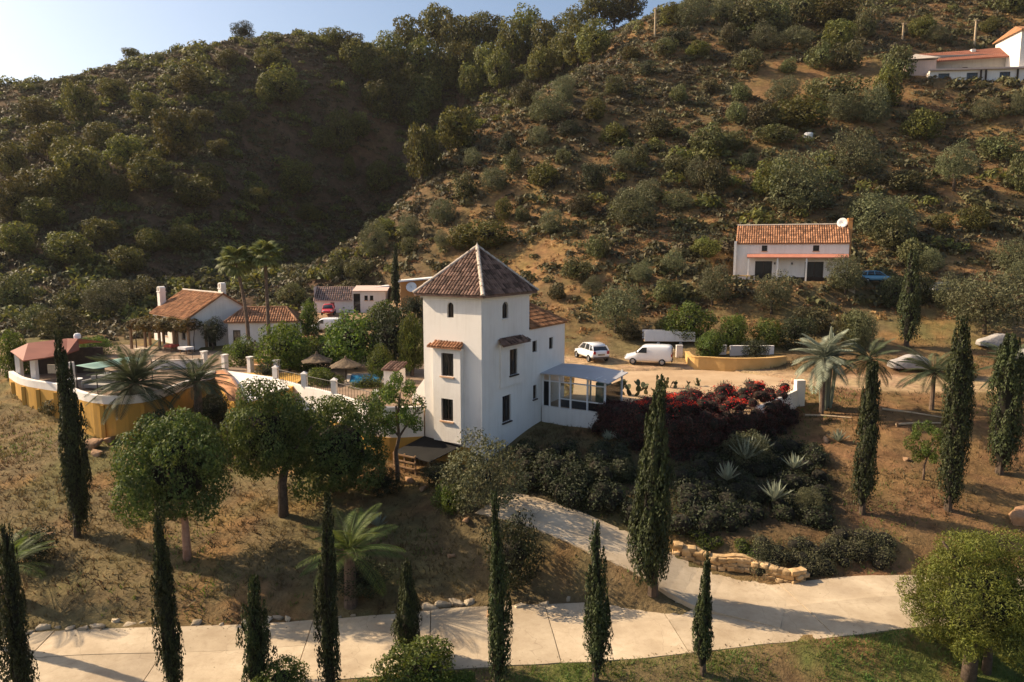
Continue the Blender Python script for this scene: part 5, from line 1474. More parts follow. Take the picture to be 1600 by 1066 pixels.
def crown(name, seed, mat, nl=12, n=1200, leaf=0.10, spread=0.62, rr=(0.3, 0.5), squash=0.9, core=0.74, wr=0.55, tilt=0.75, rad=(0.82, 1.08)):
    rng = np.random.default_rng(seed)
    lob = lobes_for(rng, nl, spread, rr, squash)
    oc = np.array([1, 1, 0.9 * squash]) * spread * core if core else None
    v, f = leaves_on_lobes(lob, n, leaf, rng, wr, 0, rad, tilt, oc)
    lo, hi = v.min(0), v.max(0)                    # unit box: x,y in -1..1, z 0..1
    v = (v - np.array([(lo[0] + hi[0]) / 2, (lo[1] + hi[1]) / 2, lo[2]])) / np.array([(hi[0] - lo[0]) / 2, (hi[1] - lo[1]) / 2, hi[2] - lo[2]])
    return foliage_mesh(name, v, f, mat, len(CS_F) if core else 0)
CR = {
 'hillpine': [crown('crown', 10 + k, 'leaf_hillpine', 22, 4600, 0.115, 0.66, (0.26, 0.46), 1.1, 0.5, 0.6, 0.8, (0.7, 1.12)) for k in range(6)],
 'shrub': [crown('crown', 30 + k, 'leaf_shrub', 20, 3600, 0.11, 0.70, (0.26, 0.46), 0.75, 0.5, 0.6, 0.8, (0.7, 1.12)) for k in range(6)],
 'olive': [crown('crown', 50 + k, 'leaf_olive', 26, 8000, 0.075, 0.70, (0.24, 0.42), 0.85, 0.30, 0.42, 1.0, (0.6, 1.15)) for k in range(4)],
 'lush': [crown('crown', 70 + k, 'leaf_lush', 24, 7000, 0.080, 0.68, (0.24, 0.42), 0.9, 0.55, 0.6, 0.8, (0.7, 1.15)) for k in range(4)],
 'dark': [crown('crown', 90 + k, 'leaf_dark', 22, 6000, 0.075, 0.68, (0.26, 0.42), 0.9, 0.6, 0.55, 0.8, (0.7, 1.15)) for k in range(3)],
 'round': [crown('crown', 110 + k, 'leaf_round', 44, 30000, 0.050, 0.74, (0.20, 0.34), 0.95, 0.70, 0.6, 0.7, (0.78, 1.12)) for k in range(3)],
 'airy': [crown('crown', 120 + k, 'leaf_lush', 22, 8000, 0.075, 0.80, (0.16, 0.30), 1.0, 0.0, 0.55, 1.0, (0.4, 1.1)) for k in range(2)],
 'pine': [crown('crown', 130, 'leaf_pine', 80, 76000, 0.048, 0.80, (0.15, 0.28), 1.1, 0.62, 0.26, 0.8, (0.72, 1.12))],
 'yellow': [crown('crown', 140, 'leaf_yellow', 14, 2600, 0.09, 0.7, (0.24, 0.4), 0.8, 0.7)],
}
def trunk_mesh(name, mat, seed, bend=0.12, forks=3, r0=0.05, seg=7):
    """unit height trunk with a few limbs reaching into the crown"""
    rng = random.Random(seed); mb = MB()
    pts = [Vector((bend * rng.uniform(-1, 1) * k / 5, bend * rng.uniform(-1, 1) * k / 5, k / 5 * 1.0)) for k in range(6)]; pts[0] = Vector((0, 0, -0.12))
    mb.tube(pts, [r0 * (1.35 - 0.8 * k / 5) for k in range(6)], seg)
    for k in range(forks):
        a = 2 * math.pi * (k + rng.random() * 0.5) / forks; s_ = pts[3 + k % 2]
        e = s_ + Vector((math.cos(a) * 0.35, math.sin(a) * 0.35, rng.uniform(0.25, 0.5)))
        mb.tube([s_, s_.lerp(e, 0.5) + Vector((0, 0, 0.04)), e], [r0 * 0.6, r0 * 0.42, r0 * 0.2], 5)
    return mb.mesh(name, M[mat], True)
TRK = [trunk_mesh('trunk', 'bark', k) for k in range(3)]
TRK_PINK = trunk_mesh('trunk', 'pink_bark', 7, 0.06, 3, 0.035)
TRK_PALE = trunk_mesh('trunk', 'palm_trunk', 8, 0.05, 4, 0.025)
_rt = random.Random(77)
def tree(base, w, h, kind, label, name='tree', cat='tree', group=None, trunk=0.0, tm=None, idx=None, depth=None, rot=None, trunk_up=0.45):
    """w,h in metres: whole width and height of the crown; trunk: clear stem below the crown"""
    me = CR[kind][(idx if idx is not None else _rt.randrange(99)) % len(CR[kind])]
    rz = rot if rot is not None else _rt.uniform(0, 6.28)
    root = empty(name, tuple(base), 0, label, cat, group)
    root['kind'] = 'thing'
    link('crown', me, root, (0, 0, trunk - (0.05 * h if trunk == 0 else 0)), (0, 0, rz), (w / 2, (depth or w) / 2, h))
    if trunk > 0:
        tt = trunk + h * trunk_up
        link('trunk', tm or TRK[_rt.randrange(3)], root, None, (0, 0, rz), (tt, tt, tt))
    return root
def tree_px(u, v, wpx, hpx, kind, label, name='tree', cat='tree', group=None, trunk_px=0, Y=None, **kw):
    g = G(u, v) if Y is None else at(u, v, Y)
    if g is None: g = at(u, v, 230)
    s_ = math.sqrt(g.x ** 2 + g.y ** 2 + (g.z - CAM_Z) ** 2) / F * (g.y / math.hypot(g.y, 0.0001)) / 1.0
    s_ = g.y / F
    return tree(g, wpx * s_, hpx * s_, kind, label, name, cat, group, trunk_px * s_, **kw)

ORD = ['leftmost', 'second', 'third', 'fourth', 'fifth', 'sixth', 'seventh', 'eighth', 'ninth', 'tenth', 'eleventh', 'twelfth', 'thirteenth', 'fourteenth', 'fifteenth', 'sixteenth', 'seventeenth', 'eighteenth']
def placed(lst, what, where):
    """labels that tell alike hillside plants apart by their place: row by height in the picture, then left to right"""
    rows = sorted(lst, key=lambda q: q[1]); n = len(rows); k = (n + 2) // 3; out = []
    for r, nm in enumerate(('topmost', 'middle', 'lowest')):
        for i, q in enumerate(sorted(rows[r * k:(r + 1) * k], key=lambda q: q[0])):
            out.append((*q, '%s %s from left in the %s row of %s' % (ORD[i], what, nm, where)))
    return out
# ------------------------------------------------------------------ hillside trees (base of crown in the photograph, width, height)
RIDGE = [(610,108,45,45),(640,100,45,58),(660,135,50,60),(685,90,56,64),(715,98,46,58),(745,92,46,58),(770,88,42,52),(800,102,46,56),(825,88,52,62),(855,104,46,58),(880,112,42,52),(903,108,56,56),(926,98,46,52),(895,58,42,36),(930,42,46,46),(960,46,42,42),(985,36,42,46),(600,152,46,56),(575,132,46,46),(635,168,42,52),(690,155,46,62),(720,132,46,52),(665,184,46,56),(620,192,46,52),(590,187,42,46),(555,116,42,42),(780,144,42,52),(735,164,38,50),(548,90,38,30),(520,78,34,26),(757,130,40,48),(845,130,40,46)]
for (u, v, w, h, lb) in placed(RIDGE, 'rounded pine', 'the wood on the far ridge'): tree_px(u, v, w * 1.2, h * 1.15, 'hillpine', lb, 'pine_tree', 'pine', 'pines of the wood along the ridge', trunk_px=3)
VALLEY = [(50,330,60,56),(110,270,50,46),(200,270,54,50),(160,240,44,40),(330,300,44,36),(90,330,60,60),(60,200,50,36),(230,190,46,36),(180,160,40,30),(370,200,36,32),(20,350,56,60),(290,400,50,40),(110,420,60,50),(200,430,50,40),(535,247,42,64),(660,287,52,78),(716,242,60,62),(645,208,50,55),(595,307,42,48),(547,282,20,32),(465,312,48,52),(305,332,64,48),(275,252,66,68),(300,155,46,42),(445,168,58,52),(416,168,32,42),(316,203,32,26),(125,198,46,58),(82,248,72,48),(132,313,72,72),(182,322,42,42),(238,303,62,52),(22,283,42,52),(505,240,30,34),(355,110,34,26),(420,112,40,30),(560,225,34,40),(205,95,26,14),(345,250,30,26),(70,360,60,44),(400,330,40,30),(480,350,34,26),(30,400,50,46),(160,385,50,36),(240,400,44,34)]
for (u, v, w, h, lb) in placed(VALLEY, 'scattered pine', 'the far left hillside'): tree_px(u, v, w * 1.15, h * 1.12, 'hillpine', lb, 'pine_tree', 'pine', 'scattered pines of the far left hillside', trunk_px=3)
tree_px(380, 64, 40, 32, 'dark', 'dark lone tree on the left skyline above the valley', 'tree', 'tree')
for (u, v, w, h, lb) in [(*q, '%s small bush from left silhouetted on the left skyline' % ORD[i]) for i, q in enumerate(((60,142,22,10),(96,134,24,12),(125,130,26,13),(195,106,16,9),(250,98,18,14),(310,86,26,12),(430,66,20,10),(485,66,22,11)))]:
    tree_px(u, v, w, h, 'shrub', lb, 'bush', 'bush', 'bushes on the left skyline')
SPUR = [(820,172,42,58),(858,192,72,52),(792,243,32,32),(802,272,36,42),(770,302,52,42),(727,312,46,42),(692,352,52,42),(787,343,46,46),(817,347,42,42),(905,334,62,52),(987,352,86,62),(972,268,62,46),(1002,257,42,42),(1060,272,62,42),(585,402,52,62),(602,372,32,32),(642,372,42,42),(762,388,72,48),(692,388,42,46),(722,392,46,46),(840,230,40,40),(890,215,44,34),(930,190,44,30),(960,150,40,32),(1010,120,46,30),(880,160,40,40),(985,95,40,26),(1040,90,44,30),(560,440,50,40),(525,440,44,44),(850,290,48,40),(930,300,44,38),(880,260,40,34),(740,265,34,34),(1010,320,50,36),(640,400,44,36),(865,365,50,40),(1030,215,50,40),(960,225,46,36)]
for (u, v, w, h, lb) in placed(SPUR, 'grey-green bush', 'the spur behind the tower'): k_ = _rt.uniform(0.62, 1.15); tree_px(u, v, w * k_, h * _rt.uniform(0.8, 1.2) * k_ ** 0.5, _rt.choice(('shrub', 'shrub', 'hillpine', 'olive', 'shrub', 'dark' if h < 42 else 'olive')), lb, 'bush', 'bush', 'bushes on the spur behind the tower')
UPPER = [(1085,42,52,48),(1130,32,62,48),(1170,48,62,58),(1210,52,62,58),(1250,42,62,52),(1300,48,72,62),(1350,62,52,52),(1140,78,46,42),(1195,84,52,42),(1240,78,62,48),(1320,112,52,42),(1310,78,46,42),(1090,90,46,36),(1050,40,40,38),(1055,75,40,34),(1280,110,50,40),(1230,115,46,36),(1170,115,46,34),(1110,150,50,36),(1160,160,46,34),(1060,160,46,34),(1220,160,56,40),(1275,150,46,36)]
for (u, v, w, h, lb) in placed(UPPER, 'dark bush', 'the thicket atop the right hill'): k_ = _rt.uniform(0.62, 1.15); tree_px(u, v, w * k_, h * _rt.uniform(0.8, 1.2) * k_ ** 0.5, _rt.choice(('shrub', 'shrub', 'hillpine', 'olive', 'shrub', 'dark' if h < 42 else 'olive')), lb, 'bush', 'bush', 'thicket at the top of the right hill')
RIGHT = [(1400,132,76,66),(1385,172,56,76),(1360,197,62,62),(1440,62,46,42),(1462,72,42,32),(1545,52,36,26),(1580,22,52,42),(1540,192,72,50),(1592,182,42,42),(1250,203,72,56),(1150,193,36,36),(1190,203,52,42),(1105,238,62,46),(1142,238,36,32),(1212,228,62,32),(1310,168,82,46),(1316,193,62,42),(1205,312,62,62),(1115,303,62,52),(1090,293,42,46),(1332,273,82,72),(1440,218,82,62),(1342,352,52,52),(1520,363,62,42),(1592,303,50,56),(1580,423,62,52),(1060,330,60,40),(1170,265,46,40),(1560,250,60,44),(1410,300,60,40),(1470,360,46,40),(1430,420,50,44),(1050,430,52,44),(935,405,62,46),(1000,445,60,40),(1040,475,52,42),(1100,405,52,42),(900,440,50,34),(870,470,40,34)]
for (u, v, w, h, lb) in placed(RIGHT, 'rounded bush', 'the dry slope below the villa'): k_ = _rt.uniform(0.62, 1.15); tree_px(u, v, w * k_, h * _rt.uniform(0.8, 1.2) * k_ ** 0.5, _rt.choice(('shrub', 'shrub', 'hillpine', 'olive', 'shrub', 'dark' if h < 42 else 'olive')), lb, 'bush', 'bush', 'bushes of the right-hand slope')
tree_px(1250, 330, 118, 100, 'olive', 'large spreading olive-green tree above the hillside house', 'oak_tree', 'tree', idx=1)
tree_px(1378, 372, 116, 78, 'olive', 'broad grey-green tree right behind the hillside house chimney', 'oak_tree', 'tree', idx=2)
tree_px(1395, 390, 66, 56, 'shrub', 'small grey olive bush right of the hillside house roof', 'bush', 'bush')
tree_px(1490, 300, 62, 62, 'olive', 'solitary tree with visible trunk on the slope below the villa', 'olive_tree', 'tree', trunk_px=14)
# trees round the hillside house
OLV = [(1205,490,66,66,'olive tree in front of the left door of the hillside house'),(1320,462,62,58,'olive tree at the right end of the hillside house'),(1113,478,62,62,'olive tree left of the hillside house'),(1450,432,46,38,'small olive tree right of the light blue car'),(1538,522,140,104,'largest olive tree on the terrace above the right cypresses'),(1492,492,70,64,'olive tree left of the largest olive on the right terrace'),(962,520,88,78,'rounded olive tree above the parked hatchback'),(1590,470,60,60,'olive tree at the right edge above the terrace'),(925,470,40,34,'small olive shrub on the bank above the tower wing')]
for (u, v, w, h, lb) in OLV: tree_px(u, v, w, h, 'olive', lb, 'olive_tree', 'tree', trunk_px=5)
for (u, v, w, h, k, lb) in ((1392,482,42,58,'dark','dark shrub left of the small cypress on the terrace'),(1440,478,44,62,'dark','dark shrub right of the small cypress on the terrace'),(1075,532,82,66,'lush','bright leafy fig tree above the white trailer'),(1150,540,56,56,'lush','leafy fig tree over the white wall behind the planter'),(1200,540,58,48,'lush','yellowing leafy tree at the right end of the planter'),(1110,560,50,50,'lush','leafy bush in the left half of the ochre planter'),(1240,545,60,56,'dark','dark bush right of the planter'),(1270,520,60,46,'shrub','grey-green bush above the cactus'),(1330,540,60,60,'shrub','bush behind the silvery cactus'),(1345,545,50,70,'olive','tall grey bush right of the silvery cactus'),(1180,562,44,36,'dark','dark bush inside the planter'),(1040,520,40,30,'shrub','low bush behind the trailer'),(985,530,46,26,'weed' if False else 'shrub','low bush between hatchback and van'),(1500,590,50,40,'lush','green bush under the palm by the tall cypress'),(1590,620,50,50,'lush','green bush at the right edge by the track')):
    tree_px(u, v, w, h, k, lb, 'bush' if 'tree' not in lb else 'fig_tree', 'bush' if 'tree' not in lb else 'tree')
# trees round the farmhouse and courtyard
NEARL = [(452,588,96,84,'lush','broad leafy tree shading the parasols left of the pool'),(505,612,70,44,'lush','leafy bush inside the courtyard wall in front of the parasols'),(575,622,56,40,'lush','leafy bush behind the white wall left of the tower'),(420,600,50,40,'dark','dark bush beside the ochre bench'),(595,600,44,60,'lush','leafy tree by the pump hut beside the pool'),(300,692,86,54,'shrub','wide shrub at the foot of the ochre wall under the palms'),(258,694,70,60,'dark','dark shrub below the two date palms'),(160,672,56,42,'shrub','shrub against the ochre wall right of the left cypress'),(335,660,60,46,'dark','dark shrub under the sloping store roof'),(165,500,76,58,'olive','grey-green tree left of the farmhouse chimney'),(118,490,56,44,'shrub','bush on the slope behind the pavilion'),(232,470,52,44,'shrub','bush behind the farmhouse left chimney'),(95,530,70,56,'shrub','wide bush behind the pavilion roof'),(28,590,52,84,'lush','leafy green shrub left of the pavilion'),(60,520,60,50,'shrub','shrub up the slope behind the pavilion left end'),(333,548,46,44,'dark','round dark tree at the farmhouse gable'),(380,575,58,58,'lush','dark glossy bush right of the courtyard tables'),(432,545,40,30,'yellow','yellow-green bush in front of the annex'),(470,580,84,60,'lush','lush bush left of the thatched parasols'),(150,560,62,40,'lush','vine-leaved tree behind the green awning'),(482,535,34,62,'lush','slender leafy tree at the right end of the annex'),(556,582,112,98,'lush','large lush tree behind the pool'),(616,585,92,112,'dark','dense dark green tree beside the tower left wall'),(600,520,60,44,'lush','lush tree below the stable carport'),(645,592,48,100,'lush','leafy tree touching the tower left wall'),(525,560,80,62,'lush','lush bush between the yard and the pool'),(650,500,40,40,'dark','dark tree right behind the tower left edge'),(440,580,50,36,'dark','dark shrub above the courtyard wall pillars'),(508,580,70,52,'dark','dark shrub behind the thatched parasols'),(455,475,50,36,'shrub','bush on the spur foot behind the annex'),(20,480,60,60,'shrub','shrub at the left edge behind the pavilion'),(200,480,60,46,'shrub','shrub on the hill foot left of the farmhouse'),(560,470,60,30,'shrub','shrub behind the stable')]
for (u, v, w, h, k, lb) in NEARL: tree_px(u, v, w, h, k, lb, 'tree' if ' tree' in lb else 'bush', 'tree' if ' tree' in lb else 'bush', trunk_px=8 if ' tree' in lb and h > 40 else 0)
# vine on the pergola
lobv = np.array([(PL * (k + 0.5) / 9, 1.1 + 0.7 * math.sin(k * 2.1), 2.75 + 0.15 * math.sin(k * 1.7), PL / 10, 1.9, 0.72 + 0.15 * math.sin(k * 3.1)) for k in range(9)])
v_, f_ = leaves_on_lobes(lobv, 7500, 0.2, np.random.default_rng(3), 0.8, 0.6)
vine = empty('grape_vine', tuple(pg0), perg.rotation_euler[2], 'browning green grape vine covering the pergola by the farmhouse', 'vine')
link('foliage', foliage_mesh('foliage', v_, f_, 'leaf_vine', len(CS_F) * 9), vine)
for k in range(3):
    x = PL * (k * 2 + 0.2) / 4
    mb = MB(); mb.tube([(x + 0.2, 0.1, 0), (x + 0.12, 0.15, 1.3), (x + 0.25, 0.3, 2.8)], [0.07, 0.05, 0.03], 6); mb.build('stem', M['bark'], vine)

# ------------------------------------------------------------------ the round trees below the courtyard
def near_tree(u, v, wpx, top_v, bot_v, kind, label, cx=None, name='tree', tm=None, idx=0, rot=0.0, cat='tree', depth=None):
    g = G(u, v); Y = g.y
    zt, zb = at(u, top_v, Y).z, at(u, bot_v, Y).z
    t_ = tree(g, wpx * Y / F, zt - zb, kind, label, name, cat, None, zb - g.z, tm, idx, depth, rot)
    if cx is not None:
        for c in t_.children:
            if c.name.startswith('crown'): c.location.x = (cx - u) * Y / F
    return t_
near_tree(293, 872, 190, 632, 812, 'round', 'round dense green tree with reddish trunk, leftmost of three', 285, 'carob_tree', TRK_PINK, 0)
near_tree(443, 806, 150, 585, 752, 'round', 'round dense green tree with dark trunk, middle of three', 425, 'carob_tree', TRK[0], 1, 1.0)
near_tree(519, 770, 172, 612, 768, 'round', 'wide dense green tree left of the tower, right of three', 527, 'carob_tree', TRK[1], 2, 2.0)
near_tree(622, 752, 92, 582, 676, 'airy', 'slender airy tree with thin trunk in front of the ochre wall', 622, 'frangipani_tree', TRK_PALE, 0)
mb_r = np.random.default_rng(8)
# stone pine at the lower right
g = G(1512, 1064); Yp = g.y
pine = tree(g, 236 * Yp / F, at(1512, 815, Yp).z - at(1512, 1015, Yp).z, 'pine', 'big bright green umbrella pine at the lower right corner', 'pine_tree', 'pine', None, at(1512, 1015, Yp).z - g.z, TRK[2], 0, None, 0.4, 0.6)
for c in pine.children:
    if c.name.startswith('crown'): c.location.x = (1507 - 1512) * Yp / F
t2 = link('trunk', TRK[0], pine, (0.95, 0.3, 0), (0, 0.05, 1.2), (3.0, 3.0, 3.4))
for k, (u, v, w, h, kd, lb) in enumerate(((758,795,150,140,'olive','grey-green olive bush against the tower foot'),(800,918,116,140,'dark','dark shrub behind the foreground cypress below the tower'),(650,1078,150,100,'yellow' if False else 'lush','bright green shrub at the bottom edge left of centre'),(440,1085,100,72,'lush','green shrub at the bottom edge beside the short dark cypress'),(720,1075,60,34,'lush','low green shrub at the bottom edge right of the bright one'),(570,930,110,70,'dark','dark undergrowth below the foreground palm'),(200,655,70,44,'shrub','shrub at the foot of the ochre courtyard wall'),(85,650,44,32,'shrub','small shrub against the ochre wall by the left cypress'),(240,680,50,36,'dark','dark shrub below the date palm'),(700,800,60,56,'lush','bright fern-leaved shrub below the dark awning'),(600,770,70,46,'dark','dark shrub at the foot of the slender tree'),(45,880,90,60,'dark','dark shrub beside the left-edge palm'),(680,760,60,40,'dark','dark shrub left of the dark awning poles'))):
    tree_px(u, v, w, h, kd, lb, 'bush', 'bush')

# ------------------------------------------------------------------ hedge, bank plants and bougainvillea
def lobe_plant(name, label, cat, pts, n, leaf, mat, part='foliage', seed=1, core=0.75, wr=0.55, parent=None, rad=(0.82, 1.1)):
    """pts: (x,y,z,rx,ry,rz) in world metres"""
    a = np.array(pts, float); o = np.array([a[:, 0].mean(), a[:, 1].mean(), a[:, 2].min()])
    if parent is None: parent = empty(name, tuple(o), 0, label, cat)
    else: o = np.array(parent.location)
    a[:, :3] -= o
    v, f = leaves_on_lobes(a, n, leaf, np.random.default_rng(seed), wr, core, rad)
    link(part, foliage_mesh(part, v, f, mat, len(CS_F) * len(a) if core else 0), parent)
    return parent
rg = np.random.default_rng(5)
pts = []
for k in range(70):
    u = rg.uniform(815, 1000); k_ = (u - 815) / 185
    v = rg.uniform(708 + 4 * k_, 772 + 45 * k_)
    p = G(u, v)
    if p is None: continue
    r = rg.uniform(0.45, 0.85); pts.append((p.x, p.y, p.z + 0.35, r, r, r * 1.15))
lobe_plant('ivy_bank', 'dark ivy hedge covering the bank below the white terrace wall', 'hedge', pts, 26000, 0.15, 'leaf_dark', seed=6, core=0.7)
pts = []
for k in range(120):
    u = rg.uniform(1050, 1285); v = rg.uniform(705, 832) ; p = G(u, v)
    r = rg.uniform(0.45, 0.95); pts.append((p.x, p.y, p.z + 0.2, r, r, r))
lobe_plant('bank_shrubs', 'dark low shrubs on the shaded bank under the bougainvillea', 'shrubs', pts, 30000, 0.15, 'leaf_dark', seed=7, core=0.7)
pts = []
for k in range(80):
    u = rg.uniform(1180, 1385); v = rg.uniform(850, 900) - 12 * (u > 1300); p = G(u, v)
    r = rg.uniform(0.4, 0.65); pts.append((p.x, p.y, p.z + 0.1, r, r, r * 0.9))
lobe_plant('ground_cover', 'olive-green ground cover shrub beside the stone wall end', 'shrub', pts, 24000, 0.09, 'leaf_olive', seed=8, core=0.7)
pts = []
for k in range(16):
    u = rg.uniform(1075, 1190); v = rg.uniform(838, 858) + (u - 1075) * 0.16; p = G(u, v)
    r = rg.uniform(0.25, 0.4); pts.append((p.x, p.y, p.z + 0.1, r, r, r * 0.8))
lobe_plant('ground_cover', 'dark green ground cover along the back of the stone wall', 'shrub', pts, 4500, 0.09, 'leaf_lush', seed=9, core=0.7)
# bougainvillea spilling over the terrace wall
tp = [Vector((a[0], a[1], 0)) for a in tpath]
pts, pts_r = [], []
nt_ = len(tp)
for k in range(380):
    s_ = rg.uniform(0.30, 0.95) * (nt_ - 1); i = int(s_); p = tp[i].lerp(tp[min(i + 1, nt_ - 1)], s_ - i)
    d = (tp[min(i + 1, nt_ - 1)] - tp[i]).normalized(); out_ = Vector((d.y, -d.x, 0))
    f_ = s_ / (nt_ - 1)
    if k % 2:                                    # hanging down the face of the wall
        hang = rg.uniform(0, 1); drop_ = 1.5 + 2.3 * float(smooth(0.42, 0.55, f_)) - 2.0 * float(smooth(0.86, 0.97, f_))
        zz = TERR_Z + 0.6 - hang * drop_; q = p + out_ * (0.3 + 0.7 * hang * rg.uniform(0.6, 1.1))
    else:                                        # lying on the terrace behind it
        back = rg.uniform(0, 1.0) ** 1.3 * (1.2 + 2.6 * float(smooth(0.4, 0.6, f_)))
        zz = TERR_Z + 0.45 + rg.uniform(0, 0.75) * float(smooth(0.3, 0.55, f_)); q = p - out_ * back
        if f_ > 0.47: pts_r.append((q.x, q.y, zz + 0.15, 0.5, 0.5, 0.4))
    r = rg.uniform(0.38, 0.66)
    pts.append((q.x, q.y, zz, r, r, r * 0.85))
for k in range(90):
    s_ = rg.uniform(0.46, 0.93) * (nt_ - 1); i = int(s_); p = tp[i].lerp(tp[min(i + 1, nt_ - 1)], s_ - i); d = (tp[min(i + 1, nt_ - 1)] - tp[i]).normalized(); out_ = Vector((d.y, -d.x, 0))
    q = p + out_ * rg.uniform(0.35, 0.6); r = rg.uniform(0.4, 0.6); pts.append((q.x, q.y, TERR_Z + 0.2 - rg.uniform(0, 1.9), r, r * 0.8, r))
bou = lobe_plant('bougainvillea', 'sprawling bougainvillea with maroon leaves and red flowers over the terrace wall', 'bougainvillea', pts, 66000, 0.13, 'leaf_maroon', seed=11, core=0.72, rad=(0.7, 1.25))
lobe_plant('', '', '', pts_r, 900, 0.12, 'blossom_red', 'blossom', 12, 0, 0.7, bou, (0.95, 1.2))
cl_pts = [(q[0] + 0.1, q[1] - 0.35, q[2] + 0.25, 0.42, 0.22, 0.2) for q in pts_r[::6]]
lobe_plant('', '', '', cl_pts, 2600, 0.10, 'blossom_red', 'blossom', 13, 0, 0.7, bou, (0.2, 1.1))
mb = MB(); o_ = Vector(bou.location)
for k in range(12):
    s_ = rg.uniform(0.42, 0.9) * (nt_ - 1); p = tp[int(s_)]; z = TERR_Z + rg.uniform(0.2, 0.9)
    a = p + Vector((rg.uniform(-.3, .3), -0.5, z)); b = a + Vector((rg.uniform(-1.0, 1.0), rg.uniform(-1.0, -0.2), rg.uniform(-1.0, 0.7))); m_ = (a + b) / 2 + Vector((0, -0.2, 0.35))
    mb.tube([a - o_, m_ - o_, b - o_], [0.03, 0.022, 0.012], 5)
stuff(mb.build('stems', M['bark'], bou))

# ------------------------------------------------------------------ cypresses
def cypress_mesh(seed, H_, R_, n, leaf, mat='leaf_cypress', full=0.30, tip=0.62, rag=0.2, foot=0.16):
    rng = np.random.default_rng(seed)
    def prof(h):
        return R_ * np.clip(h / foot, 0.06, 1) ** 0.6 * np.where(h < full, 0.94 + 0.06 * h / full, np.clip((1 - h) / (1 - full), 0, 1) ** tip)
    R_ = R_ * 0.92
    def wob(h, a):
        return 1 + rag * 2.6 * (vnoise(a * 1.6 + 3 * seed, h * H_ * 0.9 + seed, seed) + 0.6 * vnoise(a * 3.2, h * H_ * 2.2, seed + 5)) + 0.12 * np.sin(a + seed) + 0.5 * rag * vnoise(a * 5.0, h * H_ * 5.0, seed + 9)
    NP = int(70 + 40 * rag); hb = np.sort(rng.uniform(0.0, 0.93, NP)); pa = np.arange(NP) * 2.39996 + rng.uniform(-0.6, 0.6, NP)
    pl = np.clip(rng.uniform(0.10, 0.22, NP) * (1 + rag), 0.05, 1.03 - hb)              # upright plumes of foliage round the stem
    hc = hb + pl * 0.45; pr_ = np.maximum(prof(hc), 0.05 * R_) * rng.uniform(0.34, 0.52, NP)
    pc_r = np.maximum(prof(hc) * wob(hc, pa) - pr_ * 0.8, 0)
    lean_ = rng.uniform(0.05, 0.22, NP) * (1 + rag)
    w_ = pl * pr_; w_ = w_ / w_.sum(); k_ = rng.choice(NP, n, p=w_)
    tt = rng.uniform(0, 1, n) ** 0.85; ang = rng.uniform(0, 2 * np.pi, n)
    rad_ = pr_[k_] * np.sqrt(np.clip(tt * 4 + 0.15, 0, 1)) * (1 - tt) ** 0.55 * rng.uniform(0.7, 1.08, n)
    hh_ = hb[k_] + pl[k_] * tt
    shift = pc_r[k_] + lean_[k_] * pl[k_] * H_ * 0.25 * (tt - 0.4)
    bend = 0.012 * H_ * np.sin(hh_ * 3.0 + seed)
    px_, py_ = np.cos(pa[k_]) * shift + np.cos(ang) * rad_, np.sin(pa[k_]) * shift + np.sin(ang) * rad_
    pos = np.stack([px_ + bend, py_, hh_ * H_], -1)
    out_ = np.stack([np.cos(ang) + 0.6 * np.cos(pa[k_]), np.sin(ang) + 0.6 * np.sin(pa[k_]), 0.1 + 0 * ang], -1); out_ /= np.linalg.norm(out_, axis=1)[:, None]
    nn = out_ + 0.55 * rdirs(rng, n); nn /= np.linalg.norm(nn, axis=1)[:, None]
    up_ = np.tile(np.array([[0, 0, 1.0]]), (n, 1)) + 0.35 * out_
    parts = [leaf_quads(pos, nn, rng, leaf, leaf * 0.42, up_, 0.8)]
    K, S_ = 24, 14                                  # solid inner body
    hh = np.linspace(0.015, 0.985, K); aa = np.linspace(0, 2 * np.pi, S_, endpoint=False)
    A_, H2 = np.meshgrid(aa, hh)
    rr = prof(H2) * np.minimum(wob(H2, A_), 1.0) * 0.52
    V = np.stack([np.cos(A_) * rr + 0.012 * H_ * np.sin(H2 * 3.0 + seed), np.sin(A_) * rr, H2 * H_], -1).reshape(-1, 3)
    Q = np.array([(i * S_ + j, i * S_ + (j + 1) % S_, (i + 1) * S_ + (j + 1) % S_, (i + 1) * S_ + j) for i in range(K - 1) for j in range(S_)])
    parts.append((V, Q))
    v, f = join_np(parts)
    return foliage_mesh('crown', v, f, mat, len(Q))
cyp_trunk = None
def cypress(u, v, top_v, wpx, label, seed, Y=None, n=9000, leaf=0.17, full=0.42, tip=0.62, rag=0.2, stem=0.12):
    g = G(u, v) if Y is None else at(u, v, Y)
    Yc = g.y; zt = at(u, top_v, Yc).z
    Hh = zt - g.z - stem; Rr = wpx * Yc / F / 2
    root = empty('cypress', tuple(g), 0, label, 'cypress', 'cypresses of the garden'); 
    link('crown', cypress_mesh(seed, Hh, Rr, n, leaf, full=full, tip=tip, rag=rag), root, (0, 0, stem))
    mb = MB(); mb.tube([(0, 0, -0.3), (0, 0, stem + Hh * 0.3)], [Rr * 0.22 + 0.04, 0.05], 7); mb.build('trunk', M['bark'], root)
cypress(121, 838, 527, 46, 'tall dark cypress on the left slope in front of the ochre wall', 1, None, 14000, 0.17, 0.42, 0.72, 0.18)
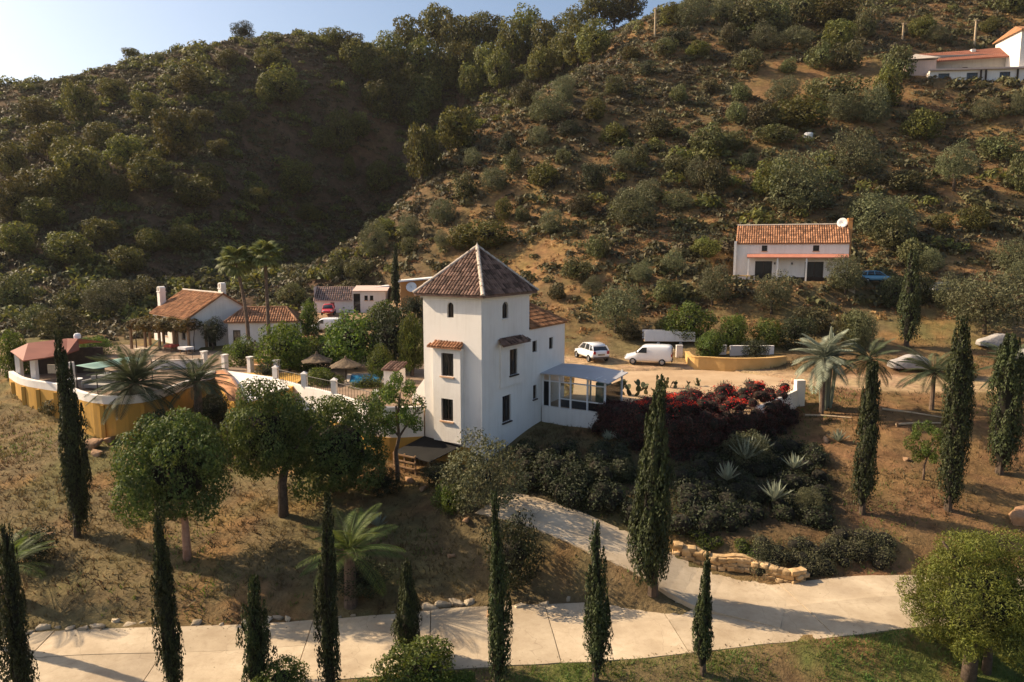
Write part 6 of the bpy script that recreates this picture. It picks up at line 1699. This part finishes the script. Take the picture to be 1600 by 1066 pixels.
def low_cypress(u, v, top_v, wpx, label, seed, Y, **kw):
    """cypress on the strip below the road; its foot lies under the frame"""
    p = at(u, v, Y); z = H(p.x, p.y)
    p.z = z
    zt = at(u, top_v, Y).z; stem = 0.05; Hh = zt - z - stem; Rr = wpx * Y / F / 2
    root = empty('cypress', tuple(p), 0, label, 'cypress', 'cypresses of the garden')
    link('crown', cypress_mesh(seed, Hh, Rr, kw.get('n', 9000), kw.get('leaf', 0.13), full=kw.get('full', 0.42), tip=kw.get('tip', 0.66), rag=kw.get('rag', 0.26)), root, (0, 0, stem))
    mb = MB(); mb.tube([(0, 0, -0.3), (0, 0, stem + Hh * 0.3)], [Rr * 0.22 + 0.04, 0.05], 7); mb.build('trunk', M['bark'], root)
low_cypress(269, 1085, 795, 44, 'slim dark cypress in front of the road, second from left', 2, 24.6)
low_cypress(37, 1085, 828, 48, 'dark cypress in front of the road near the left edge', 3, 24.0, rag=0.3)
low_cypress(521, 1085, 780, 42, 'slim tall cypress in front of the road left of centre', 4, 24.8)
low_cypress(403, 1068, 905, 60, 'short ragged cypress in front of the road', 5, 25.4, rag=0.5, tip=0.8, full=0.3)
low_cypress(637, 1002, 882, 46, 'short dark cypress on the lower road edge above the bright shrub', 6, 27.4, rag=0.35, tip=0.6)
low_cypress(775, 1070, 775, 50, 'tall pointed cypress in front of the road right of centre', 7, 25.6, tip=0.9, full=0.3)
low_cypress(930, 1066, 822, 46, 'dense cypress in front of the road below the driveway', 8, 26.0, tip=0.5)
low_cypress(-3, 1000, 795, 22, 'cypress cut by the left edge of the picture', 9, 28.0)
cypress(1098, 1056, 866, 40, 'small neat cypress alone on the lawn in front of the road', 10, None, 7000, 0.12, 0.34, 0.8, 0.14, 0.2)
cypress(1020, 922, 597, 74, 'largest cypress standing at the driveway junction', 11, None, 20000, 0.17, 0.36, 0.72, 0.30, 0.1)
cypress(1347, 803, 572, 42, 'slim cypress on the brown slope, left of the three at right', 12, None, 11000, 0.16, 0.55, 0.5, 0.16, 0.15)
cypress(1481, 797, 503, 54, 'tall cypress on the brown slope, middle of the three at right', 13, None, 14000, 0.16, 0.6, 0.55, 0.16, 0.12)
cypress(1561, 742, 528, 56, 'broad cypress on the brown slope, right of the three at right', 14, None, 13000, 0.17, 0.62, 0.45, 0.16, 0.12)
cypress(1416, 542, 393, 38, 'small cypress on the terrace below the hillside house', 15, None, 6000, 0.22, 0.4, 0.5, 0.12, 0.3)
cypress(620, 484, 385, 17, 'thin dark cypress behind the tower beside the orange shed', 16, None, 3500, 0.26, 0.4, 0.5, 0.12, 0.2)

# ------------------------------------------------------------------ palms and succulents
def frond_mesh(name, mat, L=1.0, pairs=26, droop=0.45, lw=0.30, wid=0.028):
    mb = MB(); prev = None; N = 12
    cen = [Vector((L * (t_ - 0.10 * droop * t_ * t_), 0, L * (0.30 * t_ - droop * 1.15 * t_ * t_))) for t_ in [k / N for k in range(N + 1)]]
    mb.tube(cen, [0.016 * L * (1 - 0.85 * k / N) for k in range(N + 1)], 4, False)
    for k in range(pairs):
        t_ = 0.14 + 0.86 * k / (pairs - 1); i = min(int(t_ * N), N - 1); c = cen[i].lerp(cen[i + 1], t_ * N - i); d = (cen[i + 1] - cen[i]).normalized()
        ll = lw * L * (math.sin(math.pi * (0.12 + 0.83 * t_)) ** 0.7)
        for s_ in (-1, 1):
            tipp = c + Vector((d.x * ll * 0.55, s_ * ll * 0.78, d.z * ll * 0.5 - 0.22 * ll)); mid = c.lerp(tipp, 0.45) + Vector((0, 0, 0.04 * ll))
            w_ = wid * L
            mb.add([c, mid + d * w_ * 0.5, tipp, mid - d * w_ * 0.5], [(0, 1, 2, 3)])
    return mb.mesh(name, M[mat])
def fan_mesh(name, mat):
    mb = MB()
    mb.tube([(0, 0, 0), (0.3, 0, 0.08), (0.52, 0, 0.10)], [0.018, 0.012, 0.01], 4, False)
    n = 17
    for k in range(n):
        a = R(-105 + 210 * k / (n - 1)); c = Vector((0.52, 0, 0.10)); l_ = 0.46 * (0.82 + 0.18 * math.cos(a))
        d = Vector((math.cos(a), math.sin(a), -0.08)); e = c + d * l_ - Vector((0, 0, 0.16)); m_ = c + d * l_ * 0.62 + Vector((0, 0, 0.0)); s_ = Vector((-math.sin(a), math.cos(a), 0)) * 0.048
        mb.add([c, m_ + s_, e, m_ - s_], [(0, 1, 2, 3)])
    return mb.mesh(name, M[mat])
FR_PALM = frond_mesh('frond', 'leaf_palm', 1.0, 30, 0.45, 0.27, 0.02); FR_DATE = frond_mesh('frond', 'leaf_datepalm', 1.0, 34, 0.40, 0.26, 0.022); FAN = fan_mesh('frond', 'leaf_fan')
BIGLEAF = None
def palm(base, h, r, L, n, me, label, seed=0, elev=(82, -35), lean=0.0, trunk_m='palm_trunk', name='palm_tree', thick=None):
    rng = random.Random(seed); root = empty(name, tuple(base), 0, label, 'palm', 'palms of the garden')
    pts = [(lean * (k / 6) ** 2 * h, 0, -0.3 + (h + 0.3) * k / 6) for k in range(7)]
    mb = MB(); mb.tube(pts, [r * (1.25 - 0.35 * k / 6) * (1 + 0.06 * (k % 2)) for k in range(7)], 9); mb.build('trunk', M[trunk_m], root)
    for k in range(n):
        q = k / (n - 1); el = R(elev[0] + (elev[1] - elev[0]) * q + rng.uniform(-7, 7)); az = k * 2.39996 + rng.uniform(-0.25, 0.25); s_ = L * rng.uniform(0.85, 1.1)
        link('frond', me, root, (lean * h, 0, h - 0.05 - 0.1 * q), (rng.uniform(-0.25, 0.25), -el * 0.85, az), (s_, s_, s_))
    return root
def palm_px(u, v, crown_v, rpx, L_px, n, me, label, Y=None, **kw):
    g = G(u, v) if Y is None else at(u, v, Y); s_ = g.y / F
    return palm(g, at(u, crown_v, g.y).z - g.z, rpx * s_, L_px * s_, n, me, label, **kw)
palm_px(388, 527, 412, 2.4, 33, 38, FAN, 'tall fan palm left of two in front of the annex', Y=71, seed=1, elev=(85, -40), lean=-0.12)
palm_px(420, 525, 401, 2.4, 31, 38, FAN, 'tall fan palm right of two in front of the annex', Y=71.5, seed=2, elev=(85, -40))
palm_px(548, 945, 862, 9, 92, 19, FR_PALM, 'green palm with arching fronds on the slope above the road', seed=3, elev=(80, -10))
palm_px(14, 935, 885, 9, 78, 17, FR_PALM, 'bright green palm at the left edge above the road', seed=4, elev=(80, 0))
palm_px(216, 678, 598, 8, 78, 44, FR_DATE, 'dark date palm in front of the ochre courtyard wall', seed=5, elev=(80, -40))
palm_px(312, 668, 595, 6, 62, 30, FR_DATE, 'date palm with drooping fronds left of the sloping white roof', seed=6, elev=(70, -30))
palm_px(1455, 640, 580, 3, 62, 24, FR_DATE, 'dark arching palm behind the tall middle cypress', seed=8, elev=(60, -35))
palm_px(1590, 660, 575, 3, 66, 24, FR_DATE, 'dark arching palm at the right edge behind the broad cypress', seed=9, elev=(60, -35))
palm_px(1352, 655, 560, 3, 52, 22, FR_DATE, 'palm with drooping fronds behind the slim right-hand cypress', seed=10, elev=(60, -45))
near_tree(1443, 752, 64, 655, 725, 'airy', 'young thin tree between the right-hand cypresses', 1443, 'sapling', TRK_PALE, 1)
def cactus(base, h, n, label, seed, mat='leaf_silver', spread=0.9):
    rng = random.Random(seed); root = empty('cactus', tuple(base), 0, label, 'cactus', 'cacti by the track')
    for k in range(n):
        a = rng.uniform(0, 6.28); d = rng.uniform(0.05, spread); hh = h * rng.uniform(0.5, 1.0)
        mb = MB(); S_ = 12
        b = len(mb.v); prof = [(0.6, 0), (1.0, 0.1), (1.05, 0.6), (0.95, 0.9), (0.55, 0.98), (0.05, 1.0)]
        for (r, z) in prof:
            for q in range(S_):
                t_ = 2 * math.pi * q / S_; rr = r * 0.13 * (1.0 if q % 2 else 0.78)
                mb.v.append((rr * math.cos(t_) + d * math.cos(a) * (0.5 + 0.5 * z), rr * math.sin(t_) + d * math.sin(a) * (0.5 + 0.5 * z), z * hh))
        for i in range(len(prof) - 1):
            for q in range(S_): mb.f.append((b + i * S_ + q, b + i * S_ + (q + 1) % S_, b + (i + 1) * S_ + (q + 1) % S_, b + (i + 1) * S_ + q))
        mb.build('column', M[mat], root)
    return root
def prickly(base, h, n, label, seed, mat='leaf_olive'):
    """prickly pear: flat oval pads stacked on each other"""
    rng = random.Random(seed); root = empty('prickly_pear', tuple(base), 0, label, 'cactus', 'prickly pears by the terrace')
    pad = MB(); S_ = 14
    for s_ in (-1, 1):
        b = len(pad.v); pad.v.append((0, s_ * 0.06, 0.5))
        for q in range(S_): t_ = 2 * math.pi * q / S_; pad.v.append((0.36 * math.sin(t_), 0.0, 0.5 - 0.5 * math.cos(t_)))
        for q in range(S_): f = (b, b + 1 + q, b + 1 + (q + 1) % S_); pad.f.append(f if s_ < 0 else f[::-1])
    me = pad.mesh('pad', M[mat], True)
    s0 = h * 0.34
    tips = [(Vector((rng.uniform(-.7, .7), rng.uniform(-.4, .4), -0.08)), Vector((0, 0, 1)), s0) for _ in range(4)]
    cnt = 0
    while cnt < n:
        p, d0, s_ = tips.pop(0)
        for _ in range(1 if p.z < 0 else rng.choice((1, 2, 2, 3))):
            d = (d0 + Vector((rng.uniform(-.75, .75), rng.uniform(-.75, .75), rng.uniform(-.1, .3)))).normalized()
            if d.z < 0.1: d.z = 0.2; d.normalize()
            rot = d.to_track_quat('Z', 'Y').to_euler(); o = link('pad', me, root, tuple(p), rot, (s_, s_, s_)); cnt += 1
            if s_ > h * 0.16: tips.append((p + d * s_ * 0.88, d, s_ * rng.uniform(0.8, 0.95)))
        if not tips: break
    return root
p = G(1290, 640); cactus(p, at(1290, 505, p.y).z - p.z, 9, 'pale columnar cactus with several tall arms beside the track', 1)
palm_px(1283, 648, 560, 3, 56, 34, frond_mesh('frond', 'leaf_silver', 1.0, 20, 0.5, 0.34, 0.05), 'silvery-leaved yucca palm by the track above the terrace end', seed=12, elev=(85, -40))
for (u, v, h, n, sd, lb) in ((985, 618, 1.9, 26, 1, 'prickly pear right of the veranda'), (1020, 615, 1.5, 20, 2, 'prickly pear beside the bougainvillea top'), (1050, 606, 1.3, 18, 3, 'low prickly pear behind the largest cypress'), (1105, 560, 2.4, 22, 4, 'tall prickly pear at the left end of the planter'), (1085, 604, 1.2, 16, 5, 'prickly pear on the terrace behind the red flowers')):
    p = atz(u, v, TERR_Z if v > 590 else 1.4); prickly(p, h, n, lb, sd)
pts = []
for k in range(60):
    s_ = rg.uniform(0.30, 0.97) * (nt_ - 1); i = int(s_); p = tp[i]; d = (tp[min(i + 1, nt_ - 1)] - tp[max(i - 1, 0)]).normalized(); inn_ = Vector((-d.y, d.x, 0))
    q = p + inn_ * rg.uniform(2.6, 5.2); r = rg.uniform(0.25, 0.55); pts.append((q.x, q.y, TERR_Z + r * 0.5, r, r, r * 0.9))
lobe_plant('border_shrubs', 'grey-green planted border along the terrace behind the bougainvillea', 'shrubs', pts, 9000, 0.12, 'leaf_olive', seed=21, core=0.6)
def agave(u, v, r, n, label, seed, mat='leaf_silver', z=None):
    p = G(u, v) if z is None else atz(u, v, z); rng = random.Random(seed); root = empty('agave', tuple(p), 0, label, 'agave', 'agaves of the garden')
    mb = MB(); mb.add([(0, -0.07, 0), (0, 0.07, 0), (0.45, 0.09, 0.12), (0.45, -0.09, 0.12), (1.0, 0, 0.30), (0.45, 0, 0.06), (0, 0, -0.05)], [(0, 3, 5, 6), (6, 5, 2, 1), (3, 4, 5), (5, 4, 2)])
    me = mb.mesh('leaf', M[mat])
    if z is None and v > 700 and u > 900: root.location.z += 0.75
    for k in range(n):
        s_ = r * rng.uniform(0.8, 1.1); link('leaf', me, root, (0, 0, 0.05), (0, -R(10 + 60 * (k / n)), k * 2.4), (s_, s_, s_))
for k, (u, v, r, lb) in enumerate(((1165, 735, 1.5, 'big blue-grey agave on the bank below the red flowers'), (1188, 722, 1.2, 'blue-grey agave right of the big one on the bank'), (1210, 800, 1.1, 'agave on the lower bank above the ground cover'), (1100, 710, 1.0, 'agave in the shade under the bougainvillea'), (1135, 770, 1.1, 'blue-grey agave low on the shaded bank right of the largest cypress'), (1240, 750, 1.0, 'pale agave on the bank below the terrace end'), (1310, 690, 0.9, 'small agave on the slope right of the terrace end'), (950, 705, 0.7, 'small agave at the foot of the white terrace wall'), (590, 825, 0.8, 'small agave on the slope right of the foreground palm'))):
    agave(u, v, r, 26, lb, k)
for k, (u, v, r, lb) in enumerate(((1030, 622, 0.9, 'agave on the terrace edge beside the largest cypress tip'), (1075, 616, 0.8, 'agave on the terrace edge behind the first red flowers'), (1130, 612, 0.9, 'agave on the terrace edge behind the middle red flowers'), (1170, 606, 0.8, 'agave on the terrace edge near the pillar end'))):
    agave(u, v, r, 20, lb, 30 + k, 'leaf_silver', TERR_Z)
tree_px(1165, 728, 84, 64, 'olive', 'grey bushy shrub on the bank right of the largest cypress', 'bush', 'bush')
tree_px(1262, 806, 52, 50, 'olive', 'small grey shrub on the lower shaded bank', 'bush', 'bush')

# ------------------------------------------------------------------ stones
def stone_mesh(seed, mat, k=3, rough=0.22):
    rng = np.random.default_rng(seed); v, f = cube_sphere(k)
    sgn = np.sign(v) * np.abs(v) ** 0.45
    cut = rdirs(rng, 5); v = sgn
    for c in cut:                                   # chip off corners with flat cuts
        q = v @ c; lim_ = rng.uniform(0.55, 0.85); over = np.clip(q - lim_, 0, None); v = v - over[:, None] * c
    v = v * (1 + rough * rng.uniform(-1, 1, (len(v), 1)) * 0.5)
    key = {}; 
    for i, p in enumerate(np.round(cube_sphere(k)[0], 4)): key.setdefault(tuple(p), []).append(i)
    for idx in key.values(): v[idx] = v[idx].mean(0)
    return np_mesh('stone', v * 0.5, f, M[mat], False)
def block_mesh(seed, mat):
    rng = np.random.default_rng(seed); v, f = cube_sphere(3)
    v = np.sign(v) * np.abs(v) ** 0.20; v = v * np.array([1, 1, 1.0])
    key = {}
    for i, p in enumerate(np.round(cube_sphere(3)[0], 4)): key.setdefault(tuple(p), []).append(i)
    for idx in key.values(): v[idx] = v[idx].mean(0) * (1 + rng.uniform(-0.09, 0.07))
    v[:, 0] += 0.12 * rng.uniform(-1, 1) * v[:, 2]
    return np_mesh('stone', v * 0.5, f, M[mat], False)
ST_O = [block_mesh(k, 'stone') for k in range(8)]; ST_P = [stone_mesh(20 + k, 'palestone', 3, 0.35) for k in range(6)]; ST_R = [stone_mesh(40 + k, 'rock', 3, 0.4) for k in range(4)]
rs = random.Random(4)
wpts = [G(u, v) for (u, v) in ((1052, 866), (1085, 878), (1120, 886), (1160, 893), (1200, 903), (1235, 911), (1256, 909))]
sw = empty('stone_wall', tuple(wpts[0]), 0, 'low ochre rubble stone wall along the right side of the driveway', 'wall')
def along(pts, step):
    out = []
    for a, b in zip(pts[:-1], pts[1:]):
        L = (b - a).length; n = max(1, round(L / step))
        for k in range(n): out.append((a.lerp(b, (k + 0.5) / n), (b - a).normalized()))
    return out
for c in range(3):
    for (p, d) in along(wpts, 0.42):
        q = p - wpts[0] + Vector((d.y * 0.0, 0, 0)); j = rs.uniform(-0.08, 0.08)
        o = link('stone', ST_O[rs.randrange(8)], sw, (q.x + d.x * (j + 0.2 * (c % 2)), q.y + d.y * j + rs.uniform(-.05, .05), H(p.x, p.y) - wpts[0].z + 0.08 + c * 0.24 + rs.uniform(-.03, .03)), (rs.uniform(-.06, .06), rs.uniform(-.06, .06), math.atan2(d.y, d.x) + rs.uniform(-.12, .12)), (rs.uniform(0.36, 0.5), rs.uniform(0.40, 0.50), rs.uniform(0.22, 0.27)))
mb = MB()
for a, b in zip(wpts[:-1], wpts[1:]):
    pass
ribbon_wall(mb, refine([(p.x, p.y + 0.12) for p in wpts], 3), [H(p[0], p[1]) - wpts[0].z - 0.3 for p in refine([(p.x, p.y + 0.12) for p in wpts], 3)], [H(p[0], p[1]) - wpts[0].z + 0.62 for p in refine([(p.x, p.y + 0.12) for p in wpts], 3)], 0.34, (wpts[0].x, wpts[0].y)); mb.build('core', M['stone'], sw)
# broken pale stones along the upper edge of the road
kb = empty('stone_kerb', (float(RD[0, 0]), float(RD[0, 1]), 0), 0, 'broken pale stone kerb along the upper edge of the road', 'kerb')
tan = np.gradient(RD, axis=0); tan /= np.linalg.norm(tan, axis=1)[:, None]; nor = np.stack([-tan[:, 1], tan[:, 0]], -1)
for i in range(8, len(RD) - 1):
    if RD[i, 0] < -25 or RD[i, 0] > 6.2 or rs.random() < 0.18: continue
    p = RD[i] + nor[i] * (ROAD_HW + 0.1 + rs.uniform(-0.15, 0.4))
    s_ = rs.choice((0.25, 0.35, 0.5, 0.7, 1.0)) * rs.uniform(0.8, 1.25)
    link('stone', ST_P[rs.randrange(6)], kb, (p[0] - RD[0, 0], p[1] - RD[0, 1], RZ_[i] + 0.0 + rs.uniform(-.08, .05)), (rs.uniform(-.2, .2), rs.uniform(-.2, .2), math.atan2(tan[i, 1], tan[i, 0]) + rs.uniform(-.4, .4)), (s_, s_ * rs.uniform(0.45, 0.8), rs.uniform(0.22, 0.5)))
# rocks lying about
for (u, v, s_, lb) in ((145, 700, 1.3, 'orange rock outcrop below the ochre courtyard wall, largest'), (170, 692, 1.0, 'orange rock right of the largest outcrop on the left slope'), (150, 712, 0.8, 'small orange rock in front of the outcrop on the left slope'), (1592, 815, 1.6, 'grey boulder at the right edge of the brown slope'), (640, 752, 0.7, 'rock at the foot of the ochre wall by the awning'), (662, 765, 0.6, 'rock under the dark awning rail'), (730, 815, 0.5, 'pale rock below the olive bush'), (705, 870, 0.4, 'small pale rock on the dark slope below the tower'), (765, 962, 0.6, 'round pale boulder on the kerb beside the pointed cypress'), (1290, 690, 0.7, 'reddish rock on the slope right of the terrace end'), (1270, 705, 0.5, 'small reddish rock below the terrace end'), (1240, 588, 1.0, 'brown boulder on the pillar end of the terrace'), (80, 838, 0.4, 'small rock on the left slope near the left-edge palm'), (1415, 720, 0.5, 'pale rock between the right-hand cypresses')):
    p = G(u, v) if v != 588 else Vector((pe.x + 0.15, pe.y + 0.5, TERR_Z + 0.9))
    tag(link('rock', ST_R[rs.randrange(4)], None, (p.x, p.y, p.z + 0.1 * s_), (rs.uniform(-.3, .3), rs.uniform(-.3, .3), rs.uniform(0, 6)), (s_, s_ * 0.8, s_ * 0.6)), lb, 'rock', None, 'thing')
# terrace edge logs on the right slope
for k, (u0, v0, u1, v1, lb) in enumerate(((1375, 640, 1480, 655, 'pale edging beam on the slope between the cypresses, upper'), (1400, 665, 1470, 662, 'pale edging beam on the slope between the cypresses, lower'), (1255, 650, 1330, 655, 'pale edging beam right of the terrace end'))):
    a, b = G(u0, v0), G(u1, v1)
    r_ = empty('edging_beam', tuple(a), 0, lb, 'beam')
    mb = MB(); mb.tube([Vector((0, 0, 0.10)), (b - a) * 0.5 + Vector((0, 0.15, 0.10)), b - a + Vector((0, 0, 0.05))], [0.09, 0.07, 0.05], 7); mb.build('log', M['post_wood'], r_)
    mb = MB(); mb.box(-0.06, 0.06, -0.2, -0.1, -0.3, 0.3); mb.build('stake', M['wood'], r_)

# ------------------------------------------------------------------ scrub, dry grass and weeds (uncountable)
def visible_side(x, y): return (np.abs(x) < 0.85 * y + 12)
def scatter(seed, n, xr, yr):
    rng = np.random.default_rng(seed); x = rng.uniform(*xr, n); y = rng.uniform(*yr, n)
    return rng, x, y
BLOCK = [((34.5, 87.5), 9.5, 5.5), ((-38, 80), 9, 7), ((-24, 100), 9, 6), ((62, 143), 16, 9)]
def free(x, y):
    k = visible_side(x, y)
    for (c, rx, ry) in BLOCK: k &= np.hypot((x - c[0]) / rx, (y - c[1]) / ry) > 1
    k &= ~in_poly(x, y, COURT) & ~in_poly(x, y, TERR) & (seg_dist(x, y, TRACK) > 3.2)
    k &= ~in_poly(x, y, [tuple(tw(-5.5, -0.6))[:2], tuple(tw(0.5, -0.6))[:2], tuple(tw(0.5, 12))[:2], tuple(tw(-5.5, 12))[:2]])
    return k
def bushes(name, label, cat, seed, n, xr, yr, dens, rad, leaves, leaf, mat, zs=0.75):
    rng, x, y = scatter(seed, n, xr, yr)
    k = free(x, y) & (rng.random(n) < dens(x, y)); x = x[k]; y = y[k]; m = len(x)
    z = height(x, y); r = rng.uniform(*rad, m) * rng.uniform(0.7, 1.3, m)
    d = rdirs(rng, m * leaves); d[:, 2] = np.abs(d[:, 2])
    R3 = np.repeat(r, leaves)[:, None]
    pos = np.repeat(np.stack([x, y, z], -1), leaves, 0) + d * R3 * np.array([1, 1, zs]) * rng.uniform(0.55, 1.05, (m * leaves, 1))
    nn = d + 0.8 * rdirs(rng, m * leaves); nn /= np.linalg.norm(nn, axis=1)[:, None]
    n_ = m * leaves; rr = rdirs(rng, n_)
    t_ = rr - nn * (rr * nn).sum(1)[:, None]; t_ /= np.maximum(np.linalg.norm(t_, axis=1)[:, None], 1e-6); b_ = np.cross(nn, t_)
    L = leaf * R3 * rng.uniform(0.7, 1.3, (n_, 1)); W = L * 0.7
    V = np.stack([pos - t_ * L * .5 + b_ * W * .45, pos + t_ * L * .6, pos - t_ * L * .4 - b_ * W * .5], 1).reshape(-1, 3)
    tag(link(name, np_mesh(name, V, np.arange(3 * n_).reshape(-1, 3), M[mat])), label, cat, None, 'stuff')
lefthill = lambda x, y: 1 - smooth(-30, -5, x - 0.30 * (y - 110))
bushes('scrub', 'dense low scrub covering the hillsides', 'scrub', 1, 46000, (-165, 175), (80, 240), lambda x, y: np.clip(0.50 + 0.45 * lefthill(x, y) + 0.9 * fbm(x, y, 18, 55) - 0.25 * smooth(95, 80, y), 0.03, 0.95), (0.5, 1.15), 30, 0.55, 'scrub')
bushes('green_scrub', 'greener low bushes scattered through the hillside scrub', 'scrub', 2, 10000, (-165, 175), (78, 240), lambda x, y: np.clip(0.35 + 1.0 * fbm(x, y, 22, 65), 0.05, 0.9), (0.7, 1.6), 60, 0.42, 'leaf_shrub')
bushes('thicket', 'taller evergreen scrub merging into thickets on the far hillsides', 'scrub', 9, 3600, (-165, 170), (92, 245), lambda x, y: np.clip(0.10 + 0.55 * lefthill(x, y) + 1.1 * fbm(x, y, 30, 115), 0.0, 0.95), (1.3, 2.7), 150, 0.28, 'leaf_hillpine', 0.8)
bushes('dry_grass', 'dry golden grass tufts on the right hillside', 'grass', 3, 30000, (-40, 150), (76, 190), lambda x, y: np.clip((1 - lefthill(x, y)) * (0.65 + 0.7 * fbm(x, y, 15, 75)), 0, 0.9), (0.25, 0.6), 16, 0.5, 'dry_grass', 0.6)
def tufts(name, label, cat, seed, n, xr, yr, dens, hgt, blades, mat, wid=0.18):
    rng, x, y = scatter(seed, n, xr, yr)
    k = free(x, y) & (rng.random(n) < dens(x, y)) & ~road_mask(x, y, 0.1); x = x[k]; y = y[k]; m = len(x) * blades
    z = np.repeat(height(x, y), blades); x = np.repeat(x, blades) + rng.normal(0, 0.09, m); y = np.repeat(y, blades) + rng.normal(0, 0.09, m)
    h = rng.uniform(*hgt, m)[:, None]; a = rng.uniform(0, 6.28, m); side = np.stack([np.cos(a), np.sin(a), 0 * a], -1); lean = rng.normal(0, 0.55, (m, 3)); lean[:, 2] = 1
    base = np.stack([x, y, z - 0.02], -1); tip = base + lean * h; mid = base + lean * h * 0.5
    V = np.stack([base + side * h * wid * 0.8, tip, base - side * h * wid * 0.8], 1).reshape(-1, 3)
    tag(link(name, np_mesh(name, V, np.arange(3 * m).reshape(-1, 3), M[mat])), label, cat, None, 'stuff')
tufts('weeds', 'dry weeds covering the slopes of the garden', 'weeds', 5, 90000, (-48, 48), (29, 72), lambda x, y: np.clip(0.45 + 0.9 * fbm(x, y, 5, 85) - 0.3 * smooth(8, 14, x), 0.04, 0.9), (0.08, 0.30), 4, 'weeds')
tufts('grass', 'short green grass on the strip below the road', 'grass', 6, 42000, (-26, 30), (22, 32), lambda x, y: np.where(y < 28.6 + 0.1 * x, np.clip(0.7 + 1.2 * fbm(x, y, 2.4, 95), 0.05, 1), 0.0), (0.06, 0.18), 5, 'grass')
tufts('green_weeds', 'patches of green weeds on the slope', 'weeds', 7, 22000, (-40, 40), (30, 60), lambda x, y: np.clip(1.6 * fbm(x, y, 6, 105) - 0.15 + 0.8 * np.exp(-((x - 6) / 3.0) ** 2 - ((y - 32.8) / 1.6) ** 2), 0.0, 0.85), (0.08, 0.26), 4, 'grass')

# leaf litter and grit washed over the road edges
rng = np.random.default_rng(12); n = 26000; x = rng.uniform(-30, 24, n); y = rng.uniform(24, 40, n)
b1, i1 = near_path(x, y, RD); b2, i2 = near_path(x, y, BD)
dd = np.minimum(np.where(b1 < ROAD_HW, ROAD_HW - b1, 9), np.where((b2 < BR_HW) & (b1 > ROAD_HW), BR_HW - b2, 9))
k = rng.random(n) < np.clip(0.9 * np.exp(-dd / 0.22) + 0.012, 0, 1) * (dd < 8); x = x[k]; y = y[k]
z = np.where(b1[k] < ROAD_HW, RZ_[i1[k]], BZ_[i2[k]]) + 0.045; m = len(x); a = rng.uniform(0, 6.28, m); s_ = rng.uniform(0.015, 0.05, m)
c = np.stack([x, y, z], -1); e1 = np.stack([np.cos(a), np.sin(a), 0.3 * rng.uniform(-1, 1, m)], -1) * s_[:, None]; e2 = np.stack([-np.sin(a), np.cos(a), 0.3 * rng.uniform(-1, 1, m)], -1) * s_[:, None]
V = np.stack([c - e1 - e2 * 0.6, c + e1 - e2 * 0.4, c + e2], 1).reshape(-1, 3)
tag(link('leaf_litter', np_mesh('leaf_litter', V, np.arange(3 * m).reshape(-1, 3), M['weeds'])), 'dry leaf litter and grit along the road edges', 'litter', None, 'stuff')

# ------------------------------------------------------------------ the air over the valley
mb = MB(); mb.box(-2750, 2750, -2750, 2750, -160, 128)
hz_m = bpy.data.materials.new('haze'); hz_m.use_nodes = True; hz_m.node_tree.nodes.clear()
ho = hz_m.node_tree.nodes.new('ShaderNodeOutputMaterial'); hv = hz_m.node_tree.nodes.new('ShaderNodeVolumePrincipled')
hv.inputs['Color'].default_value = (0.93, 0.93, 0.95, 1); hv.inputs['Density'].default_value = 0.00007; hv.inputs['Anisotropy'].default_value = 0.3
hz_m.node_tree.links.new(hv.outputs[0], ho.inputs['Volume'])
tag(mb.build('haze', hz_m), None, None, None, 'stuff')
